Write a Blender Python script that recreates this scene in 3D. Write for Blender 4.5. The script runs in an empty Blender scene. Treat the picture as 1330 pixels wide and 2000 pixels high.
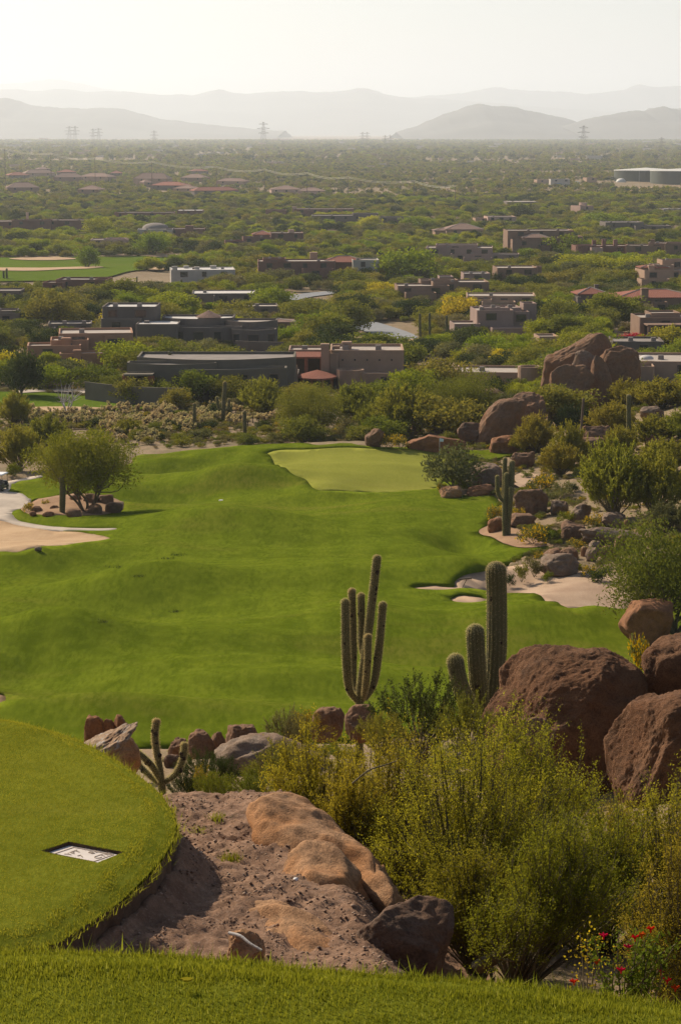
import bpy, math, random
import numpy as np
from mathutils import Vector, Matrix
from mathutils.geometry import delaunay_2d_cdt

# ------------------------------------------------------------------ camera, sky, sun, exposure
sc = bpy.context.scene
COL = sc.collection
F_PX, PITCH, CZ = 4200.0, math.atan(745 / 4200.0), 60.0
cam_d = bpy.data.cameras.new('camera'); cam = bpy.data.objects.new('camera', cam_d); COL.objects.link(cam)
cam.location = (0, 0, CZ); cam.rotation_euler = (math.pi / 2 - PITCH, 0, 0)
cam_d.sensor_fit = 'VERTICAL'; cam_d.sensor_height = 24.0; cam_d.lens = 24.0 * F_PX / 2000
cam_d.clip_start = 0.2; cam_d.clip_end = 120000
sc.camera = cam
SUN_AZ, SUN_EL = math.radians(43), math.radians(35)      # azimuth measured to the left of the view direction
SUN_V = Vector((-math.sin(SUN_AZ) * math.cos(SUN_EL), math.cos(SUN_AZ) * math.cos(SUN_EL), math.sin(SUN_EL)))
w = bpy.data.worlds.new('World'); sc.world = w; w.use_nodes = True
nt = w.node_tree; nt.nodes.clear()
sky = nt.nodes.new('ShaderNodeTexSky'); sky.sky_type = 'NISHITA'; sky.sun_disc = False
sky.sun_elevation = SUN_EL; sky.sun_rotation = -SUN_AZ
sky.air_density = 1.0; sky.dust_density = 2.0; sky.ozone_density = 1.0; sky.altitude = 700
bg = nt.nodes.new('ShaderNodeBackground'); bg.inputs[1].default_value = 0.073
wo = nt.nodes.new('ShaderNodeOutputWorld')
nt.links.new(sky.outputs[0], bg.inputs[0]); nt.links.new(bg.outputs[0], wo.inputs[0])
sun_d = bpy.data.lights.new('sun', 'SUN'); sun_d.energy = 5.0; sun_d.angle = math.radians(0.6); sun_d.color = (1, 0.88, 0.70)
sun = bpy.data.objects.new('sun', sun_d); COL.objects.link(sun)
sun.rotation_euler = SUN_V.to_track_quat('Z', 'Y').to_euler()
sc.view_settings.view_transform = 'Standard'; sc.view_settings.look = 'None'
sc.view_settings.exposure = 0.5; sc.view_settings.gamma = 1.0; sc.view_settings.use_curve_mapping = False
sc.render.engine = 'CYCLES'
cy = sc.cycles
cy.use_denoising = True; cy.denoising_prefilter = 'NONE'; cy.use_adaptive_sampling = True; cy.adaptive_threshold = 0.006
cy.max_bounces = 5; cy.diffuse_bounces = 3; cy.glossy_bounces = 2; cy.transmission_bounces = 4; cy.volume_bounces = 1
cy.transparent_max_bounces = 8; cy.caustics_reflective = False; cy.caustics_refractive = False
try: cy.denoiser = 'OPENIMAGEDENOISE'
except Exception: pass

# ------------------------------------------------------------------ numeric helpers
def _h(n):
    n = n.astype(np.uint64)
    n = (n ^ (n >> np.uint64(15))) * np.uint64(0x9E3779B97F4A7C15)
    n = (n ^ (n >> np.uint64(29))) * np.uint64(0xBF58476D1CE4E5B9)
    n = n ^ (n >> np.uint64(32))
    return (n & np.uint64(0xFFFFFF)).astype(np.float64) / 0xFFFFFF
def vnoise(p, seed=0):
    """value noise, p (N,3) -> -1..1"""
    p = np.asarray(p, float); i = np.floor(p); f = p - i; f = f * f * f * (f * (f * 6 - 15) + 10)
    i = i.astype(np.int64) + 100000
    r = 0
    for dx in (0, 1):
        for dy in (0, 1):
            for dz in (0, 1):
                n = (i[:, 0] + dx) * 73856093 + (i[:, 1] + dy) * 19349663 + (i[:, 2] + dz) * 83492791 + seed * 7919
                wgt = (f[:, 0] if dx else 1 - f[:, 0]) * (f[:, 1] if dy else 1 - f[:, 1]) * (f[:, 2] if dz else 1 - f[:, 2])
                r = r + wgt * _h(n)
    return r * 2 - 1
def fbm(p, seed=0, octv=4, gain=.5):
    p = np.asarray(p, float); a, r = 1.0, 0
    for o in range(octv):
        r = r + a * vnoise(p * 2 ** o + o * 17.3, seed + o); a *= gain
    return r
def fbm2(x, y, s, seed=0, octv=3, gain=.5):
    x = np.asarray(x, float); sh = x.shape
    p = np.stack([x.ravel() / s, np.asarray(y, float).ravel() / s, np.zeros(x.size) + seed * 3.7], 1)
    return fbm(p, seed, octv, gain).reshape(sh)
def sstep(a, b, x): t = np.clip((x - a) / (b - a), 0, 1); return t * t * (3 - 2 * t)

def ray(px, py):
    u = (px - 665) / F_PX; v = -(py - 1000) / F_PX; c, s = math.cos(PITCH), math.sin(PITCH)
    return np.array([u, v * s + c, v * c - s])
def P(px, py, d):
    """point on the line of sight of photo pixel (px,py) at forward distance d"""
    r = ray(px, py); k = d / r[1]
    return Vector((r[0] * k, d, CZ + r[2] * k))
def proj(p):
    x, y, z = p[0], p[1], p[2] - CZ; c, s = math.cos(PITCH), math.sin(PITCH)
    dep = y * c - z * s; up = y * s + z * c
    return 665 + F_PX * x / dep, 1000 - F_PX * up / dep
def plane_pt(px, py, z):
    r = ray(px, py); k = (z - CZ) / r[2]; return (r[0] * k, r[1] * k)

# ------------------------------------------------------------------ terrain height
_pr = np.array([(-60, -2.3), (3.6, -2.1), (5, -2.5), (7, -3.35), (9, -3.97), (10, -4.1), (12, -4.32), (14, -4.62), (15.5, -4.84), (17, -5.6), (20, -6.7),
    (30, -10.0), (40, -13.2), (50, -16.3), (80, -25.2), (100, -31.0), (110, -32.9), (118, -33.4), (130, -33.9), (160, -35.6), (200, -38.0), (250, -40.4),
    (285, -42), (320, -43.4), (380, -45), (530, -48), (880, -54), (1200, -57), (2500, -58), (90000, -58)])
def _lg(d): return np.log(np.maximum(d, -7) + 10)
_pg = np.linspace(_lg(-6.9), _lg(90000), 4000); _pv = np.interp(_pg, _lg(_pr[:, 0]), _pr[:, 1])
_kk = np.hanning(41); _kk /= _kk.sum()
_pv2 = np.convolve(np.pad(_pv, 20, mode='edge'), _kk, 'valid')
def prof(d): return CZ + np.interp(_lg(d), _pg, _pv2)
BUMPS = []
def hz(x, y):
    x = np.asarray(x, float); y = np.asarray(y, float)
    z = prof(y)
    # right of the gravel bank the ground falls away to the shrub's foot
    m = sstep(7.5, 9.5, y) * (1 - sstep(18, 24, y))
    edge = 0.28 - 0.11 * (y - 9)
    z = z - m * 0.62 * sstep(0.0, 0.7, x - edge)
    # knoll that carries the big boulders on the right
    z = z + 1.4 * np.exp(-((x + 1.6) / 4.2) ** 4 - ((y - 49) / 6.5) ** 2)      # rocky shoulder below the lower tee
    z = z + 3.6 * np.exp(-((x - 7.8) / 3.4) ** 2 - ((y - 50) / 12.0) ** 2)
    # rocky bank right of the fairway
    z = z + 7.5 * np.exp(-((x - 58) / 24.0) ** 2 - ((y - 265) / 75.0) ** 2)
    z = z + 2.2 * np.exp(-((x - 40) / 10.0) ** 2 - ((y - 190) / 26.0) ** 2)
    bf = 1 - sstep(277, 291, y)
    for (cx, cy_, sx, sy, a, ca, sa) in BUMPS:
        dx, dy = x - cx, y - cy_
        z = z + bf * a * np.exp(-((dx * ca + dy * sa) / sx) ** 2 - ((-dx * sa + dy * ca) / sy) ** 2)
    g = sstep(112, 124, y) * (1 - sstep(280, 300, y))
    if np.any(g > 0): z = z + g * (0.3 * fbm2(x, y * 1.5, 17.0, 5, 2) - 1.15 * np.abs(fbm2(x * .42, y, 13.0, 15, 2, .35)) - .22 * np.abs(fbm2(x * .6 + y * .3, y, 7.5, 18, 1)) + .42 + .10 * fbm2(x, y * 1.3, 6.0, 6, 2))
    far = sstep(290, 420, y)
    if np.any(far > 0): z = z + far * (1.3 * fbm2(x, y, 75.0, 9, 2) + np.minimum(y / 2500., 1) * 2 * fbm2(x, y, 420., 12, 2))
    hill = sstep(17, 30, y) * (1 - sstep(100, 115, y))
    if np.any(hill > 0): z = z + hill * 0.3 * fbm2(x, y, 5.0, 21, 3)
    return z
_ds = np.concatenate([np.geomspace(2.5, 60, 260), np.geomspace(60.5, 600, 500), np.geomspace(603, 40000, 340)])
def hit(px, py, dmin=0):
    r = ray(px, py); d = _ds[_ds >= dmin] if dmin else _ds
    x = r[0] / r[1] * d; zz = CZ + r[2] / r[1] * d; g = zz - hz(x, d)
    k = np.argmax(g < 0)
    if not (g < 0).any(): return P(px, py, 30000)
    if k == 0: dd = d[0]
    else: dd = d[k - 1] + (d[k] - d[k - 1]) * g[k - 1] / (g[k - 1] - g[k])
    return Vector((r[0] / r[1] * dd, dd, float(hz(np.array([r[0] / r[1] * dd]), np.array([dd]))[0])))
def gz(x, y): return float(hz(np.array([x]), np.array([y]))[0])
def S(d): return F_PX / (d * 1.0)                              # photo pixels per metre, about
# mounds and hollows of the fairway: photo px of the crest, half width px, half depth m, height m, turn
for (bx, by, rx, sy, a, an) in [
    (322, 908, 70, 4.0, .40, .05), (430, 900, 70, 4.5, .46, .1), (300, 915, 55, 3.5, -.4, 0), (370, 918, 60, 4, -.3, 0), (700, 915, 210, 24, 1.0, 0), (505, 896, 45, 9, .35, -.5),
    (455, 942, 120, 5, .85, .05), (640, 962, 60, 5, .5, 0), (330, 975, 90, 7, -.45, 0), (430, 1028, 190, 5.5, .85, -.06), (800, 1000, 120, 7, .5, .2),
    (905, 1045, 70, 7, -.9, 0), (150, 1100, 150, 7, -.5, 0), (60, 1085, 90, 4, .4, 0), (300, 1140, 170, 5.5, .75, -.35), (640, 1142, 210, 6, .6, .05),
    (900, 1115, 100, 5, .5, 0), (250, 1190, 200, 6, -.45, 0), (90, 1238, 170, 5, .75, -.1), (420, 1268, 200, 5, .5, -.1), (700, 1215, 120, 7, .35, 0),
    (1050, 1215, 180, 5, .6, 0), (1000, 1290, 260, 5, -.4, 0), (150, 1330, 190, 5, -.5, 0), (60, 1280, 90, 4, -.35, 0), (560, 1340, 260, 4, .45, 0), (200, 1392, 260, 3, .5, 0),
    (1190, 1165, 90, 4, -.4, 0), (980, 1140, 60, 4, -.5, 0)]:
    q = hit(bx, by); s_ = S(q.y)
    BUMPS.append((q.x, q.y, rx / s_, sy, a * 2.35, math.cos(an), math.sin(an)))

# ------------------------------------------------------------------ object helpers
def mesh_np(name, V, F, smooth=False, attrs=None):
    V = np.ascontiguousarray(V, np.float32); me = bpy.data.meshes.new(name)
    if isinstance(F, np.ndarray):
        n, k = F.shape
        me.vertices.add(len(V)); me.vertices.foreach_set('co', V.ravel())
        me.loops.add(n * k); me.loops.foreach_set('vertex_index', np.ascontiguousarray(F, np.int32).ravel())
        me.polygons.add(n); me.polygons.foreach_set('loop_start', np.arange(0, n * k, k, dtype=np.int32))
        me.update(calc_edges=True)
    else:
        me.from_pydata([tuple(map(float, v)) for v in V], [], F); me.update()
    if smooth: me.polygons.foreach_set('use_smooth', np.ones(len(me.polygons), bool))
    for k, a in (attrs or {}).items():
        at = me.attributes.new(k, 'FLOAT', 'FACE' if len(a) == len(me.polygons) and len(a) != len(V) else 'POINT')
        at.data.foreach_set('value', np.ascontiguousarray(a, np.float32))
    return me
def obj(name, me, mat=None, parent=None, loc=None, rotz=0, scale=None):
    o = bpy.data.objects.new(name, me); COL.objects.link(o)
    if mat is not None and me is not None and len(me.materials) == 0: me.materials.append(mat)
    if parent: o.parent = parent
    if loc is not None: o.location = loc
    if rotz: o.rotation_euler = (0, 0, rotz)
    if scale is not None: o.scale = (scale,) * 3 if np.isscalar(scale) else scale
    return o
def tag(o, label, cat, group=None):
    o['label'] = label; o['category'] = cat
    if group: o['group'] = group
    return o
def empty(name, loc, label, cat, group=None, rotz=0):
    o = bpy.data.objects.new(name, None); COL.objects.link(o); o.location = loc; o.rotation_euler = (0, 0, rotz)
    o.empty_display_size = .1
    return tag(o, label, cat, group)
def struct(o, label=None, kind='structure'):
    o['kind'] = kind
    if label: o['label'] = label
    return o
class MB:
    """collects boxes, prisms and tubes into one mesh"""
    def __init__(s): s.v = []; s.f = []
    def add(s, V, F):
        b = len(s.v); s.v += [tuple(map(float, p)) for p in V]; s.f += [tuple(i + b for i in q) for q in F]
    def box(s, x0, x1, y0, y1, z0, z1, inset=0):
        i = inset
        s.add([(x0, y0, z0), (x1, y0, z0), (x1, y1, z0), (x0, y1, z0), (x0 + i, y0 + i, z1), (x1 - i, y0 + i, z1), (x1 - i, y1 - i, z1), (x0 + i, y1 - i, z1)],
              [(3, 2, 1, 0), (4, 5, 6, 7), (0, 1, 5, 4), (1, 2, 6, 5), (2, 3, 7, 6), (3, 0, 4, 7)])
    def prism(s, pts, z0, z1, sc_top=1.0):
        n = len(pts); cx = sum(p[0] for p in pts) / n; cyy = sum(p[1] for p in pts) / n
        V = [(p[0], p[1], z0) for p in pts] + [(cx + (p[0] - cx) * sc_top, cyy + (p[1] - cyy) * sc_top, z1) for p in pts]
        s.add(V, [tuple(range(n - 1, -1, -1)), tuple(range(n, 2 * n))] + [(i, (i + 1) % n, n + (i + 1) % n, n + i) for i in range(n)])
    def bar(s, a, b, r, n=4, r2=None):
        a, b = Vector(a), Vector(b); d = (b - a); q = d.to_track_quat('Z', 'Y'); r2 = r if r2 is None else r2
        V = []
        for (c, rr) in ((a, r), (b, r2)):
            for i in range(n):
                t = 2 * math.pi * (i + .5) / n; V.append(c + q @ Vector((rr * math.cos(t), rr * math.sin(t), 0)))
        s.add(V, [tuple(range(n - 1, -1, -1)), tuple(range(n, 2 * n))] + [(i, (i + 1) % n, n + (i + 1) % n, n + i) for i in range(n)])
    def mesh(s, name, smooth=False): 
        me = bpy.data.meshes.new(name); me.from_pydata(s.v, [], s.f); me.update()
        if smooth: me.polygons.foreach_set('use_smooth', np.ones(len(me.polygons), bool))
        return me
    def build(s, name, mat, parent=None, smooth=False, **k): return obj(name, s.mesh(name, smooth), mat, parent, **k)
def smooth_path(pts, n=8):
    """Catmull-Rom through pts"""
    p = [np.array(q, float) for q in pts]; p = [2 * p[0] - p[1]] + p + [2 * p[-1] - p[-2]]; out = []
    for i in range(1, len(p) - 2):
        for k in range(n):
            t = k / n
            out.append(.5 * (2 * p[i] + (p[i + 1] - p[i - 1]) * t + (2 * p[i - 1] - 5 * p[i] + 4 * p[i + 1] - p[i + 2]) * t * t + (3 * p[i] - p[i - 1] - 3 * p[i + 1] + p[i + 2]) * t ** 3))
    out.append(p[-2]); return np.array(out)
def tube(path, rad, nseg=6, ribs=0, depth=.14):
    """sweep along path (N,3) with radius per point; with ribs the section is pleated"""
    path = np.asarray(path, float); N = len(path); T = np.gradient(path, axis=0); T /= np.linalg.norm(T, axis=1)[:, None] + 1e-9
    ref = np.array([0., -1, 0.03]); K = ribs * 3 if ribs else nseg
    th = np.arange(K) * 2 * math.pi / K
    rr = 1 - depth * (np.arange(K) % 3 == 0) if ribs else np.ones(K)
    V = np.zeros((N, K, 3))
    for i in range(N):
        a = np.cross(T[i], ref); a /= np.linalg.norm(a) + 1e-9; b = np.cross(a, T[i])
        V[i] = path[i] + rad[i] * (np.cos(th) * rr)[:, None] * a + rad[i] * (np.sin(th) * rr)[:, None] * b
    idx = np.arange(N * K).reshape(N, K); nx = np.roll(idx, -1, 1)
    Fq = np.stack([idx[:-1], nx[:-1], nx[1:], idx[1:]], -1).reshape(-1, 4)
    return V.reshape(-1, 3), Fq
def merge(parts):
    V, Fs, b = [], [], 0
    for v, f in parts: V.append(v); Fs.append(f + b); b += len(v)
    return np.concatenate(V), np.concatenate(Fs)

# ------------------------------------------------------------------ materials
MATS = {}
class NT:
    def __init__(s, name):
        s.m = bpy.data.materials.new(name); s.m.use_nodes = True; s.t = s.m.node_tree; s.t.nodes.clear(); s.out = s.n('ShaderNodeOutputMaterial'); MATS[name] = s.m
    def n(s, typ, **k):
        x = s.t.nodes.new(typ)
        for a, b in k.items(): setattr(x, a, b)
        return x
    def l(s, a, b): s.t.links.new(a, b)
    def coord(s, which='Object'): return s.n('ShaderNodeTexCoord').outputs[which]
    def noise(s, scale, detail=4, rough=.55, vec=None, dist=0):
        x = s.n('ShaderNodeTexNoise'); x.inputs['Scale'].default_value = scale; x.inputs['Detail'].default_value = detail; x.inputs['Roughness'].default_value = rough; x.inputs['Distortion'].default_value = dist
        if vec is not None: s.l(vec, x.inputs['Vector'])
        return x.outputs['Fac']
    def ramp(s, fac, stops):
        r = s.n('ShaderNodeValToRGB'); e = r.color_ramp.elements
        while len(e) < len(stops): e.new(.5)
        for i, (p, c) in enumerate(stops): e[i].position = p; e[i].color = (*c, 1) if len(c) == 3 else c
        s.l(fac, r.inputs[0]); return r.outputs[0]
    def mix(s, fac, a, b, mode='MIX'):
        m = s.n('ShaderNodeMix', data_type='RGBA', blend_type=mode)
        for sock, v in ((m.inputs[0], fac), (m.inputs[6], a), (m.inputs[7], b)):
            if isinstance(v, (int, float)): sock.default_value = v
            elif isinstance(v, tuple): sock.default_value = (*v, 1)
            else: s.l(v, sock)
        return m.outputs[2]
    def math(s, op, a, b=0.0):
        m = s.n('ShaderNodeMath', operation=op)
        for sock, v in ((m.inputs[0], a), (m.inputs[1], b)):
            if isinstance(v, (int, float)): sock.default_value = v
            else: s.l(v, sock)
        return m.outputs[0]
    def attr(s, name): return s.n('ShaderNodeAttribute', attribute_name=name).outputs['Fac']
    def bump(s, h, strength, dist):
        b = s.n('ShaderNodeBump'); b.inputs['Strength'].default_value = strength; b.inputs['Distance'].default_value = dist; s.l(h, b.inputs['Height']); return b.outputs[0]
    def bsdf(s, col, rough=.8, normal=None, spec=.3, metal=0):
        b = s.n('ShaderNodeBsdfPrincipled'); b.inputs['Roughness'].default_value = rough; b.inputs['Specular IOR Level'].default_value = spec; b.inputs['Metallic'].default_value = metal
        if isinstance(col, tuple): b.inputs['Base Color'].default_value = (*col, 1)
        else: s.l(col, b.inputs['Base Color'])
        if normal is not None: s.l(normal, b.inputs['Normal'])
        return b.outputs[0]
    def done(s, sh): s.l(sh, s.out.inputs['Surface']); return s.m
def leaf_mat(name, c1, c2, transl=.4, flower=None, ffrac=0., objvar=.25):
    t = NT(name); r = t.attr('rnd'); col = t.ramp(r, [(0, c1), (1, c2)])
    oi = t.n('ShaderNodeObjectInfo').outputs['Random']
    hs = t.n('ShaderNodeHueSaturation'); t.l(col, hs.inputs['Color'])
    t.l(t.math('ADD', t.math('MULTIPLY', oi, objvar * 2), 1 - objvar), hs.inputs['Value'])
    t.l(t.math('ADD', t.math('MULTIPLY', oi, -.05), .525), hs.inputs['Hue'])
    col = hs.outputs[0]
    if flower:
        col = t.mix(t.math('GREATER_THAN', t.attr('rnd2'), 1 - ffrac), col, flower)
    d = t.n('ShaderNodeBsdfDiffuse'); tr = t.n('ShaderNodeBsdfTranslucent'); t.l(col, d.inputs[0])
    br = t.mix(1.0, col, (1.25, 1.15, .7), 'MULTIPLY'); t.l(br, tr.inputs[0])
    mx = t.n('ShaderNodeMixShader'); mx.inputs[0].default_value = transl; t.l(d.outputs[0], mx.inputs[1]); t.l(tr.outputs[0], mx.inputs[2])
    return t.done(mx.outputs[0])
def plain(name, col, rough=.85, var=.12, scale=3., bump=0., spec=.25, metal=0, bscale=None):
    t = NT(name); co = t.coord(); n = t.noise(scale, 5, .6, co)
    c1 = tuple(c * (1 - var) for c in col); c2 = tuple(min(1, c * (1 + var)) for c in col)
    nm = t.bump(t.noise(bscale or scale * 6, 4, .6, co), .6, bump) if bump else None
    return t.done(t.bsdf(t.ramp(n, [(.3, c1), (.7, c2)]), rough, nm, spec, metal))

# ------------------------------------------------------------------ surface materials
def m_desert():
    t = NT('desert_soil'); co = t.coord()
    a = t.noise(.035, 4, .6, co); b = t.noise(.6, 5, .65, co); c = t.noise(9, 4, .6, co)
    col = t.ramp(a, [(.3, (.23, .155, .092)), (.55, (.29, .205, .125)), (.75, (.19, .145, .078))])
    col = t.mix(t.math('MULTIPLY', t.ramp(b, [(.45, (0, 0, 0)), (.62, (1, 1, 1))]), .55), col, (.15, .13, .06))
    col = t.mix(t.ramp(c, [(.4, (0, 0, 0)), (.6, (1, 1, 1))]), col, t.mix(1., col, (.72, .70, .66), 'MULTIPLY'))
    return t.done(t.bsdf(col, .95, t.bump(c, .5, .06), .1))
def m_turf(name, dark, mid, lite, patch, scale=1.0, stripe=0., bumpd=.03, fuzz=60.):
    t = NT(name); co = t.coord()
    a = t.noise(.05 * scale, 4, .55, co); b = t.noise(.5 * scale, 5, .65, co); c = t.noise(7 * scale, 5, .7, co); e = t.noise(fuzz, 3, .7, co)
    col = t.ramp(b, [(.36, dark), (.5, mid), (.64, lite)])
    col = t.mix(t.ramp(a, [(.35, (0, 0, 0)), (.75, (.7, .7, .7))]), col, lite)
    # worn, drier patches
    mp = t.n('ShaderNodeMapping'); mp.inputs['Scale'].default_value = (.35, 1, 1); t.l(co, mp.inputs[0])
    p = t.noise(.09 * scale, 5, .65, mp.outputs[0], .4); mp2 = t.n('ShaderNodeMapping'); mp2.inputs['Scale'].default_value = (1.6, .45, 1); t.l(co, mp2.inputs[0]); g2 = t.noise(1.9 * scale, 3, .65, mp2.outputs[0])
    col = t.mix(t.math('MULTIPLY', t.ramp(p, [(.54, (0, 0, 0)), (.72, (1, 1, 1))]), .8), col, patch)
    col = t.mix(t.math('MULTIPLY', t.ramp(c, [(.3, (1, 1, 1)), (.62, (0, 0, 0))]), .38), col, dark)
    col = t.mix(t.math('MULTIPLY', t.ramp(e, [(.35, (1, 1, 1)), (.6, (0, 0, 0))]), .35), col, dark)
    col = t.mix(t.math('MULTIPLY', t.ramp(g2, [(.36, (1, 1, 1)), (.6, (0, 0, 0))]), .8), col, dark)
    if stripe:
        wv = t.n('ShaderNodeTexWave'); wv.inputs['Scale'].default_value = .09; wv.inputs['Distortion'].default_value = 1.2; wv.inputs['Detail'].default_value = 2; t.l(co, wv.inputs['Vector'])
        col = t.mix(t.math('MULTIPLY', wv.outputs['Fac'], stripe), col, lite)
    d = t.bsdf(col, .9, t.bump(t.math('ADD', c, e), .5, bumpd), .0)
    return t.done(d)
def m_sand(name, c1, c2, c3, rake=0.):
    t = NT(name); co = t.coord(); a = t.noise(.35, 5, .6, co); b = t.noise(14, 4, .7, co)
    col = t.ramp(a, [(.3, c1), (.55, c2), (.75, c3)]); col = t.mix(t.ramp(b, [(.4, (0, 0, 0)), (.62, (.5, .5, .5))]), col, c1)
    wv = t.n('ShaderNodeTexWave'); wv.inputs['Scale'].default_value = .7; wv.inputs['Distortion'].default_value = 9; wv.inputs['Detail'].default_value = 2; wv.inputs['Detail Scale'].default_value = .3; t.l(co, wv.inputs['Vector'])
    h = t.math('ADD', t.math('MULTIPLY', wv.outputs['Fac'], rake), b)
    return t.done(t.bsdf(col, .95, t.bump(h, .6, .05), .1))
M_DESERT = m_desert()
M_FAIR = m_turf('fairway_turf', (.070, .096, .005), (.107, .140, .009), (.152, .178, .014), (.180, .145, .030), 1.0, .18)
M_GREEN = m_turf('green_turf', (.185, .190, .032), (.210, .212, .038), (.235, .232, .044), (.225, .205, .046), 1.0, .12, .01)
M_FRINGE = m_turf('fringe_turf', (.060, .150, .008), (.085, .190, .012), (.10, .21, .014), (.09, .16, .02), 1.0)
M_FARTURF = m_turf('far_turf', (.080, .120, .012), (.105, .150, .016), (.125, .168, .020), (.15, .14, .035), .6)
M_TEE = m_turf('tee_turf', (.095, .108, .010), (.150, .162, .018), (.205, .212, .026), (.20, .19, .03), 16., 0, .006, 420.)
M_SAND = m_sand('bunker_sand', (.31, .205, .135), (.41, .285, .19), (.47, .34, .235), .12)
M_SAND2 = m_sand('waste_sand', (.36, .23, .125), (.46, .31, .18), (.51, .36, .22), .2)
M_PATH = plain('path_concrete', (.40, .325, .255), .9, .14, .8, .004)
M_ROAD = plain('road_asphalt', (.20, .20, .205), .85, .1, .3, .004)
M_ISLAND = m_sand('island_soil', (.24, .14, .08), (.34, .21, .12), (.40, .27, .16))
M_MTN = plain('mountain_scrub', (.12, .115, .10), .95, .25, .0012)

# ------------------------------------------------------------------ plan polygons from the photograph's outlines
def dens(poly, step):
    out = []
    for i in range(len(poly)):
        a, b = np.array(poly[i]), np.array(poly[(i + 1) % len(poly)]); n = max(1, int(np.linalg.norm(b - a) / step))
        out += [tuple(a + (b - a) * k / n) for k in range(n)]
    return np.array(out)
def spline_poly(pts, n=6):
    p = [np.array(q, float) for q in pts]; m = len(p); out = []
    for i in range(m):
        a, b, c, d = p[i - 1], p[i], p[(i + 1) % m], p[(i + 2) % m]
        for k in range(n):
            t = k / n; out.append(.5 * (2 * b + (c - a) * t + (2 * a - 5 * b + 4 * c - d) * t * t + (3 * b - a - 3 * c + d) * t ** 3))
    return np.array(out)
def px_poly(pts, n=5, raw=False):
    q = [(lambda v: (v.x, v.y))(hit(*p)) for p in pts]
    return np.array(q) if raw else spline_poly(q, n)
def inside(poly, x, y):
    x = np.asarray(x); y = np.asarray(y); c = np.zeros(x.shape, bool); n = len(poly)
    for i in range(n):
        x1, y1 = poly[i]; x2, y2 = poly[(i + 1) % n]
        if y1 == y2: continue
        c ^= ((y1 > y) != (y2 > y)) & (x < (x2 - x1) * (y - y1) / (y2 - y1) + x1)
    return c
def polydist(poly, x, y):
    d = np.full(np.shape(x), 1e9); n = len(poly)
    for i in range(n):
        a = poly[i]; b = poly[(i + 1) % n]; e = b - a; L = e @ e + 1e-12
        t = np.clip(((x - a[0]) * e[0] + (y - a[1]) * e[1]) / L, 0, 1)
        d = np.minimum(d, np.hypot(x - a[0] - t * e[0], y - a[1] - t * e[1]))
    return d
PG = {}
PG['fairway'] = px_poly([(-260, 1468), (0, 1466), (250, 1463), (520, 1452), (800, 1440), (1100, 1405), (1420, 1335), (1560, 1230), (1480, 1180), (1330, 1172), (1236, 1168), (1140, 1150), (1020, 1118), (985, 1110), (1005, 1094), (1062, 1074),
    (1066, 1067), (1012, 1071), (965, 1053), (934, 1041), (952, 1026), (978, 990), (962, 969), (905, 968), (880, 962), (905, 935), (930, 905), (985, 893), (1024, 880), (1000, 872), (940, 880), (885, 878), (800, 874), (700, 870), (620, 870),
    (540, 867), (440, 874), (345, 883), (264, 892), (258, 906), (200, 914), (120, 921), (70, 934), (20, 943), (-80, 955), (-260, 975)], 3)
PG['green'] = px_poly([(523, 886), (560, 879), (640, 876), (740, 878), (820, 879), (875, 883), (893, 898), (878, 930), (850, 954), (780, 961), (690, 961), (617, 957), (598, 938), (560, 916), (533, 899)])
PG['bunker'] = px_poly([(802, 1147), (840, 1142), (884, 1144), (888, 1134), (905, 1123), (950, 1113), (1000, 1104), (1060, 1098), (1120, 1100), (1172, 1110), (1220, 1132), (1262, 1160), (1236, 1176), (1160, 1184), (1095, 1183), (1062, 1173), (1050, 1162), (1010, 1159), (950, 1155), (880, 1152), (830, 1152)], 4)
PG['pot'] = px_poly([(880, 1170), (890, 1164), (915, 1162), (940, 1165), (954, 1171), (940, 1176), (910, 1178), (888, 1176)])
PG['waste'] = px_poly([(-200, 1012), (0, 1016), (60, 1028), (120, 1037), (152, 1038), (185, 1043), (216, 1051), (200, 1056), (150, 1062), (50, 1076), (-10, 1079), (-200, 1082)], 4)
PG['path'] = px_poly([(-60, 962), (0, 960), (45, 965), (62, 976), (52, 988), (26, 1000), (30, 1012), (62, 1023), (120, 1030), (160, 1032), (222, 1032), (222, 1036), (160, 1037), (100, 1036), (50, 1028), (0, 1016), (-60, 1012)], 4)
PG['path2'] = px_poly([(-60, 950), (0, 944), (40, 936), (78, 929), (84, 933), (60, 938), (30, 945), (20, 958), (0, 961), (-60, 963)], 4)
PG['island'] = px_poly([(42, 996), (52, 985), (75, 975), (120, 968), (180, 966), (232, 978), (242, 993), (215, 1004), (150, 1008), (90, 1008), (55, 1004)])
PG['redpatch'] = px_poly([(-60, 1350), (2, 1355), (12, 1364), (2, 1374), (-60, 1380)])

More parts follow.
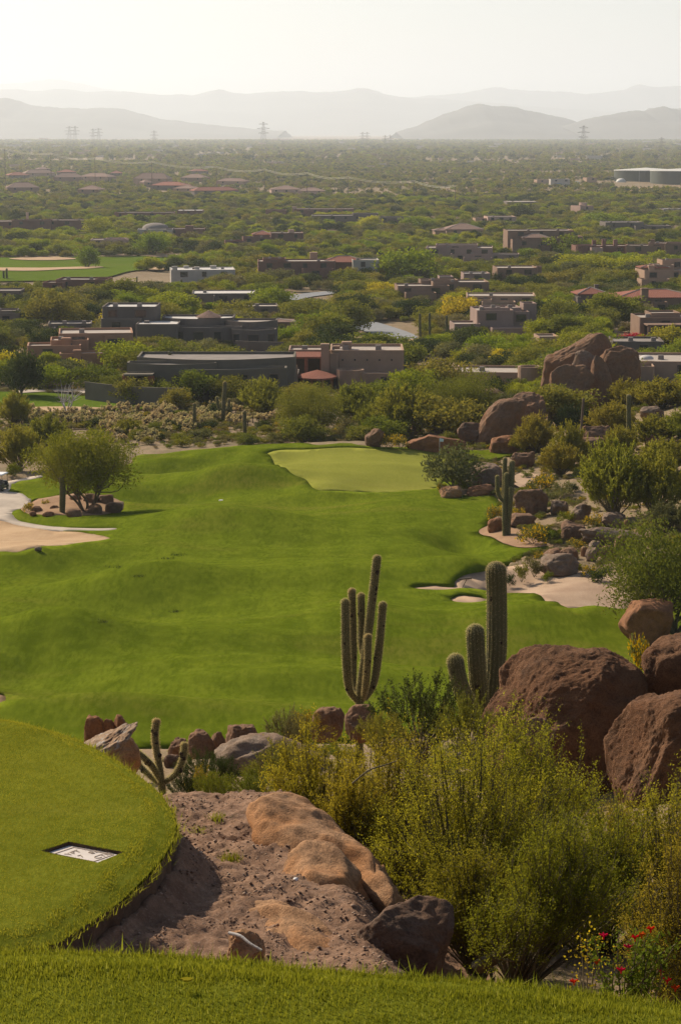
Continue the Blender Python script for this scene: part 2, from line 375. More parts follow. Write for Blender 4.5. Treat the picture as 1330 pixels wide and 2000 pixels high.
def golf_regions():
    pts, edges = [], []
    ins = {}
    order = ['pot', 'bunker', 'path2', 'path', 'island', 'waste', 'redpatch', 'green', 'fairway']
    polys = {k: dens(PG[k], .9) for k in order}
    for k in order:
        b = len(pts); q = polys[k]; pts += [Vector(p) for p in q]; edges += [(b + i, b + (i + 1) % len(q)) for i in range(len(q))]
    al = np.concatenate([polys[k] for k in order]); x0, x1, y0, y1 = al[:, 0].min(), al[:, 0].max(), al[:, 1].min(), al[:, 1].max()
    st = 1.15; gx, gy = np.meshgrid(np.arange(x0, x1, st), np.arange(y0, y1, st * 1.2)); gx = gx + (np.arange(gx.shape[0]) % 2)[:, None] * st / 2
    gx, gy = gx.ravel(), gy.ravel()
    anyin = np.zeros(gx.shape, bool)
    for k in order: anyin |= inside(PG[k], gx, gy)
    gx, gy = gx[anyin], gy[anyin]
    dd = np.full(gx.shape, 1e9)
    for p in al[::1]: dd = np.minimum(dd, np.abs(gx - p[0]) + np.abs(gy - p[1]))
    ok = dd > .5; pts += [Vector((a, b)) for a, b in zip(gx[ok], gy[ok])]
    V, E, Fc, _, _, _ = delaunay_2d_cdt(pts, edges, [], 0, 1e-5)
    V = np.array([(v.x, v.y) for v in V]); T = np.array([f for f in Fc if len(f) == 3])
    c = V[T].mean(1); own = np.full(len(T), -1)
    for i, k in enumerate(order[::-1]):
        own[inside(PG[k], c[:, 0], c[:, 1])] = len(order) - 1 - i
    Z = hz(V[:, 0], V[:, 1])
    mats = dict(pot=M_SAND, bunker=M_SAND, path2=M_PATH, path=M_PATH, island=M_ISLAND, waste=M_SAND2, redpatch=M_ISLAND, green=M_GREEN, fairway=M_FAIR)
    names = dict(pot='pot_bunker', bunker='sand_bunker', path2='cart_path', path='cart_path', island='tree_island', waste='waste_area', redpatch='bare_soil', green='putting_green', fairway='fairway')
    for i, k in enumerate(order):
        Tk = T[own == i]
        if not len(Tk): continue
        # wind upwards
        a, b, cc = V[Tk[:, 0]], V[Tk[:, 1]], V[Tk[:, 2]]
        cr = (b[:, 0] - a[:, 0]) * (cc[:, 1] - a[:, 1]) - (b[:, 1] - a[:, 1]) * (cc[:, 0] - a[:, 0]); Tk[cr < 0] = Tk[cr < 0][:, ::-1]
        u, inv = np.unique(Tk, return_inverse=True); Tn = inv.reshape(-1, 3); v = V[u]; z = Z[u] + .06
        if k in ('bunker', 'pot', 'waste', 'redpatch'):
            di = polydist(polys[k], v[:, 0], v[:, 1]); dep = dict(bunker=.22, pot=.3, waste=.15, redpatch=.2)[k]
            z = z - .14 * (k != 'waste') - .08 * (k == 'waste') - dep * sstep(0, 3., di) + .05 * fbm2(v[:, 0], v[:, 1], 1.2, 3, 3)
            if k == 'bunker': z = z + 1.1 * sstep(0, 22, v[:, 0] - hit(930, 1140).x) * sstep(0, 4, di) * sstep(-4, 10, v[:, 1] - hit(1100, 1183).y)
        if k in ('path', 'path2'): z = z - .02
        if k == 'island': z = z + .5 * sstep(0, 3, polydist(polys[k], v[:, 0], v[:, 1])) + .08 * fbm2(v[:, 0], v[:, 1], 1.5, 4, 3)
        if k == 'green': z = z - .015
        # skirt
        ed = {}
        for t in Tn:
            for q in ((t[0], t[1]), (t[1], t[2]), (t[2], t[0])):
                if (q[1], q[0]) in ed: del ed[(q[1], q[0])]
                else: ed[q] = 1
        V3 = [(*p, zz) for p, zz in zip(v, z)]; n0 = len(V3); low = {}
        Fl = [tuple(t) for t in Tn]
        for (a_, b_) in ed:
            for q in (a_, b_):
                if q not in low: low[q] = len(V3); V3.append((v[q][0], v[q][1], z[q] - .9))
            Fl.append((b_, a_, low[a_], low[b_]))
        me = mesh_np(names[k], np.array(V3), Fl, True); struct(obj(names[k], me, mats[k]))
golf_regions()
FAIR_ALL = ['fairway', 'bunker', 'waste', 'path', 'path2', 'island']
def golf_mask(x, y):
    m = np.zeros(np.shape(x), bool); sel = (y > 95) & (y < 320)
    if sel.any():
        mm = np.zeros(sel.sum(), bool)
        for k in FAIR_ALL: mm |= inside(PG[k], x[sel], y[sel])
        m[sel] = mm
    return m
# the desert ground: one sheet out to the foot of the mountains
def ground():
    ys = [-40., -20, -8, -3, 0, 2]
    while ys[-1] < 60000: ys.append(ys[-1] + max(.10, min(.0115 * (ys[-1]), .0115 * ys[-1])) if ys[-1] < 400 else ys[-1] * 1.016)
    ys = np.array(ys); u = np.linspace(-1, 1, 261)
    W = 14 + .5 * np.maximum(ys, 0); X = W[:, None] * (np.sign(u) * np.abs(u) ** 1.5)[None]; Y = np.repeat(ys[:, None], len(u), 1)
    Z = hz(X.ravel(), Y.ravel())
    m = golf_mask(X.ravel(), Y.ravel()); Z = Z - m * .75
    x, y = X.ravel(), Y.ravel()
    Z = Z - .3 * ((x > -2.6) & (x < .95) & (y > 8.6) & (y < 16.3))
    Z = Z - .35 * ((y < 5.2))
    nb = sstep(130, 150, y) * (1 - sstep(500, 700, y)); Z = Z + nb * (~m) * .12 * fbm2(x, y, 2.2, 31, 3)
    idx = np.arange(len(x)).reshape(X.shape)
    Fq = np.stack([idx[:-1, :-1], idx[:-1, 1:], idx[1:, 1:], idx[1:, :-1]], -1).reshape(-1, 4)
    struct(obj('ground', mesh_np('ground', np.stack([x, y, Z], 1), Fq, True), M_DESERT))
ground()
# flat sheets lying on the desert: far fairways, streets, sand
def sheet(name, pts, mat, lift=.25, step=3.0, raw=False):
    poly = px_poly(pts, 5, raw) if not isinstance(pts, np.ndarray) else pts
    q = dens(poly, step); x0, y0 = q.min(0); x1, y1 = q.max(0)
    gx, gy = np.meshgrid(np.arange(x0, x1, step), np.arange(y0, y1, step)); gx, gy = gx.ravel(), gy.ravel(); k = inside(q, gx, gy)
    if k.any(): k[k] = polydist(q, gx[k], gy[k]) > step * .4
    pts2 = [Vector(p) for p in q] + [Vector((a, b)) for a, b in zip(gx[k], gy[k])]; n = len(q)
    V, E, Fc, _, _, _ = delaunay_2d_cdt(pts2, [(i, (i + 1) % n) for i in range(n)], [], 1, 1e-5)
    V = np.array([(v.x, v.y) for v in V]); Z = hz(V[:, 0], V[:, 1]) + lift
    Fl = []
    for f in Fc:
        f = list(f); a, b, c = V[f[0]], V[f[1]], V[f[2]]
        if (b[0] - a[0]) * (c[1] - a[1]) - (b[1] - a[1]) * (c[0] - a[0]) < 0: f = f[::-1]
        Fl.append(tuple(f))
    PG[name + str(len(PG))] = q
    struct(obj(name, mesh_np(name, np.column_stack([V, Z]), Fl, True), mat)); return q
KEEP = []           # plan polygons where no plant may stand
KEEP.append(sheet('fairway_beyond', [(-120, 768), (0, 768), (90, 770), (200, 780), (300, 793), (330, 800), (240, 803), (120, 800), (0, 798), (-120, 796)], M_FARTURF, .3, 2.5))
KEEP.append(sheet('bare_soil', [(60, 800), (130, 798), (220, 802), (180, 809), (100, 808)], M_SAND2, .36, 2.5))
KEEP.append(sheet('cart_path', [(30, 768), (100, 764), (180, 768), (260, 783), (320, 797), (312, 800), (250, 787), (170, 773), (100, 769), (40, 772)], M_PATH, .42, 2.5))
KEEP.append(sheet('fairway_beyond', [(-150, 502), (0, 505), (120, 504), (260, 502), (385, 500), (400, 510), (330, 522), (250, 533), (200, 545), (120, 551), (0, 552), (-150, 556)], M_FARTURF, .5, 8))
KEEP.append(sheet('fairway_beyond', [(435, 505), (470, 502), (530, 506), (500, 511), (445, 510)], M_FARTURF, .5, 8))
KEEP.append(sheet('fairway_beyond', [(590, 455), (640, 452), (690, 456), (660, 461), (600, 461)], M_FARTURF, .5, 12))
KEEP.append(sheet('sand_bunker', [(20, 508), (90, 505), (150, 508), (110, 511), (50, 511)], M_SAND2, .75, 8))
KEEP.append(sheet('sand_bunker', [(285, 503), (330, 499), (365, 502), (330, 505)], M_SAND2, .75, 8))
KEEP.append(sheet('sand_bunker', [(-150, 527), (0, 526), (100, 526), (180, 523), (200, 526), (100, 531), (0, 532), (-150, 533)], M_SAND2, .75, 8))
KEEP.append(sheet('sand_bunker', [(285, 525), (310, 520), (345, 519), (350, 524), (320, 530), (290, 530)], M_SAND2, .75, 8))
KEEP.append(sheet('street', [(683, 627), (720, 628), (765, 640), (800, 652), (815, 662), (780, 664), (740, 658), (705, 647), (685, 636)], M_ROAD, .3, 3))
KEEP.append(sheet('street', [(560, 580), (600, 574), (650, 570), (652, 575), (610, 581), (575, 588)], M_ROAD, .3, 4))
KEEP.append(sheet('bare_soil', [(690, 420 + 240), (760, 668), (830, 668), (815, 662), (740, 660)], M_SAND2, .28, 3))
KEEP.append(sheet('sandy_path', [(1000, 935), (1020, 925), (1050, 930), (1045, 945), (1020, 955), (1000, 948)], M_SAND, .16, 1.2))
KEEP.append(sheet('sandy_bank', [(935, 1042), (950, 1030), (975, 1022), (1010, 1036), (1050, 1058), (1068, 1068), (1012, 1071), (965, 1053)], M_ISLAND, .12, 1.0))
KEEP.append(sheet('bare_soil', [(1230, 368), (1280, 366), (1330, 369), (1290, 376), (1240, 375)], M_SAND2, .7, 25))

# hills and mountain ranges
def ridge(name, prof_px, d, base_px, thick, seed, rough=.1):
    xs = np.linspace(prof_px[0][0], prof_px[-1][0], 160); yp = np.interp(xs, [p[0] for p in prof_px], [p[1] for p in prof_px])
    kern = np.hanning(7); kern /= kern.sum(); yp = np.convolve(np.pad(yp, 3, mode='edge'), kern, 'valid') + 1.6 * fbm2(xs, xs * 0, 26., seed, 4, .6)
    X = (xs - 665) / F_PX * d * 1.01; top = CZ + (255 - yp) / F_PX * d; zb = CZ - 60
    v = np.linspace(-1, 1, 41); VV, XX = np.meshgrid(v, X, indexing='ij'); TT = np.repeat((top - zb)[None], 41, 0)
    sh = np.clip(1 - np.abs(VV), 0, 1) ** 1.15
    YY = d + VV * thick + 0
    nz = fbm2(XX, YY, thick * .35, seed, 5, .55)
    Z = zb + TT * np.clip(sh * (1 + rough * 2.2 * nz * (np.abs(VV) ** .6)) + rough * .16 * nz * (np.abs(VV) < .15), 0, 1.1) - 3
    idx = np.arange(XX.size).reshape(XX.shape); Fq = np.stack([idx[:-1, :-1], idx[:-1, 1:], idx[1:, 1:], idx[1:, :-1]], -1).reshape(-1, 4)
    o = obj(name, mesh_np(name, np.stack([XX.ravel(), YY.ravel(), Z.ravel()], 1), Fq, True), M_MTN); struct(o); return o
ridge('hill', [(770, 256), (800, 247), (830, 238), (870, 222), (905, 209), (925, 206), (955, 210), (985, 211), (1010, 218), (1035, 222), (1080, 230), (1130, 241), (1180, 250)], 15500, 265, 2600, 3, .22)
ridge('hill', [(1080, 250), (1110, 239), (1150, 228), (1200, 220), (1240, 217), (1275, 208), (1300, 213), (1340, 219), (1500, 240)], 14500, 265, 2300, 4, .22)
ridge('hill', [(1230, 230), (1250, 210), (1280, 212), (1345, 215), (1450, 225)], 19000, 265, 2400, 14, .2)
ridge('hill', [(-260, 230), (-100, 205), (0, 197), (35, 192), (62, 201), (100, 210), (140, 211), (185, 213), (245, 211), (275, 220), (320, 232), (400, 241), (470, 248), (560, 256)], 18500, 265, 3200, 5, .2)
ridge('mountain_range', [(-300, 185), (0, 174), (20, 180), (50, 176), (90, 181), (130, 177), (190, 183), (230, 180), (330, 187), (385, 189), (415, 181), (435, 177), (458, 186), (500, 184), (545, 180), (600, 183), (650, 181), (690, 178), (710, 172), (735, 183), (770, 190), (830, 193), (900, 196), (1100, 215), (1300, 225)], 31000, 265, 5000, 6, .12)
ridge('mountain_range', [(500, 225), (640, 205), (760, 192), (850, 187), (900, 183), (935, 176), (960, 169), (985, 176), (1030, 180), (1080, 182), (1130, 186), (1180, 182), (1215, 174), (1230, 168), (1250, 173), (1330, 171), (1400, 178), (1600, 190)], 36000, 265, 5500, 7, .12)
ridge('mountain_range', [(-300, 180), (-100, 172), (60, 166), (110, 158), (150, 161), (200, 172), (300, 186), (420, 195)], 45000, 265, 6000, 8, .1)

# the haze of the plain
hb = MB(); hb.box(-30000, 30000, -300, 64000, CZ - 70, CZ + 1600)
haze = hb.build('haze', None)
tm = NT('haze_air'); pv = tm.n('ShaderNodeVolumePrincipled'); pv.inputs['Color'].default_value = (.87, .93, 1.0, 1); pv.inputs['Density'].default_value = .000058; pv.inputs['Anisotropy'].default_value = .35
tm.l(pv.outputs[0], tm.out.inputs['Volume']); haze.data.materials.append(tm.m)
struct(haze, 'pale dusty haze over the desert plain', 'stuff'); haze['category'] = 'haze'

# ------------------------------------------------------------------ plant and rock materials
L_LIME = leaf_mat('leaf_lime', (.165, .205, .012), (.335, .365, .028), .3, objvar=.15)
L_OLIVE = leaf_mat('leaf_olive', (.136, .142, .024), (.278, .270, .045), .3, objvar=.2)
L_FEATH = leaf_mat('leaf_feathery', (.185, .185, .028), (.37, .345, .055), .45, objvar=.12)
L_DARK = leaf_mat('leaf_dark', (.036, .054, .018), (.078, .100, .030), .25, objvar=.2)
L_GREEN = leaf_mat('leaf_green', (.112, .136, .015), (.232, .248, .032), .3, objvar=.2)
L_GREY = leaf_mat('leaf_greygreen', (.135, .135, .052), (.235, .222, .090), .25, objvar=.2)
L_DRY = leaf_mat('leaf_dry', (.120, .105, .052), (.185, .160, .080), .35, objvar=.2)
L_YEL = leaf_mat('leaf_yellow_bloom', (.30, .27, .02), (.52, .42, .03), .45, objvar=.12)
L_BRIT = leaf_mat('leaf_brittlebush', (.085, .105, .035), (.145, .160, .055), .4, (.50, .33, .012), .42, .15)
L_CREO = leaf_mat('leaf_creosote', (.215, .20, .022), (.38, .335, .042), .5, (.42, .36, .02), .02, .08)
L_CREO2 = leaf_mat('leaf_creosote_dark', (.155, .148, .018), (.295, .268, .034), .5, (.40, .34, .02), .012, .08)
L_BOUG = leaf_mat('bougainvillea_bloom', (.30, .006, .03), (.52, .015, .07), .35, objvar=.05)
L_RED = leaf_mat('red_petals', (.50, .02, .012), (.62, .05, .02), .35, objvar=.05)
L_GRASS = leaf_mat('grass_blades', (.100, .122, .010), (.250, .262, .032), .55, (.26, .27, .07), .05, .0)
L_TEEG = leaf_mat('tee_blades', (.160, .172, .016), (.335, .325, .042), .55, (.27, .27, .06), .06, .0)
BARK = plain('bark_greenish', (.13, .105, .06), .9, .25, 6., .01)
BARKD = plain('bark_dark', (.085, .062, .045), .9, .25, 6., .01)
BARKP = plain('bark_pale', (.42, .38, .34), .9, .15, 6., .01)
def m_rock(name, base, dark, rust, lichen=0., sc=1.0, bump=.02, cracks=.5):
    t = NT(name); co = t.coord()
    a = t.noise(.45 * sc, 5, .65, co, .5); b = t.noise(2.6 * sc, 6, .7, co); c = t.noise(22 * sc, 4, .75, co); e = t.noise(1.1 * sc, 4, .6, co, 1.2)
    col = t.ramp(b, [(.25, dark), (.5, base), (.78, tuple(min(1, q * 1.35) for q in base))])
    col = t.mix(t.ramp(a, [(.45, (0, 0, 0)), (.68, (1, 1, 1))]), col, rust)
    col = t.mix(t.math('MULTIPLY', t.ramp(e, [(.60, (0, 0, 0)), (.70, (1, 1, 1))]), cracks), col, dark)
    if lichen: col = t.mix(t.math('MULTIPLY', t.ramp(t.noise(3.4 * sc, 5, .7, co), [(.52, (0, 0, 0)), (.6, (1, 1, 1))]), lichen), col, (.42, .40, .36))
    col = t.mix(t.math('MULTIPLY', t.ramp(c, [(.35, (1, 1, 1)), (.55, (0, 0, 0))]), .5), col, tuple(q * .55 for q in dark))
    h = t.math('ADD', t.math('MULTIPLY', b, 2.), c)
    return t.done(t.bsdf(col, .92, t.bump(h, .8, bump), .15))
R_GRAN = m_rock('granite_brown', (.205, .118, .070), (.092, .056, .037), (.235, .110, .05), 0, 1., .03)
R_NEAR = m_rock('granite_coarse', (.185, .092, .046), (.055, .031, .019), (.165, .072, .032), 0, 1.6, .05)
R_GREY = m_rock('granite_grey', (.215, .148, .102), (.115, .078, .055), (.235, .13, .07), .1, 1., .03)
R_RED = m_rock('granite_red', (.25, .115, .055), (.13, .06, .035), (.29, .13, .05), 0, 1., .03)
R_SANDST = m_rock('sandstone_orange', (.37, .205, .105), (.11, .066, .038), (.41, .18, .065), .0, 3.2, .012, .8)
R_SANDGY = m_rock('sandstone_grey', (.34, .23, .145), (.09, .07, .055), (.38, .19, .08), .25, 3.2, .012, .8)
R_DARK = m_rock('dark_boulder_stone', (.125, .075, .048), (.055, .036, .026), (.16, .075, .035), .05, 2.5, .012)
R_LICH = m_rock('lichen_stone', (.34, .24, .16), (.15, .10, .07), (.36, .20, .10), .75, 2.2, .02)

# ------------------------------------------------------------------ the two tees and the gravel bank between them
ZT = CZ - 3.95; ZN = CZ - 1.74
def blades(name, xy, z, h, wd, mat, parent, seed, lean=.5, bent=False):
    r = np.random.default_rng(seed); n = len(xy); hh = h * r.uniform(.55, 1.25, n); th = r.uniform(0, 2 * np.pi, n); ln = hh * lean * r.normal(0, 1, n); ph = r.uniform(0, 2 * np.pi, n)
    b = np.stack([np.cos(th), np.sin(th)], 1) * (wd * r.uniform(.6, 1.3, n) / 2)[:, None]
    tip = np.column_stack([xy[:, 0] + ln * np.cos(ph), xy[:, 1] + ln * np.sin(ph), z + hh])
    p0 = np.column_stack([xy - b, z - .004]); p1 = np.column_stack([xy + b, z - .004])
    V = np.stack([p0, p1, tip], 1).reshape(-1, 3); Fq = np.arange(3 * n).reshape(-1, 3)
    o = obj(name, mesh_np(name, V, Fq, False, {'rnd': np.clip(r.beta(2, 2, n) + .25 * fbm2(xy[:, 0], xy[:, 1], .35, seed, 3), 0, 1), 'rnd2': r.random(n)}), mat, parent); o['kind'] = 'stuff'
    return o
def tee_zone():
    # lower tee with its plaque hole
    tp = [plane_pt(a, b, ZT) for a, b in [(85, 1829), (150, 1797), (230, 1746), (290, 1692), (330, 1642), (344, 1601), (336, 1570), (311, 1535), (270, 1500), (220, 1466), (150, 1431), (75, 1408), (0, 1393)]]
    tp += [(-3.4, 14.7), (-4.6, 14.2), (-5.4, 12.6), (-5.2, 10.6), (-4.0, 9.7), (-2.7, 9.8), (-2.0, 10.0)]
    tp = spline_poly(tp, 5); hole = np.array([plane_pt(a, b, ZT) for a, b in [(84, 1661), (135, 1644), (243, 1664), (192, 1685)]])
    q = dens(tp, .06); hq = dens(hole, .05); n, m = len(q), len(hq)
    gx, gy = np.meshgrid(np.arange(-5.6, -.7, .1), np.arange(9.5, 15, .1)); gx, gy = gx.ravel(), gy.ravel()
    k = inside(q, gx, gy) & ~inside(hq, gx, gy); k[k] = (polydist(q, gx[k], gy[k]) > .05) & (polydist(hq, gx[k], gy[k]) > .04)
    pts = [Vector(p) for p in q] + [Vector(p) for p in hq] + [Vector((a, b)) for a, b in zip(gx[k], gy[k])]
    V, E, Fc, _, _, _ = delaunay_2d_cdt(pts, [(i, (i + 1) % n) for i in range(n)] + [(n + i, n + (i + 1) % m) for i in range(m)], [], 0, 1e-6)
    V = np.array([(v.x, v.y) for v in V]); T = np.array(Fc); c = V[T].mean(1); T = T[inside(q, c[:, 0], c[:, 1]) & ~inside(hq, c[:, 0], c[:, 1])]
    a, b, cc = V[T[:, 0]], V[T[:, 1]], V[T[:, 2]]; cr = (b[:, 0] - a[:, 0]) * (cc[:, 1] - a[:, 1]) - (b[:, 1] - a[:, 1]) * (cc[:, 0] - a[:, 0]); T[cr < 0] = T[cr < 0][:, ::-1]
    z = ZT - .05 * (1 - sstep(0, .16, polydist(q, V[:, 0], V[:, 1]))) + .012 * fbm2(V[:, 0], V[:, 1], .8, 2, 3)
    tee = struct(obj('tee_box', mesh_np('tee_box', np.column_stack([V, z]), T, True), M_TEE))
    soil = plain('turf_soil', (.105, .068, .042), .95, .35, 9., .02)
    def wall(loop, z0, z1, name, flip, jag):
        L = len(loop); r = np.random.default_rng(3); Vv, Ff = [], []
        rows = 5
        for j in range(rows):
            t = j / (rows - 1); off = jag * r.normal(0, 1, L) * (0 < j)
            for i in range(L):
                p = loop[i]; nn = loop[(i + 1) % L] - loop[i - 1]; nn = np.array([nn[1], -nn[0]]); nn /= np.linalg.norm(nn) + 1e-9
                Vv.append((*(p - nn * (off[i] - .006 * (j == 0)) * (1 if not flip else -1)), z0 + (z1 - z0) * t))
        for j in range(rows - 1):
            for i in range(L): f = (j * L + i, j * L + (i + 1) % L, (j + 1) * L + (i + 1) % L, (j + 1) * L + i); Ff.append(f)
        return obj(name, mesh_np(name, np.array(Vv), Ff, True), soil, tee)
    wall(q, ZT - .055, ZT - .95, 'soil_edge', False, .018); wall(hq, ZT, ZT - .12, 'plaque_recess', True, .004)
    # grass of the lower tee
    r = np.random.default_rng(11); xy = np.column_stack([r.uniform(-3.1, -.85, 190000), r.uniform(9.7, 14.9, 190000)])
    k = inside(tp, xy[:, 0], xy[:, 1]) & ~inside(hole, xy[:, 0], xy[:, 1]) & (xy[:, 0] > -.19 * xy[:, 1]); xy = xy[k]; de = polydist(tp, xy[:, 0], xy[:, 1])
    zz = ZT - .05 * (1 - sstep(0, .16, de)) + .012 * fbm2(xy[:, 0], xy[:, 1], .8, 2, 3)
    blades('turf_blades', xy, zz, .007 + .010 * (de < .06), .0045, L_TEEG, tee, 5)
    # overhanging fringe
    ql = dens(tp, .0035); ql = ql[(ql[:, 0] > -.19 * ql[:, 1])]; jit = r.normal(0, .02, ql.shape)
    blades('turf_fringe', ql + jit, np.full(len(ql), ZT - .07), .045, .006, L_TEEG, tee, 6, .9)
    # plaque
    cen = hole.mean(0); root = empty('tee_plaque', (cen[0], cen[1], ZT - .02), 'pale square stone plaque with engraved lettering sunk in the tee turf', 'plaque')
    loc = (hole - cen) * .97; mb = MB(); mb.prism([tuple(p) for p in loc[::-1]], -.04, 0)
    st = plain('plaque_stone', (.56, .49, .44), .8, .08, 9., .001); mb.build('slab', st, root)
    ink = plain('engraving', (.36, .28, .22), .9, .1, 9.)
    # engraved border and three lines of lettering, laid along the slab's own axes
    ex = loc[2] - loc[1]; ey = loc[1] - loc[0]           # ex: towards right corner, ey: from left corner to top corner
    def uv(u, v): return loc[0] + ey * u + ex * v * 1.0
    def line(u0, v0, u1, v1, wdt=.006):
        a, b = uv(u0, v0), uv(u1, v1); d = (b - a); nrm = np.array([-d[1], d[0]]) / np.linalg.norm(d) * wdt / 2
        g = MB(); g.prism([tuple(a - nrm), tuple(b - nrm), tuple(b + nrm), tuple(a + nrm)], .0015, .003); g.build('engraved_line', ink, root)
    line(.12, .13, .9, .13); line(.12, .87, .9, .87); line(.9, .12, .9, .88); line(.12, .12, .12, .88)
    for (txt, u, v, size) in (('YFT 1605', .2, .24, .058), ('7   836', .24, .46, .058), ('CTIR', .36, .69, .058)):
        cu = bpy.data.curves.new('lettering', 'FONT'); cu.body = txt; cu.size = size; cu.extrude = .001
        to = bpy.data.objects.new('lettering_curve', cu); COL.objects.link(to); bpy.context.view_layer.update()
        me = bpy.data.meshes.new_from_object(to.evaluated_get(bpy.context.evaluated_depsgraph_get())); bpy.data.objects.remove(to); me.materials.clear()
        o = obj('lettering', me, ink, root); o['kind'] = 'stuff'
        p = uv(u, v + .13); an = math.atan2(ey[1], ey[0]); o.location = (p[0], p[1], .0022); o.rotation_euler = (0, 0, an)
    # near lawn under the photographer
    ne = [plane_pt(a, b, ZN) for a, b in [(-500, 1838), (-200, 1834), (0, 1834), (200, 1838), (400, 1848), (600, 1864), (800, 1880), (1000, 1897), (1200, 1921), (1330, 1936), (1550, 1965), (1900, 2010)]]
    ne = [tuple(p) for p in ne] + [(4.5, 2.5), (5.5, -2), (5, -7), (0, -8.5), (-5, -7), (-5.5, -2), (-4.5, 3.2)]; ne = spline_poly(ne, 4)
    q = dens(ne, .12); n = len(q); gx, gy = np.meshgrid(np.arange(-6, 6, .15), np.arange(-9, 5.2, .15)); gx, gy = gx.ravel(), gy.ravel(); k = inside(q, gx, gy); k[k] = polydist(q, gx[k], gy[k]) > .06
    pts = [Vector(p) for p in q] + [Vector((a, b)) for a, b in zip(gx[k], gy[k])]
    V, E, Fc, _, _, _ = delaunay_2d_cdt(pts, [(i, (i + 1) % n) for i in range(n)], [], 1, 1e-6); V = np.array([(v.x, v.y) for v in V]); T = np.array(Fc)
    a, b, cc = V[T[:, 0]], V[T[:, 1]], V[T[:, 2]]; cr = (b[:, 0] - a[:, 0]) * (cc[:, 1] - a[:, 1]) - (b[:, 1] - a[:, 1]) * (cc[:, 0] - a[:, 0]); T[cr < 0] = T[cr < 0][:, ::-1]
    zf = lambda x, y: ZN - .03 * (1 - sstep(0, .15, polydist(q, x, y))) + .006 * fbm2(x, y, .5, 8, 3)
    z = zf(V[:, 0], V[:, 1])
    near = struct(obj('tee_lawn', mesh_np('tee_lawn', np.column_stack([V, z]), T, True), M_TEE))
    tee_save = tee
    Vv = [(*p, ZN - .035) for p in q] + [(*p, ZN - 1.0) for p in q]
    obj('soil_edge', mesh_np('soil_edge', np.array(Vv), [(i, (i + 1) % n, n + (i + 1) % n, n + i) for i in range(n)], True), soil, near)
    xy = np.column_stack([r.uniform(-1.05, 1.05, 200000), r.uniform(3.5, 4.95, 200000)]); k = inside(q, xy[:, 0], xy[:, 1]) & (np.abs(xy[:, 0]) < .2 * xy[:, 1]); xy = xy[k]
    de = polydist(q, xy[:, 0], xy[:, 1])
    blades('turf_blades', xy, zf(xy[:, 0], xy[:, 1]), .009 + .008 * (de < .05), .003, L_GRASS, near, 15, .55)
    ql = dens(ne, .003); ql = ql[(np.abs(ql[:, 0]) < 1.0) & (ql[:, 1] > 3)]
    kk = np.random.default_rng(4).random(len(ql)) < (.35 + .5 * (fbm2(ql[:, 0], ql[:, 1], .12, 3, 2) > .2)); ql = ql[kk]
    blades('turf_fringe', ql + r.normal(0, .014, ql.shape), np.full(len(ql), ZN - .035), .036, .0035, L_GRASS, near, 16, .6)
    # fallen yellow petal on the near lawn
    pp = plane_pt(366, 1936, ZN); mb = MB(); mb.prism([(.012 * math.cos(t) * (1 + .3 * math.sin(3 * t)), .009 * math.sin(t)) for t in np.arange(0, 6.28, .7)], 0, .003)
    tag(mb.build('fallen_petal', L_YEL, loc=(pp[0], pp[1], ZN + .024)), 'single yellow petal lying on the near lawn', 'petal')
    return tp, ne
TEE_POLY, LAWN_POLY = tee_zone()
def gravel_z(x, y):
    z = hz(x, y) + .05 * fbm2(x, y, .5, 41, 3)
    z = np.maximum(z, ZT - .17 - .30 * np.maximum(polydist(TEE_POLY, x, y) - .03, 0) * 3.2 + .03 * fbm2(x, y, .3, 43, 2) - 3 * sstep(12.3, 13.2, y))
    return z + .017 * fbm2(x, y, .10, 42, 4, .7) + .012 * fbm2(x, y, .25, 47, 2)
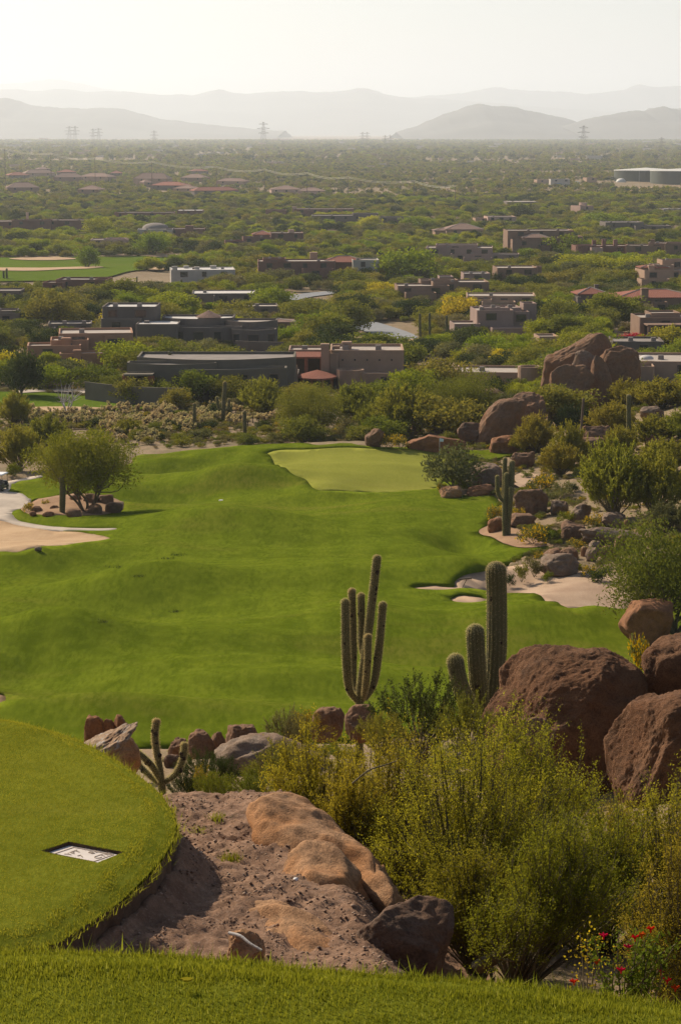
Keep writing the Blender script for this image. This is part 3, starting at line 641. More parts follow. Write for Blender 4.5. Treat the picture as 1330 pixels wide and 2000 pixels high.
def gravel_bank():
    xs = np.arange(-2.5, .92, .02); ys = np.arange(8.7, 16.25, .022); X, Y = np.meshgrid(xs, ys); x, y = X.ravel(), Y.ravel()
    z = gravel_z(x, y)
    # footprints and scour
    for (a, b, s1, s2, dp) in [(-.98, 10.55, .13, .09, .06), (-.72, 10.35, .16, .07, .05), (-.62, 10.9, .2, .1, .05), (-.5, 11.6, .16, .1, .04)]:
        z = z - dp * np.exp(-((x - a) / s1) ** 2 - ((y - b) / s2) ** 2)
    idx = np.arange(len(x)).reshape(X.shape); Fq = np.stack([idx[:-1, :-1], idx[:-1, 1:], idx[1:, 1:], idx[1:, :-1]], -1).reshape(-1, 4)
    t = NT('gravel_soil'); co = t.coord(); b = t.noise(3, 5, .7, co); c = t.noise(60, 4, .75, co); e = t.noise(18, 4, .7, co)
    col = t.ramp(b, [(.3, (.17, .095, .058)), (.55, (.27, .158, .098)), (.75, (.35, .225, .15))]); col = t.mix(t.math('MULTIPLY', t.ramp(e, [(.4, (1, 1, 1)), (.6, (0, 0, 0))]), .45), col, (.11, .065, .042))
    col = t.mix(t.ramp(c, [(.55, (0, 0, 0)), (.72, (.6, .6, .6))]), col, (.44, .32, .24))
    m = t.done(t.bsdf(col, .95, t.bump(c, .8, .012), .1))
    g = struct(obj('gravel_bank', mesh_np('gravel_bank', np.column_stack([x, y, z]), Fq, True), m))
    r = np.random.default_rng(9); n = 15000; px, py = r.uniform(-1.6, .5, n), r.uniform(9.4, 15.6, n); dens_ = fbm2(px, py, .6, 50, 2); k = (dens_ > -.7) & ~inside(TEE_POLY, px, py); px, py = px[k], py[k]; n = len(px)
    sz = .003 + .012 * r.random(n) ** 4; pz = gravel_z(px, py) + sz * .25
    base = np.array([(1, 0, 0), (-1, 0, 0), (0, 1, 0), (0, -1, 0), (0, 0, .7), (0, 0, -.7)], float); tri = np.array([(0, 2, 4), (2, 1, 4), (1, 3, 4), (3, 0, 4), (2, 0, 5), (1, 2, 5), (3, 1, 5), (0, 3, 5)])
    V = base[None] * r.uniform(.6, 1.3, (n, 6, 1)) * sz[:, None, None]; th = r.uniform(0, 6.28, n); cs, sn = np.cos(th), np.sin(th)
    V = np.stack([V[..., 0] * cs[:, None] - V[..., 1] * sn[:, None], V[..., 0] * sn[:, None] + V[..., 1] * cs[:, None], V[..., 2]], -1) + np.stack([px, py, pz], 1)[:, None]
    Fq = (tri[None] + (np.arange(n) * 6)[:, None, None]).reshape(-1, 3)
    pm = NT('pebbles'); pm.done(pm.bsdf(pm.ramp(pm.attr('rnd'), [(0, (.12, .07, .045)), (.6, (.25, .15, .095)), (1, (.38, .27, .19))]), .9))
    o = obj('gravel', mesh_np('gravel', V.reshape(-1, 3), Fq, False, {'rnd': np.repeat(r.random(n), 8)}), pm.m); struct(o, 'loose reddish gravel strewn over the bank beside the tee', 'stuff'); o['category'] = 'gravel'
    # weeds in the gravel
    for i, (a, b, lab) in enumerate([(450, 1680, 'small green weed tuft in the middle of the gravel bank'), (425, 1600, 'thin grass tuft sprouting high on the gravel bank by the tee'), (385, 1628, 'sparse weed growing in gravel close to the tee edge')]):
        q = hit(a, b, 8); rr = np.random.default_rng(60 + i); xy = rr.normal(0, .035, (120, 2)); rt = empty('weed_tuft', q, lab, 'weed')
        blades('leaf_blades', xy, np.zeros(120), .05, .005, L_GRASS, rt, 70 + i, .8)
gravel_bank()

# ------------------------------------------------------------------ rocks
import bmesh
_ico = {}
def ico(sub):
    if sub not in _ico:
        bm = bmesh.new(); bmesh.ops.create_icosphere(bm, subdivisions=sub, radius=1.0)
        _ico[sub] = (np.array([v.co[:] for v in bm.verts]), np.array([[v.index for v in f.verts] for f in bm.faces])); bm.free()
    return _ico[sub]
def rock_verts(seed, sub, cuts=7, blocky=.5, rough=.12, fine=.03, fs=9.):
    V, T = ico(sub); r = np.random.default_rng(seed); v = V.copy()
    if blocky: e = 1 - .45 * blocky; v = np.sign(v) * np.abs(v) ** e; v /= np.maximum(1, np.linalg.norm(v, axis=1) / 1.25)[:, None]
    for _ in range(cuts):
        n = r.normal(0, 1, 3); n[2] *= .8; n /= np.linalg.norm(n); off = r.uniform(.62, .95); dd = v @ n - off
        v = v - np.where(dd > 0, dd * .88, 0)[:, None] * n
    nrm = V
    v = v + nrm * (rough * fbm(V * 1.3 + seed * 3.1, seed, 3))[:, None]
    v = v + nrm * (fine * fbm(v * fs + seed, seed + 5, 4, .6))[:, None]
    return v, T
def rock(label, loc, dims, seed, mat, sub=4, asp=None, tilt=0, yaw=0, sink=.18, name='boulder', group=None, cuts=7, blocky=.5, rough=.12, fine=.03, fs=9., shear=0, cat='boulder', post=None):
    v, T = rock_verts(seed, sub, cuts, blocky, rough, fine, fs)
    mn, mx = v.min(0), v.max(0); v = (v - (mn + mx) / 2) / (mx - mn)
    c, s = math.cos(yaw), math.sin(yaw); v = v @ np.array([[c, s, 0], [-s, c, 0], [0, 0, 1]])
    mn, mx = v.min(0), v.max(0); v = (v - (mn + mx) / 2) / (mx - mn)
    if post: v = post(v)
    if shear: v[:, 0] += shear * v[:, 2]
    if tilt: c, s = math.cos(tilt), math.sin(tilt); asp = asp or dims[2] / dims[0]; v = v * np.array([1, 1, asp]); v = v @ np.array([[c, 0, s], [0, 1, 0], [-s, 0, c]])
    mn, mx = v.min(0), v.max(0); v = (v - (mn + mx) / 2) / (mx - mn) * np.array(dims); v[:, 2] += dims[2] / 2 - sink * dims[2]
    o = obj(name, mesh_np(name, v, T, True), mat, loc=loc); return tag(o, label, cat, group)
def rock_px(x0, x1, y0, y1, label, seed, mat=None, d=None, depth=.9, sink=.2, ext=.3, **k):
    """boulder that fills the photo rectangle, standing on the ground there (or at distance d)"""
    xm = (x0 + x1) / 2; b = hit(xm, y1) if d is None else P(xm, y1, d); s_ = S(b.y) * .985
    wd, ht = (x1 - x0) / s_, (y1 - y0) / s_ / (1 - sink)
    if d is not None:
        low = max(min(b.z, gz(b.x, b.y) + .05), b.z - ext * ht); ht = (ht * (1 - sink) + b.z - low) / (1 - sink); b.z = low
    if d is None: b.y += wd * depth * .35; b.z = min(b.z, gz(b.x, b.y) + .0)
    return rock(label, b, (wd, wd * depth, ht), seed, mat or R_GRAN, sink=sink, **k)
def rocks():
    # foreground outcrop beside the gravel bank
    def nose(v):   #: pointed towards the right, overhanging
        v = v.copy(); t = np.clip(v[:, 0] + .5, 0, 1); v[:, 2] = v[:, 2] * (1.15 - .62 * t ** 1.5) - .16 * t + .05; v[:, 2] += .05 * np.round(3 * fbm(v * 4, 3, 2)) / 3; return v
    def strata(v): v = v.copy(); v[:, 0] += .05 * np.sin(v[:, 2] * 26) * (v[:, 1] < .2); v[:, 1] += .045 * np.sign(np.sin(v[:, 2] * 22 + 2 * v[:, 0])); return v
    F = dict(sub=6, cuts=11, blocky=.75, rough=.10, fine=.045, fs=5., name='rock', cat='rock')
    def ledge(label, outline, zt, thick, seed, mat, lean=.12, amp=.05, under=.0):
        q = spline_poly([plane_pt(a_, b_, zt) for a_, b_ in outline], 2); q = dens(q, .03); n = len(q); c = q.mean(0); x0, y0 = q.min(0); x1, y1 = q.max(0)
        gx, gy = np.meshgrid(np.arange(x0, x1, .018), np.arange(y0, y1, .018)); gx, gy = gx.ravel(), gy.ravel(); k = inside(q, gx, gy); k[k] = polydist(q, gx[k], gy[k]) > .018
        V, E, Fc, _, _, _ = delaunay_2d_cdt([Vector(p) for p in q] + [Vector(p) for p in zip(gx[k], gy[k])], [(i, (i + 1) % n) for i in range(n)], [], 1, 1e-6)
        V = np.array([(v.x, v.y) for v in V]); T = []
        for f in Fc:
            f = list(f); A, B, C_ = V[f[0]], V[f[1]], V[f[2]]; T.append(tuple(f if (B[0] - A[0]) * (C_[1] - A[1]) - (B[1] - A[1]) * (C_[0] - A[0]) > 0 else f[::-1]))
        ed = polydist(q, V[:, 0], V[:, 1]); z = zt + amp * fbm2(V[:, 0], V[:, 1], .35, seed, 4, .55) + .006 * fbm2(V[:, 0], V[:, 1], .07, seed + 9, 3, .6) - .03 * np.exp(-(fbm2(V[:, 0], V[:, 1] * .6, .4, seed + 11, 2) / .05) ** 2) + .020 * np.clip( fbm2(V[:, 0] * .7 + V[:, 1], V[:, 1] * .5, .34, seed + 3, 3, .4) * 6, -1.5, 1.5) - .09 * (1 - sstep(0, .13, ed)) ** 2 - lean * (V[:, 0] - c[0])
        rim = [i for i in range(len(V)) if ed[i] < 1e-4]; ang = np.array([math.atan2(*(V[i] - c)[::-1]) for i in rim]); rim = [rim[i] for i in np.argsort(ang)]; m = len(rim); VV = [(*p, zz) for p, zz in zip(V, z)]; rows = 14; base = len(VV); prev = rim
        for j in range(1, rows + 1):
            t = j / rows; cur = []
            for i in rim:
                p = V[i]; dv = (p - c) / (np.linalg.norm(p - c) + 1e-9); zz = z[i] - thick * t
                st = .03 * np.sign(np.sin(zz * 42 + seed)) * (.5 + .5 * math.sin(p[0] * 9 + seed)) + .045 * float(fbm(np.array([[p[0] * 5, p[1] * 5, zz * 9]]), seed + 7, 3)[0]) + .05 * math.sin(math.pi * t) - under * t
                cur.append(len(VV)); VV.append((*(p + dv * st), zz))
            for i in range(m): T.append((cur[i], cur[(i + 1) % m], prev[(i + 1) % m], prev[i]))
            prev = cur
        o = np.array([c[0], c[1], zt]); return tag(obj('rock_ledge', mesh_np('rock_ledge', np.array(VV) - o, T, True), mat, loc=o), label, 'rock')
    ledge('long tan rock ledge sloping down to a dark point at the right of the gravel', [(488, 1592), (545, 1567), (615, 1571), (690, 1606), (745, 1650), (790, 1698), (765, 1712), (715, 1690), (665, 1662), (600, 1655), (540, 1640), (500, 1620)], CZ - 4.36, .55, 3, R_SANDST, .22, .026, .25)
    ledge('layered tan block with dark cracks under the long rock ledge', [(562, 1655), (600, 1643), (660, 1646), (695, 1668), (700, 1700), (672, 1722), (610, 1722), (574, 1700)], CZ - 4.30, .5, 5, R_SANDST, .12, .014)
    ledge('low brown shelf of rock at the lawn edge left of the dark boulder', [(478, 1752), (530, 1745), (600, 1758), (655, 1790), (700, 1838), (716, 1878), (680, 1900), (600, 1885), (560, 1850), (520, 1800)], CZ - 4.20, .5, 9, R_SANDST, .2, .016)
    rock_px(682, 892, 1748, 1920, 'dark brown angular boulder below the overhanging slab', 506, R_DARK, d=11.0, depth=.8, sink=.15, sub=6, cuts=9, blocky=.7, rough=.08, fine=.025, fs=5.)
    rock_px(440, 520, 1812, 1870, 'reddish stone half buried at the foot of the gravel bank', 507, R_SANDST, d=10.3, depth=.8, sink=.3, **F)
    q = hit(578, 1726, 9); rock('small white stone lying on the gravel by the layered block', (q.x, q.y, q.z + .02), (.03, .03, .022), 508, plain('quartz', (.75, .72, .68), .6), sub=3, name='pebble', cat='stone')
    mb = smooth_path([P(448, 1826, 10.2), P(470, 1832, 10.15), P(488, 1846, 10.1), P(512, 1860, 10.05)], 5); mb[:, 2] += .01
    v, f = tube(mb, np.linspace(.010, .006, len(mb)), 6); tag(obj('dry_root', mesh_np('dry_root', v, f, True), BARKP), 'pale dry root sticking out of the gravel near the lawn', 'root')
    # rocks behind the lower tee
    rock_px(80, 275, 1405, 1500, 'lichen-spotted pale slab slanting beside the tee', 511, R_LICH, d=19, depth=.7, sink=.1, sub=6, cuts=10, blocky=.6, rough=.1, fine=.06, fs=6., tilt=.50, asp=.22, name='rock', cat='rock')
    for (x0, x1, y0, y1, sd, lab) in [(165, 206, 1393, 1460, 512, 'jagged brown rock, left one of three standing behind the tee'), (197, 230, 1399, 1462, 513, 'narrow brown rock between two others behind the tee'), (222, 253, 1392, 1458, 514, 'tall split brown rock, right one of three behind the tee')]:
        rock_px(x0, x1, y0, y1, lab, sd, R_RED, d=45, depth=.9, sink=.05, sub=5, cuts=10, blocky=.8, fine=.05, fs=5., name='rock', cat='rock')
    rock_px(195, 278, 1434, 1495, 'rounded brown rock beside the lichen slab', 515, R_SANDST, d=21, depth=.8, sink=.1, sub=5, cuts=8, fine=.03, fs=5., name='rock', cat='rock')
    for (x0, x1, y0, y1, sd, lab, mt, dd) in [
        (328, 370, 1438, 1485, 521, 'small round boulder behind the armed young saguaro', R_GRAN, 52), (366, 428, 1422, 1490, 522, 'rounded brown boulder right of the young saguaro', R_GRAN, 50),
        (410, 445, 1426, 1480, 523, 'narrow brown boulder wedged between two rounded ones', R_GRAN, 51), (438, 508, 1409, 1485, 524, 'tilted egg-shaped brown boulder above the long grey slab', R_GRAN, 50),
        (450, 486, 1458, 1486, 525, 'small brown stone under the egg-shaped boulder', R_RED, 48), (320, 356, 1470, 1505, 526, 'dark stone behind the young saguaro arms', R_DARK, 46),
        (555, 602, 1402, 1442, 527, 'squat brown boulder left of the blocky one', R_GRAN, 53), (604, 674, 1377, 1428, 528, 'blocky brown boulder next to the tall many-armed saguaro', R_GRAN, 54),
        (672, 742, 1373, 1425, 529, 'brown rock at the foot of the many-armed saguaro', R_GRAN, 53), (330, 362, 1455, 1480, 530, 'flat pinkish rock near the fairway edge', R_GREY, 60),
        (1010, 1075, 1395, 1440, 531, 'low brown rock half hidden by the shrub before the great boulder', R_GRAN, 36)]:
        rock_px(x0, x1, y0, y1, lab, sd, mt, d=dd, depth=.9, sink=.12, sub=5, cuts=8, fine=.04, fs=6., tilt=.15 if sd == 524 else 0)
    rock_px(415, 660, 1430, 1545, 'long smooth grey slab rising to the right behind the shrub', 532, R_GREY, d=45, depth=.5, sink=.1, sub=5, cuts=6, tilt=-.42, fine=.02)
    # the great boulders at the right
    big = dict(ext=1., sub=7, cuts=4, blocky=.66, rough=.12, fine=.014, fs=20.)
    rock_px(934, 1262, 1249, 1620, 'huge rounded red-brown boulder with a pitted top', 541, R_NEAR, d=39, depth=.8, sink=.05, **big)
    rock_px(1246, 1450, 1226, 1400, 'coarse red boulder cut off by the photo edge above the darker one', 542, R_NEAR, d=39.5, depth=.8, sink=.1, sub=6, cuts=4, blocky=.4, rough=.13, fine=.015, fs=20.)
    rock_px(1176, 1480, 1328, 1660, 'large dark brown boulder at the right photo edge below the red one', 543, R_NEAR, d=35, depth=.8, sink=.05, shear=.22, **big)
    rock_px(1211, 1320, 1174, 1272, 'smooth reddish boulder beneath the leaning palo verde', 544, R_RED, depth=.9, sink=.1, sub=5, cuts=7, fine=.015)
    # rocky bank right of the fairway
    k = 0
    for (x0, x1, y0, y1, lab, mt, dep, cu) in [
        (916, 984, 905, 952, 'large smooth grey boulder at the right edge of the green', R_GREY, .9, 4), (858, 902, 950, 973, 'low tan rock at the front right of the green', R_SANDST, .8, 5),
        (912, 968, 948, 968, 'flat red rock in front of the smooth grey boulder', R_RED, .8, 6), (1003, 1072, 955, 1007, 'big boulder with orange left flank right of the twin saguaro', R_GRAN, .9, 6),
        (1075, 1110, 978, 1007, 'round dark grey boulder on the sandy bank', R_GREY, 1, 3), (1112, 1157, 985, 1020, 'buff boulder left of the big green shrub', R_GREY, .9, 6),
        (952, 984, 1011, 1041, 'red rock directly left of the twin saguaro foot', R_RED, .9, 6), (980, 1050, 1004, 1030, 'long grey-red rock behind the twin saguaro', R_GRAN, .7, 6),
        (1095, 1147, 1020, 1057, 'rust-coloured boulder among flowers on the bank', R_GRAN, .9, 7), (1174, 1228, 1003, 1034, 'split grey boulder under the big green shrub', R_GREY, .9, 6),
        (1130, 1265, 1029, 1074, 'long slanting grey slab on the bank', R_GREY, .5, 5), (1199, 1229, 1045, 1080, 'upright brown boulder in front of the slanting slab', R_GRAN, .9, 6),
        (1226, 1262, 1034, 1064, 'brown boulder at the right end of the slanting slab', R_GRAN, .9, 6), (1143, 1170, 1070, 1096, 'small grey rock between barrel cactus and boulders', R_GREY, .9, 6),
        (1149, 1180, 1057, 1080, 'pale mossy rock under the slanting slab', R_GREY, .9, 6), (1172, 1203, 1066, 1092, 'dark brown rock left of the upright boulder', R_GRAN, .9, 6),
        (1059, 1101, 1070, 1093, 'square brown rock above the big bunker', R_GRAN, .9, 9), (1093, 1130, 1070, 1094, 'grey-brown rock right of the square one above the bunker', R_GRAN, .9, 7),
        (1052, 1134, 1082, 1126, 'large faceted grey boulder at the bunker edge', R_GREY, .8, 12), (998, 1045, 879, 912, 'rounded boulder on the slope behind the twin saguaro', R_GRAN, .9, 6),
        (712, 750, 838, 872, 'brown boulder at the back left of the green', R_GRAN, .9, 6), (792, 910, 851, 884, 'long low red-grey rock behind the flag', R_RED, .5, 5),
        (956, 1018, 851, 886, 'flat red rock below the slanting monolith', R_RED, .6, 5), (803, 826, 820, 850, 'small brown boulder in bushes left of the dark rocks', R_GRAN, .9, 6),
        (845, 885, 810, 848, 'grey-brown boulder behind the long low rock', R_GRAN, .9, 6), (838, 886, 838, 862, 'low grey rock above the long low one', R_GREY, .8, 6),
        (892, 942, 826, 868, 'dark angular boulder left of the slanting monolith', R_DARK, .9, 8), (936, 988, 759, 800, 'angular brown boulder above the slanting monolith', R_GRAN, .9, 8),
        (1136, 1202, 833, 878, 'brown boulder, upper one of a pair under tall single saguaro', R_GRAN, .9, 5), (1132, 1190, 855, 905, 'brown boulder, lower one of a pair above the green shrub', R_GRAN, .9, 5),
        (1250, 1298, 794, 822, 'rounded boulder half covered by scrub right of the tall single saguaro', R_GREY, .9, 5), (1260, 1300, 848, 886, 'rusty pointed boulder at the right photo edge slope', R_RED, .9, 8),
        (1264, 1302, 702, 735, 'brown boulder beside the low house with skylight', R_GRAN, .9, 7)]:
        rock_px(x0, x1, y0, y1, lab, 600 + k, mt, depth=dep, cuts=cu + 5, blocky=.65, sub=5, fine=.045, fs=4., sink=.18, tilt=-.2 if 'slanting grey' in lab else 0); k += 1
    # rocks of the tree island at the left
    for (x0, x1, y0, y1, lab) in [(62, 84, 988, 1003, 'grey stone at the left of the tree island'), (57, 72, 999, 1009, 'small red stone at the island corner by the path'), (82, 106, 1000, 1010, 'flat red stone at the front of the tree island'),
            (97, 117, 987, 1003, 'upright brown stone left of the single saguaro'), (128, 160, 993, 1009, 'dark stone right of the single saguaro'), (135, 160, 966, 986, 'dark boulder behind the island tree trunk'),
            (160, 192, 965, 990, 'dark boulder right of the island tree trunk'), (190, 222, 967, 990, 'largest dark boulder on the island'), (205, 240, 982, 1003, 'dark boulder at the right tip of the island'), (165, 200, 985, 1006, 'dark low boulder at the front right of the island')]:
        rock_px(x0, x1, y0, y1, lab, 700 + k, R_RED if 'red' in lab else R_GRAN, depth=.9, cuts=7, sub=4, fine=.03, fs=6., sink=.18); k += 1
    # the monoliths
    def ear(v): v = v.copy(); t = v[:, 2] + .5; v[:, 0] += .20 * t ** 2 - .02; v[:, 0] = np.where(v[:, 0] > .1, v[:, 0] * (.8 + .35 * t), v[:, 0]); return v
    dM = hit(1120, 815).y
    mono = dict(sub=6, rough=.09, fine=.022, fs=6., cat='monolith', name='rock_monolith')
    rock_px(1055, 1192, 650, 800, 'tallest ear-shaped brown monolith behind the others', 801, R_GRAN, d=dM + 14, depth=.45, sink=.05, cuts=3, blocky=.8, shear=.10, **mono)
    rock_px(1066, 1156, 712, 830, 'front monolith with a smooth rounded left flank', 802, R_GRAN, d=dM, depth=.7, sink=.05, cuts=4, blocky=.55, shear=.22, **mono)
    rock_px(1096, 1166, 684, 800, 'weathered grey monolith between the tall and the front one', 803, R_GREY, d=dM + 7, depth=.6, sink=.05, cuts=6, blocky=.3, shear=.25, **mono)
    rock_px(1147, 1192, 694, 815, 'slim upright monolith right of the front one', 804, R_GRAN, d=dM + 4, depth=.9, sink=.05, cuts=6, blocky=.5, **mono)
    rock_px(1164, 1248, 675, 780, 'broad flat-topped monolith at the right of the group', 805, R_GRAN, d=dM + 9, depth=.7, sink=.05, cuts=6, blocky=.7, **mono)
    d2 = hit(975, 880).y
    rock_px(921, 1028, 776, 885, 'slanting cracked monolith rising to the right above the green', 806, R_GRAN, d=d2 + 5, depth=.6, sink=.08, cuts=5, blocky=.6, shear=.55, **mono)
    rock_px(990, 1066, 767, 835, 'brown boulder on top of the slanting monolith', 807, R_GRAN, d=d2 + 12, depth=.7, sink=.1, cuts=6, blocky=.5, **mono)
rocks()

# ------------------------------------------------------------------ cacti
def m_cactus(name, c1, c2):
    t = NT(name); co = t.coord(); a = t.noise(1.2, 4, .6, co); b = t.noise(14, 3, .6, co)
    col = t.ramp(a, [(.3, c1), (.7, c2)]); col = t.mix(t.math('MULTIPLY', t.ramp(b, [(.62, (0, 0, 0)), (.72, (1, 1, 1))]), .6), col, (.05, .035, .02))
    return t.done(t.bsdf(col, .8, None, .2))
C_SAG = m_cactus('saguaro_skin', (.098, .092, .040), (.140, .128, .060))
C_BAR = m_cactus('barrel_skin', (.20, .10, .05), (.28, .14, .07))
C_HOLE = plain('cactus_scar', (.035, .025, .018), .95)
C_DEAD = m_cactus('dead_saguaro', (.12, .085, .06), (.17, .12, .09))
SPINE = leaf_mat('cactus_spines', (.36, .29, .17), (.60, .52, .34), .5, objvar=.05)
def stem_geo(path, r, ribs, tipcap=True, taper=.82):
    path = np.asarray(path); seg = np.linalg.norm(np.diff(path, axis=0), axis=1); s = np.concatenate([[0], np.cumsum(seg)]); L = s[-1]; r = min(r, L * .45)
    ss = np.concatenate([np.linspace(0, L - r, max(6, int((L - r) / (r * .8)))), L - r + r * np.sin(np.linspace(.18, 1.0, 6) * np.pi / 2)])
    pp = np.stack([np.interp(ss, s, path[:, k]) for k in range(3)], 1)
    rad = np.where(ss > L - r, r * np.sqrt(np.clip(1 - ((ss - (L - r)) / r) ** 2, 0.0004, 1)), r)
    rad = rad * (taper + (1 - taper) * sstep(0, .35 * L, ss)) * (1 + .035 * fbm2(ss, ss * 0, r * 5, int(L * 100) % 97, 2))
    return tube(pp, rad, 8, ribs, .17)
def spines_for(V, K, ln, seed, per=5):
    """thin spine triangles fanning out from the rib crests"""
    r = np.random.default_rng(seed); n = len(V) // K; A = V.reshape(n, K, 3); cen = A.mean(1, keepdims=True)
    cre = (np.arange(K) % 3) != 0; out = []
    for sub in range(per):
        t = r.random((n - 1, K, 1)); Pt = A[:-1] * (1 - t) + A[1:] * t; N = Pt - (cen[:-1] * (1 - t) + cen[1:] * t); N = N / (np.linalg.norm(N, axis=2, keepdims=True) + 1e-9)
        Pt, N = Pt[:, cre].reshape(-1, 3), N[:, cre].reshape(-1, 3); D = N + r.normal(0, .55, N.shape); D /= np.linalg.norm(D, axis=1)[:, None]
        side = np.cross(D, r.normal(0, 1, D.shape)); side /= np.linalg.norm(side, axis=1)[:, None] + 1e-9
        w_ = ln * .05; l_ = ln * r.uniform(.6, 1.2, (len(D), 1)); out.append(np.stack([Pt - side * w_, Pt + side * w_, Pt + D * l_], 1))
    return np.concatenate(out).reshape(-1, 3)
def saguaro(label, d, stems, mat=None, ribs=13, spine=.0, group=None, name='saguaro'):
    """stems: (photo pixels from foot to tip, width px, depth offset m); first is the trunk"""
    b = stems[0][0][0]; foot = P(b[0], b[1], d); root = empty(name, foot, label, 'cactus', group); f0 = np.array(foot)
    for i, (pts, wpx, off) in enumerate(stems):
        m = len(pts); q = [np.array(P(a, c, d + off * min(1, k / max(1, m - 1) * 1.6))) - f0 for k, (a, c) in enumerate(pts)]
        path = smooth_path(q, 8) if m > 2 else np.array([q[0] + (q[1] - q[0]) * t for t in np.linspace(0, 1, 10)])
        if i == 0: path = np.concatenate([[path[0] + np.array([0, 0, min(-.15, gz(foot.x, foot.y) - foot.z - .1)])], path])
        v, f = stem_geo(path, wpx / S(d) / 2, ribs, True, .85 if i == 0 else .7)
        o = obj('trunk' if i == 0 else 'arm', mesh_np('stem', v, f, True), mat or C_SAG, root)
        if spine and d < 60:      # woodpecker holes and scars on the side towards the fairway's tee
            rr = random.Random(int(b[0]) + i); V0, T0 = ico(2)
            for k in range(3 if i else 4):
                pt = path[int(len(path) * rr.uniform(.3, .9))]; a_ = rr.uniform(-.9, .9); rad = wpx / S(d) / 2 * .93; hr = rr.uniform(.028, .05)
                obj('nest_hole', mesh_np('nest_hole', V0 * np.array([hr, hr * .5, hr * rr.uniform(.9, 1.6)]) + pt + np.array([math.sin(a_) * rad, -math.cos(a_) * rad, 0]), T0, True), C_HOLE, o)
        if spine:
            sv = spines_for(v, ribs * 3, spine, i + int(b[0])); n = len(sv) // 3
            obj('spines', mesh_np('spines', sv, np.arange(3 * n).reshape(-1, 3), False, {'rnd': np.random.default_rng(i).random(n)}), SPINE, o)['kind'] = 'stuff'
    return root
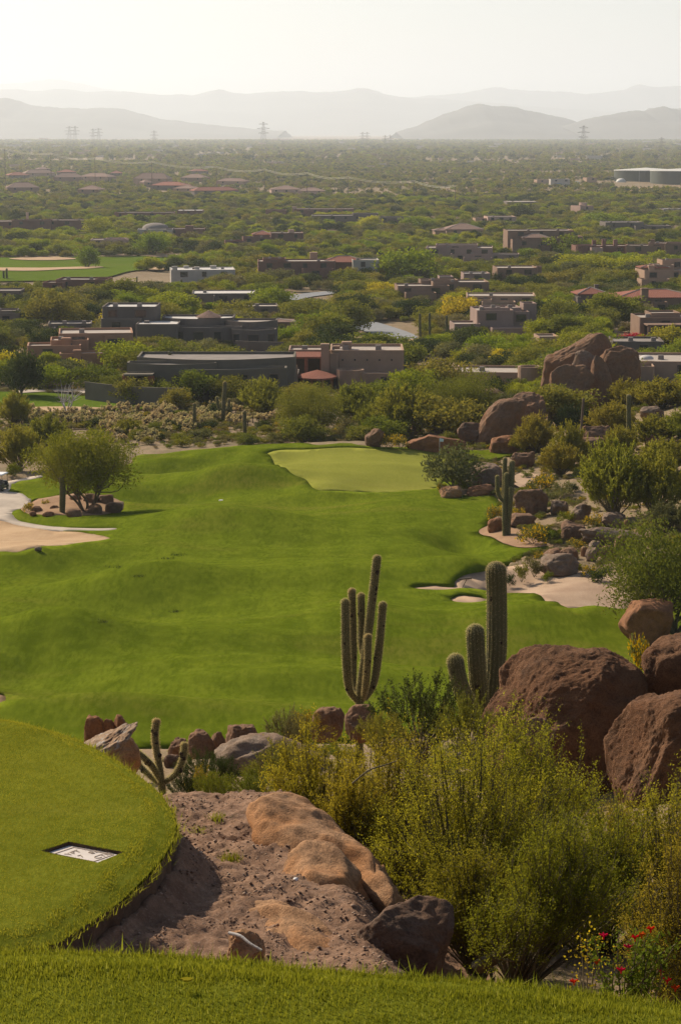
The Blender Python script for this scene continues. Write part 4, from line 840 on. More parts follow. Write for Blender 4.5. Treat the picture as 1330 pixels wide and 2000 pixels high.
def cacti():
    saguaro('tall many-armed saguaro with six stems standing before the fairway', 55, [
        ([(702, 1378), (706, 1330), (716, 1260), (727, 1170), (737, 1084)], 17, 0), ([(697, 1368), (682, 1345), (676, 1280), (674, 1169)], 17, -.5), ([(700, 1360), (690, 1330), (690, 1250), (687, 1149)], 15, .6),
        ([(712, 1290), (706, 1260), (706, 1220), (705, 1158)], 15, .3), ([(708, 1368), (714, 1340), (718, 1290), (719, 1238)], 14, -.6), ([(712, 1366), (730, 1335), (740, 1265), (748, 1175)], 16, .2)], spine=.05, ribs=12)
    saguaro('thick three-stemmed saguaro beside the huge red-brown boulder', 44.5, [
        ([(948, 1455), (958, 1390), (968, 1290), (970, 1190), (968, 1097)], 41, .6), ([(945, 1430), (937, 1370), (931, 1300), (927, 1219)], 36, -.2), ([(940, 1440), (922, 1395), (899, 1340), (886, 1277)], 34, -.6)], spine=.05, ribs=16)
    saguaro('young saguaro with upcurved arms at the end of the lower tee', 38, [
        ([(318, 1545), (312, 1500), (304, 1450), (304, 1424), (307, 1404)], 14, 0), ([(322, 1528), (345, 1510), (358, 1480), (361, 1450)], 13, 0), ([(318, 1532), (300, 1500), (284, 1482), (268, 1469)], 12, -.3), ([(316, 1536), (290, 1512), (272, 1494), (262, 1478)], 10, .3)], spine=.045, ribs=11)
    d3 = hit(988, 1047).y
    saguaro('tall twin-trunk saguaro at the right edge of the fairway', d3, [
        ([(985, 1047), (985, 1000), (988, 960), (989, 923)], 10, 0), ([(986, 1040), (984, 980), (985, 930), (986, 893)], 9, .6), ([(993, 1047), (993, 1010), (998, 950), (1000, 899)], 11, .2), ([(984, 982), (974, 968), (971, 950), (971, 928)], 8, -.1), ([(995, 1010), (996, 980), (997, 951)], 8, -.5)], spine=.08, ribs=10)
    d4 = hit(122, 1006).y
    saguaro('single columnar saguaro on the tree island by the path', d4, [([(122, 1007), (123, 970), (123, 929)], 12, 0)], spine=.08, ribs=11)
    d5 = hit(436, 826).y
    saguaro('saguaro with two raised arms in the cholla field', d5, [([(435, 826), (437, 790), (440, 745)], 8, 0), ([(436, 800), (427, 795), (424, 774)], 6, -.2), ([(437, 803), (446, 797), (448, 778)], 6, .2)], ribs=9, spine=.09)
    for (x, y0, y1, wd, lab) in [(380, 787, 842, 7, 'armless saguaro rising from the left of the cholla field'), (478, 802, 854, 8, 'short dark armless saguaro at the right of the cholla field'),
            (1227, 770, 882, 9, 'tall single saguaro on the right slope beyond the green shrub'), (1073, 780, 832, 9, 'stout saguaro in front of the monoliths'), (1046, 783, 816, 7, 'shorter saguaro left of the stout one before the monoliths'),
            (1117, 793, 835, 7, 'slim saguaro right of the stout one under the monoliths'), (1058, 828, 850, 6, 'small saguaro low in the scrub under the monoliths'),
            (1045, 749, 775, 6, 'small saguaro stump, left of two before the round tower'), (1053, 749, 777, 6, 'small saguaro stump, right of two before the round tower'), (1057, 695, 748, 6, 'saguaro standing between round tower and ear-shaped monolith'),
            (820, 612, 668, 5, 'thin saguaro, leftmost by the street bend'), (839, 611, 684, 5, 'tallest thin saguaro by the street bend'), (872, 616, 664, 5, 'thin saguaro, rightmost of three by the street bend'),
            (931, 596, 644, 6, 'tall saguaro in front of the mauve house'), (925, 603, 644, 5, 'saguaro just left of the tall one before the mauve house'), (920, 628, 648, 5, 'short saguaro at the mauve house wall'),
            (921, 662, 690, 5, 'lone saguaro in scrub below the mauve house'), (1228, 560, 590, 4, 'saguaro before the right red tiled roof'), (1134, 558, 592, 4, 'saguaro left of the small red tiled house'),
            (332, 685, 765, 7, 'tall saguaro before the long slate house'), (324, 701, 765, 6, 'saguaro left of the tall one before the slate house'), (372, 699, 742, 6, 'saguaro, right of a pair on the slate house terrace'), (366, 706, 742, 6, 'saguaro, left of a pair on the slate house terrace'),
            (296, 636, 670, 5, 'saguaro before the dark grey house'), (275, 647, 675, 5, 'shorter saguaro before the dark grey house'), (215, 627, 650, 4, 'small saguaro by the dark grey tower'), (28, 634, 662, 4, 'saguaro at the left photo edge beyond the brown adobe'),
            (477, 682, 706, 5, 'small saguaro behind the terrace of the tan house'), (560, 527, 548, 3, 'slim saguaro left of the dark red house'), (660, 640, 662, 4, 'saguaro near the street in the middle'), (790, 560, 584, 4, 'saguaro left of the brown house by the yellow tree'), 
            (8, 528, 546, 4, 'left one of two small saguaros by the far fairway'), (14, 524, 546, 4, 'right one of two small saguaros by the far fairway'), (355, 545, 575, 4, 'saguaro before the white roofed adobe'), (268, 540, 566, 3, 'saguaro right of the dark long house'), (778, 480, 500, 3, 'thin far saguaro left of the mauve flat house'), (1053, 478, 506, 4, 'thin far saguaro below the grey-brown house')]:
        dd = hit(x, y1).y; saguaro(lab, dd, [([(x + 1, y1 + 2), (x, (y0 + y1) / 2), (x, y0)], wd, 0)], ribs=8, spine=.09 if dd < 320 else 0)
    dd = hit(393, 662).y; saguaro('many-armed saguaro before the dark grey house', dd, [([(393, 664), (393, 634)], 5, 0), ([(393, 650), (388, 647), (387, 639)], 4, 0), ([(393, 652), (398, 648), (399, 640)], 4, .2), ([(393, 654), (396, 652), (397, 646)], 3, -.3)], ribs=8)
    dd = hit(1138, 884).y; saguaro('tall dead grey saguaro skeleton on the right slope', dd, [([(1132, 884), (1135, 830), (1139, 778)], 5, 0), ([(1134, 850), (1129, 846), (1128, 836)], 3, 0)], C_DEAD, 7, name='dead_saguaro')
    # barrel cacti
    for (x, y0, y1, lab) in [(1223, 1014, 1034, 'orange-brown barrel cactus beside the split grey boulder'), (1140, 1066, 1087, 'brown barrel cactus left of the small grey rock')]:
        q = hit(x, y1); hh = (y1 - y0) / S(q.y); v, f = stem_geo(np.array([(0, 0, -.1), (0, 0, hh * .5), (0, 0, hh)]), hh * .33, 10, True, .85); root = empty('barrel_cactus', q, lab, 'cactus')
        b_ = obj('body', mesh_np('body', v, f, True), C_BAR, root); sv = spines_for(v, 30, .07, 9, 3); obj('spines', mesh_np('spines', sv, np.arange(len(sv)).reshape(-1, 3), False, {'rnd': np.random.default_rng(2).random(len(sv) // 3)}), SPINE, root)['kind'] = 'stuff'
cacti()

# ------------------------------------------------------------------ houses
def stucco(name, c): return plain(name, c, .95, .10, .35, .01, .1)
W_TAN = stucco('stucco_tan', (.36, .235, .16)); W_SLATE = stucco('stucco_slate', (.155, .132, .10)); W_GREY = stucco('stucco_grey', (.150, .122, .102)); W_ORANGE = stucco('stucco_orange', (.36, .20, .125))
W_MAUVE = stucco('stucco_mauve', (.29, .20, .165)); W_WHITE = stucco('stucco_white', (.40, .36, .31)); W_DRED = stucco('stucco_dark_red', (.20, .105, .078)); W_BROWN = stucco('stucco_brown', (.235, .150, .105)); W_PINK = stucco('stucco_pink', (.42, .28, .22))
RF_LIGHT = plain('roof_coating', (.36, .30, .25), .9, .12, .4); RF_WHITE = plain('roof_white', (.50, .46, .42), .8, .06, .4); RF_GREY = plain('roof_gravel', (.22, .185, .16), .95, .15, .4)
def m_tile(name, c):
    t = NT(name); co = t.coord('Generated'); wv = t.n('ShaderNodeTexWave'); wv.inputs['Scale'].default_value = 14; wv.inputs['Distortion'].default_value = .6; t.l(co, wv.inputs['Vector'])
    n = t.noise(4, 4, .6, t.coord()); col = t.ramp(n, [(.3, tuple(q * .7 for q in c)), (.7, tuple(q * 1.3 for q in c))])
    return t.done(t.bsdf(col, .9, t.bump(wv.outputs['Fac'], .7, .12), .15))
T_RED = m_tile('tile_red', (.26, .095, .062)); T_BROWN = m_tile('tile_brown', (.235, .145, .11))
GLASS = plain('window_glass', (.025, .032, .038), .12, .1, 3., spec=.6); FRAME = plain('window_frame', (.14, .10, .08), .7); WOOD = plain('porch_wood', (.24, .085, .045), .8, .2, 3.); DARKIN = plain('porch_shade_dark_parts', (.06, .05, .042), .9)
HOUSE_RECTS = []        # (x0,x1,y0,y1,d) photo rectangles that plants in front should leave open
def roundrect(x0, x1, y0, y1, r):
    r = min(r, (x1 - x0) * .3, (y1 - y0) * .3); out = []
    for cx, cy_, a0 in ((x1 - r, y0 + r, -90), (x1 - r, y1 - r, 0), (x0 + r, y1 - r, 90), (x0 + r, y0 + r, 180)):
        for k in range(3): t = math.radians(a0 + k * 45); out.append((cx + r * math.cos(t), cy_ + r * math.sin(t)))
    return out
def parapet(poly, z0, z1, t, drop, root, wm, rm):
    n = len(poly); c = np.mean(poly, 0); inn = []
    for p in poly:
        v = np.array(p) - c; L = np.linalg.norm(v); inn.append(tuple(c + v * max(.6, (L - t * 1.2) / L)))
    V = [(*p, z0) for p in poly] + [(*p, z1) for p in poly] + [(*p, z1) for p in inn] + [(*p, z1 - drop) for p in inn]; Fs = []
    for i in range(n):
        j = (i + 1) % n; Fs += [(i, j, n + j, n + i), (n + i, n + j, 2 * n + j, 2 * n + i), (2 * n + i, 2 * n + j, 3 * n + j, 3 * n + i)]
    obj('wall', mesh_np('wall', np.array(V), Fs), wm, root)
    mb = MB(); mb.prism(inn, z1 - drop - .12, z1 - drop + .004); mb.build('roof', rm, root)
def window(root, x, z, yf, ww, hh, glass=None):
    mb = MB(); t = .12
    for (a, b, c, d) in ((x - ww / 2 - t, x - ww / 2, z - t, z + hh + t), (x + ww / 2, x + ww / 2 + t, z - t, z + hh + t), (x - ww / 2, x + ww / 2, z - t, z), (x - ww / 2, x + ww / 2, z + hh, z + hh + t)): mb.box(a, b, yf - .14, yf + .05, c, d)
    wn = mb.build('window', FRAME, root); g = MB(); g.box(x - ww / 2, x + ww / 2, yf - .045, yf + .03, z, z + hh); g.build('pane', glass or GLASS, wn)
def house(label, blocks, yaw=0, name='house', group=None, wm=W_TAN, rm=RF_LIGHT, tm=T_RED, ybase=None, dist=None, cat='house', rel=True):
    x0 = min(b[1] for b in blocks); x1 = max(b[2] for b in blocks); yb = ybase or max(b[4] for b in blocks); xm = (x0 + x1) / 2
    if dist is None: q = hit(xm, yb)
    else: q = P(xm, yb, dist)
    d = q.y; s_ = S(d); z0 = q.z; root = empty(name, (q.x, q.y, z0), label, cat, group, yaw)
    for b in blocks:
        kind, a, c, yt, ybm = b[:5]; off = b[5] if len(b) > 5 else 0; dep = b[6] if len(b) > 6 else 9; opt = b[7] if len(b) > 7 else {}
        X0, X1 = (a - xm) / s_, (c - xm) / s_; k = (d + off) / d
        zt = P(xm, yt, d + off).z - z0; zb = min(P(xm, ybm, d + off).z - z0, 0.); zb = zb - 2.2 if opt.get('ground', True) else P(xm, ybm, d + off).z - z0
        wmat = opt.get('wm', wm); rmat = opt.get('rm', rm); y0, y1 = off, off + dep
        if kind == 'b':
            parapet(roundrect(X0, X1, y0, y1, opt.get('r', .35)), zb, zt, .3, opt.get('par', .45), root, wmat, rmat)
            nw = min(opt.get('win', 9), max(0, int((X1 - X0) / 7 + .5))); hh = min(1.5, (zt - max(zb, -1)) * .45); zs = opt.get('wz', zt - .75 - hh)
            for i in range(nw):
                xx = X0 + (X1 - X0) * (i + .5 + .12 * math.sin(7 * i + a)) / nw; window(root, xx, zs, y0, opt.get('ww', 1.3 + .5 * ((i * 7 + int(a)) % 3)), hh)
            if X1 - X0 > 7 and dep > 7 and kind == 'b':
                for i in range(1 + int(a) % 2):
                    ux = X0 + (X1 - X0) * (.25 + .45 * i + .1 * math.sin(a)); g = MB(); g.box(ux, ux + 1.1, y0 + dep * .45, y0 + dep * .45 + 1.0, zt - opt.get('par', .45) - .05, zt + .35, .06); g.build('roof_unit', RF_GREY, root)
            if opt.get('viga'):
                for i in range(opt['viga']):
                    xx = X0 + (X1 - X0) * (i + 1.0) / (opt['viga'] + 1.); g = MB(); g.bar((xx, y0 + .1, zt - 1.7), (xx, y0 - .45, zt - 1.7), .16, 8); g.build('viga', DARKIN, root)
        elif kind == 'c':
            n = 20; cx = (X0 + X1) / 2; rx = (X1 - X0) / 2; ry = dep / 2
            parapet([(cx + rx * math.cos(2 * math.pi * i / n), y0 + ry + ry * math.sin(2 * math.pi * i / n)) for i in range(n)], zb, zt, .3, opt.get('par', .45), root, wmat, rmat)
        elif kind == 'arc':     # long bowed wall volume
            n = 18; pl = [(X0 + (X1 - X0) * i / n, y0 + opt.get('bow', 1.5) * (1 - math.sin(math.pi * i / n))) for i in range(n + 1)] + [(X1, y1), (X0, y1)]
            parapet(pl, zb, zt, .3, opt.get('par', .45), root, wmat, rmat)
            for i in range(opt.get('win', 0)):
                u = (i + .5) / opt['win']; window(root, X0 + (X1 - X0) * u, zt - 2.6, y0 + opt.get('bow', 1.5) * (1 - math.sin(math.pi * u)) - .05, 2.2, 1.6)
        elif kind == 'h':       # tiled hip roof on walls; opt ridge = photo y of the ridge
            zr = P(xm, opt.get('ridge', yt - 6), d + off + dep / 2).z - z0; mb = MB(); mb.box(X0 + .5, X1 - .5, y0 + .5, y1 - .5, zb, zt + .02); mb.build('wall', wmat, root)
            hip = min(dep / 2, (X1 - X0) / 2) * .98; ym = (y0 + y1) / 2; V = [(X0, y0, zt), (X1, y0, zt), (X1, y1, zt), (X0, y1, zt), (X0 + hip, ym, zr), (X1 - hip, ym, zr)]
            V += [(p[0], p[1], p[2] - .25) for p in V[:4]]
            g = MB(); g.add(V, [(0, 1, 5, 4), (1, 2, 5), (2, 3, 4, 5), (3, 0, 4), (6, 7, 1, 0), (7, 8, 2, 1), (8, 9, 3, 2), (9, 6, 0, 3), (9, 8, 7, 6)]); g.build('roof', opt.get('tm', tm), root)
            rc = MB(); rc.bar((X0 + hip, ym, zr + .05), (X1 - hip, ym, zr + .05), .18, 5)
            for (p, e) in ((0, 4), (1, 5)): rc.bar(V[p], V[e], .18, 5)
            rc.build('ridge_cap', RF_LIGHT if opt.get('cap', True) else opt.get('tm', tm), root)
            nw = min(opt.get('win', 9), max(0, int((X1 - X0) / 6))); hh = min(1.4, (zt + 1) * .4)
            for i in range(nw): window(root, X0 + (X1 - X0) * (i + .5) / nw, zt - .6 - hh, y0 + .5, 1.5, hh)
        elif kind == 'k':       # chimney
            mb = MB(); mb.box(X0, X1, y0, y0 + (X1 - X0) * opt.get('sq', 1.), zb if opt.get('ground', True) else zb, zt - .25, .04); ch = mb.build('chimney', wmat, root)
            g = MB(); g.box(X0 - .08, X1 + .08, y0 - .08, y0 + (X1 - X0) * opt.get('sq', 1.) + .08, zt - .248, zt, .1); g.build('chimney_cap', wmat, ch)
        elif kind == 'p':       # porch: tiled roof on posts; the back wall's dark colour paints in the shade
            n = 14; cx = (X0 + X1) / 2; rx = (X1 - X0) / 2; zr = P(xm, opt.get('ridge', yt - 10), d + off + dep).z - z0
            if opt.get('round'): rim = [(cx - rx * math.cos(math.pi * i / n), y0 + dep * (1 - math.sin(math.pi * i / n))) for i in range(n + 1)]
            else: rim = [(X0, y1), (X0, y0), (X1, y0), (X1, y1)]
            m = len(rim); V = [(*p, zt if 0 < i < m - 1 or opt.get('round') else zt + (zr - zt) * .9) for i, p in enumerate(rim)] + [(cx, y1, zr)]; V += [(p[0], p[1], p[2] - .3) for p in V]
            g = MB(); g.add(V, [(i, i + 1, m) for i in range(m - 1)] + [(i + m + 2, i + m + 1, 2 * m + 1) for i in range(m - 1)] + [(i + m + 1, i + m + 2, i + 1, i) for i in range(m - 1)]); g.build('porch_roof', opt.get('tm', tm), root)
            np_ = opt.get('posts', 3)
            for i in range(np_):
                u = (i + .5) / np_; 
                if opt.get('round'): a_ = math.pi * (.12 + .76 * u); pp = (cx - rx * .9 * math.cos(a_), y0 + dep * (1 - .9 * math.sin(a_)))
                else: pp = (X0 + (X1 - X0) * (.06 + .88 * i / max(1, np_ - 1)), y0 + .5)
                c_ = MB(); c_.bar((*pp, zb), (*pp, zt - .28), opt.get('pr', .28), 8); c_.build('column', opt.get('pm', WOOD), root)
            wl = MB(); wl.box(X0 + .3, X1 - .3, y1 - .4, y1 - .05, zb, zt); wl.build('back_wall', DARKIN, root)
        elif kind == 'm':       # crenellated terrace wall
            mb = MB(); mb.box(X0, X1, y0, y0 + .5, zb, zt - .8); mb.box(X0, X0 + .5, y0 + .5, y1, zb, zt - .8); mb.build('terrace_wall', wmat, root)
            nn = opt.get('n', 3)
            for i in range(nn + 1):
                xx = X0 + (X1 - X0 - .9) * i / nn; g = MB(); g.box(xx, xx + .9, y0 - .05, y0 + .55, zt - .802, zt, .12); g.build('merlon', wmat, root)
            for i in range(1, 4): yy = y0 + (dep - .6) * i / 3.4; g = MB(); g.box(X0 - .05, X0 + .55, yy, yy + 1.3, zt - .802, zt, .12); g.build('merlon', wmat, root)
            g = MB(); g.box(X0 + .5, X1, y0 + .5, y1, zt - 1.9, zt - 1.7); g.build('terrace_floor', RF_LIGHT, root)
        elif kind == 'w':       # low bowed garden wall
            n = 24; bow = opt.get('bow', 4.); pl = [(X0 + (X1 - X0) * i / n, y0 + bow * (i / n - 1) ** 2) for i in range(n + 1)]
            V = [(x, y, zb) for x, y in pl] + [(x, y, zt) for x, y in pl] + [(x, y + .35, zt) for x, y in pl] + [(x, y + .35, zb) for x, y in pl]; m = n + 1
            obj('garden_wall', mesh_np('garden_wall', np.array(V), [f for i in range(n) for f in ((i, i + 1, m + i + 1, m + i), (m + i, m + i + 1, 2 * m + i + 1, 2 * m + i), (2 * m + i, 2 * m + i + 1, 3 * m + i + 1, 3 * m + i))]), wmat, root)
        elif kind == 'd':       # shallow dome or faceted cap
            n = 16; cx = (X0 + X1) / 2; rx = (X1 - X0) / 2; zq = P(xm, opt.get('base', ybm), d + off).z - z0; Vv = []; Ff = []; rows = 1 if opt.get('cone') else 4
            for j in range(rows):
                t = j / rows; rr = math.cos(t * math.pi / 2); hq = math.sin(t * math.pi / 2)
                Vv += [(cx + rx * rr * math.cos(2 * math.pi * i / n), y0 + rx + rx * rr * math.sin(2 * math.pi * i / n), zq + (zt - zq) * hq) for i in range(n)]
            Vv.append((cx, y0 + rx, zt))
            for j in range(rows - 1): Ff += [(j * n + i, j * n + (i + 1) % n, (j + 1) * n + (i + 1) % n, (j + 1) * n + i) for i in range(n)]
            Ff += [((rows - 1) * n + i, (rows - 1) * n + (i + 1) % n, rows * n) for i in range(n)]
            obj('dome', mesh_np('dome', np.array(Vv), Ff, not opt.get('cone')), opt.get('dm', rmat), root)
        if opt.get('vis', True) and kind in 'bcharcpm': HOUSE_RECTS.append((a, c, yt - 2, ybm, d + off))
    return root
def houses():
    D = dict
    h1 = hit(640, 766).y
    house('tan two-storey adobe house with red tiled porches beside the slate house', [
        ('m', 472, 582, 713, 762, 0, 9, D(n=2)), ('b', 645, 792, 684, 760, 8, 12, D(viga=5, win=0, par=.5)), ('b', 640, 662, 690, 758, 7.5, 6, D(win=1, ww=2.2)),
        ('c', 657, 712, 724, 762, 2, 5, D(win=0)), ('b', 706, 790, 729, 762, 3, 5, D(win=1, rm=RF_LIGHT)), ('p', 578, 660, 740, 766, -.5, 6, D(round=1, posts=4, ridge=722)),
        ('p', 561, 632, 697, 728, 8, 6, D(posts=3, ridge=686, pr=.35)), ('k', 626, 643, 672, 760, 6.5, 2), ('k', 668, 688, 668, 700, 14, 2, D(vis=False)), ('k', 650, 664, 676, 700, 15, 2, D(vis=False)), ('k', 779, 798, 724, 764, 6, 2), ('b', 560, 640, 683, 760, 14, 8, D(win=0, wm=W_TAN))], .0, wm=W_TAN)
    house('long low slate-coloured house with bowed walls and orange porch column', [
        ('arc', 255, 575, 703, 765, 7, 14, D(bow=5, win=0)), ('arc', 242, 420, 712, 765, 3, 6, D(bow=3, win=0)), ('arc', 262, 560, 722, 768, 2, 6, D(bow=3, win=5)), ('p', 243, 300, 731, 768, -1, 4, D(posts=2, ridge=728, tm=W_SLATE, pr=.55)),
        ('w', 163, 365, 758, 788, -7, 4, D(bow=9, vis=False))], 0, wm=W_SLATE, rm=RF_GREY)
    house('terraced orange-brown adobe house at the left', [
        ('b', 116, 264, 651, 705, 10, 12, D(win=3)), ('b', 100, 175, 664, 708, 5, 8, D(win=1)), ('b', 55, 160, 674, 712, 2, 7, D(win=1)), ('b', 118, 205, 690, 718, -2, 6, D(win=2)), ('k', 122, 140, 660, 700, 4, 2), ('k', 145, 160, 684, 712, -3, 2), ('b', 205, 262, 656, 705, 9.5, 4, D(win=1, ww=3))], .12, wm=W_ORANGE)
    house('large dark grey house with square tower and white roofs', [
        ('b', 187, 296, 599, 690, 14, 12, D(win=3, rm=RF_WHITE)), ('b', 187, 268, 623, 690, 11, 8, D(win=2)), ('b', 262, 345, 633, 690, 5, 10, D(rm=RF_WHITE, win=0, par=.2)), ('arc', 305, 450, 623, 690, 12, 12, D(bow=4, rm=RF_WHITE)), ('arc', 300, 470, 640, 690, 6, 6, D(bow=3, win=5)),
        ('arc', 430, 538, 629, 688, 10, 10, D(bow=5)), ('arc', 450, 538, 645, 688, 4, 6, D(bow=3, win=3)), ('c', 377, 424, 620, 660, 13, 8, D(par=.1, vis=False)), ('d', 373, 428, 608, 622, 12.5, 8, D(cone=1, dm=T_BROWN, base=621, vis=False)), ('w', 460, 555, 668, 692, -2, 3, D(bow=3, vis=False))], 0, wm=W_GREY)
    house('small dark house with pale roof behind lime trees', [('b', 484, 546, 598, 622, 0, 10, D(rm=RF_LIGHT))], .1, wm=W_GREY)
    house('low brown tiled cottage right of the dark grey house', [('h', 512, 580, 629, 645, 0, 9, D(ridge=622, tm=T_BROWN, win=1))], .1, wm=W_BROWN)
    house('low dark outbuilding left of the dark grey tower', [('b', 95, 180, 632, 655, 0, 9, D(win=2)), ('b', 82, 110, 640, 655, -3, 5, D(win=0))], .1, wm=W_GREY)
    house('white-grey adobe with white roof and three chimneys', [('b', 335, 460, 527, 560, 0, 16, D(rm=RF_WHITE, win=4, par=.25)), ('k', 338, 348, 520, 540, 1, 2, D(vis=False)), ('k', 362, 372, 519, 540, 12, 2, D(vis=False)), ('k', 382, 392, 521, 540, 6, 2, D(vis=False)), ('k', 414, 426, 519, 540, 10, 2, D(vis=False))], .1, wm=W_WHITE)
    house('dark red-brown house with white wing and small turret', [('b', 505, 655, 510, 552, 0, 14, D(win=4)), ('h', 630, 720, 512, 545, 8, 12, D(ridge=500, tm=T_RED, win=0)), ('b', 690, 742, 508, 548, 4, 12, D(wm=W_WHITE, win=1)), ('k', 609, 624, 493, 530, 16, 2, D(wm=W_TAN)), ('b', 515, 560, 505, 550, 6, 8, D(win=1)), ('b', 590, 650, 525, 556, -4, 5, D(win=1))], .05, wm=W_DRED)
    house('long dark brown house beside the far fairway', [('b', 105, 206, 546, 585, 4, 12, D(win=4)), ('b', 84, 125, 552, 588, 0, 10, D(win=1)), ('b', 180, 206, 545, 585, 6, 6, D(win=0))], -.05, wm=W_DRED, rm=RF_GREY)
    house('dark low house with bright roof panels', [('b', 376, 500, 573, 600, 0, 14, D(rm=RF_WHITE, win=4, par=.3)), ('b', 370, 420, 578, 600, -4, 6, D(win=1))], .05, wm=W_GREY, rm=RF_GREY)
    house('grey house cut by the left photo edge above the brown adobe', [('b', -60, 40, 612, 640, 0, 12, D(win=3)), ('b', -30, 34, 607, 640, 5, 8, D(win=0))], .1, wm=W_GREY)
    house('grey house at the left photo edge near the far saguaros', [('b', -60, 42, 568, 594, 0, 12, D(win=2))], .05, wm=W_GREY, rm=RF_GREY)
    house('mauve flat-roofed house in layers right of lime trees', [('b', 830, 960, 484, 520, 6, 16, D(win=4)), ('b', 848, 930, 478, 515, 14, 10, D(win=1)), ('b', 880, 1012, 496, 522, 0, 10, D(win=4)), ('b', 905, 960, 503, 524, -5, 5, D(win=1))], -.08, wm=W_MAUVE)
    house('grey-brown house with tiled wing under green trees', [('b', 995, 1125, 450, 500, 8, 16, D(win=3)), ('h', 1020, 1075, 464, 500, 2, 10, D(ridge=456, tm=T_BROWN, win=0)), ('b', 1000, 1075, 468, 506, 0, 9, D(win=3)), ('b', 1090, 1140, 462, 504, 4, 12, D(win=1))], .05, wm=W_BROWN)
    house('grey-brown block with pale roof edge and small corner turret', [('b', 970, 1050, 523, 556, 0, 14, D(win=2)), ('k', 1047, 1058, 520, 552, 1, 2)], .05, wm=W_BROWN)
    house('long brown house behind the street bend', [('b', 778, 880, 558, 598, 3, 12, D(win=4)), ('b', 850, 962, 551, 595, 8, 12, D(win=2)), ('b', 830, 905, 547, 590, 14, 8, D(win=0)), ('b', 790, 850, 572, 600, -3, 6, D(win=2))], .06, wm=W_BROWN)
    house('small pale mauve block with white roof above the brown house', [('b', 905, 957, 534, 566, 0, 10, D(win=1)), ('b', 858, 885, 540, 566, 0, 8, D(win=0))], .05, wm=W_MAUVE, rm=RF_WHITE)
    house('orange-tan house with long pale roof edge behind the mauve one', [('b', 912, 1047, 578, 612, 4, 14, D(win=3)), ('b', 905, 960, 585, 612, 0, 8, D(win=1)), ('b', 940, 1005, 590, 614, -3, 6, D(rm=RF_WHITE, win=0))], -.04, wm=W_TAN)
    house('pinkish mauve two-storey house behind tall saguaros', [('b', 935, 1008, 606, 656, 4, 12, D(win=1)), ('b', 1000, 1042, 609, 656, 6, 10, D(win=1, ww=2.2)), ('b', 955, 1030, 601, 640, 9, 8, D(win=0)), ('b', 888, 940, 632, 658, 2, 9, D(win=1)), ('b', 958, 1028, 641, 660, -2, 6, D(win=0)), ('b', 1035, 1062, 593, 640, 10, 6, D(win=0))], .08, wm=W_MAUVE)
    house('small grey house with red hip roof and chimney', [('h', 1135, 1200, 574, 612, 6, 10, D(ridge=561, win=1)), ('h', 1158, 1195, 592, 614, 0, 6, D(ridge=583, win=1)), ('k', 1178, 1186, 556, 585, 12, 2, D(vis=False)), ('k', 1132, 1140, 580, 612, 4, 2)], .1, wm=W_GREY)
    house('large house with broad red tiled roof at the right edge', [('h', 1205, 1370, 581, 622, 2, 16, D(ridge=565, win=3)), ('k', 1252, 1266, 563, 600, 1, 2), ('b', 1270, 1300, 590, 622, -2, 5, D(win=1))], .06, wm=W_BROWN)
    house('brown adobe with deep porch at the right edge below the tiled roof', [('b', 1255, 1390, 620, 672, 5, 12, D(win=1)), ('p', 1262, 1345, 634, 672, 0, 5, D(posts=3, tm=W_BROWN, ridge=630, pm=W_BROWN, pr=.4)), ('b', 1285, 1345, 611, 660, 10, 8, D(win=0))], .05, wm=W_BROWN)
    house('reddish house with rounded chimneys in the right distance', [('b', 1126, 1235, 480, 514, 4, 12, D(win=2)), ('c', 1126, 1160, 479, 516, 2, 6), ('b', 1152, 1175, 484, 516, -2, 6, D(wm=W_PINK, win=0)), ('k', 1163, 1171, 469, 500, 10, 2), ('k', 1184, 1192, 467, 500, 12, 2), ('k', 1206, 1214, 468, 500, 11, 2)], .05, wm=W_DRED)
    house('big grey-brown house with stepped walls at right in the distance', [('b', 1220, 1300, 480, 518, 4, 12, D(win=2)), ('b', 1262, 1345, 475, 518, 8, 12, D(win=2)), ('b', 1296, 1400, 476, 520, 2, 12, D(win=3)), ('k', 1265, 1273, 468, 500, 14, 2)], -.2, wm=W_BROWN)
    house('tan house with several square chimneys at the right edge', [('b', 1262, 1390, 528, 564, 4, 14, D(win=3)), ('b', 1290, 1330, 517, 556, 10, 8, D(win=0)), ('b', 1312, 1390, 508, 550, 14, 8, D(win=1)), ('k', 1276, 1288, 518, 550, 8, 2), ('h', 1262, 1320, 522, 550, 9, 8, D(ridge=516, win=0)), ('b', 1248, 1305, 545, 566, -2, 7, D(win=1))], .1, wm=W_TAN)
    house('low tan walls and flat roof left of the round tower', [('b', 888, 1020, 727, 752, 0, 12, D(win=1, rm=RF_LIGHT))], -.1, wm=W_TAN)
    house('round tan tower beside the ear-shaped monolith', [('c', 1012, 1060, 718, 758, 0, 4.5, D(par=.6))], 0, wm=W_TAN, rm=RF_GREY, cat='tower', name='tower')
    house('low house with white skylight dome right of the monoliths', [('b', 1240, 1400, 706, 745, 3, 16, D(win=1)), ('d', 1252, 1282, 695, 703, 6, 3, D(dm=RF_WHITE, base=703, vis=False)), ('b', 1232, 1275, 716, 748, -2, 7, D(win=0))], -.06, wm=W_TAN)
    house('small tan building peeking out left of the ear-shaped monolith', [('b', 1052, 1092, 657, 690, 0, 7, D(win=0)), ('k', 1040, 1046, 660, 690, 1, 1.5)], .1, wm=W_TAN)
    house('low grey roof with parapet beside the red bougainvillea', [('b', 1195, 1295, 667, 700, 0, 12, D(win=1))], -.05, wm=W_GREY, rm=RF_GREY)
    house('long grey house in the right distance before green trees', [('b', 1185, 1260, 434, 452, 6, 20, D(win=2)), ('b', 1240, 1310, 441, 460, 0, 14, D(win=3))], .05, wm=W_GREY, rm=RF_GREY)
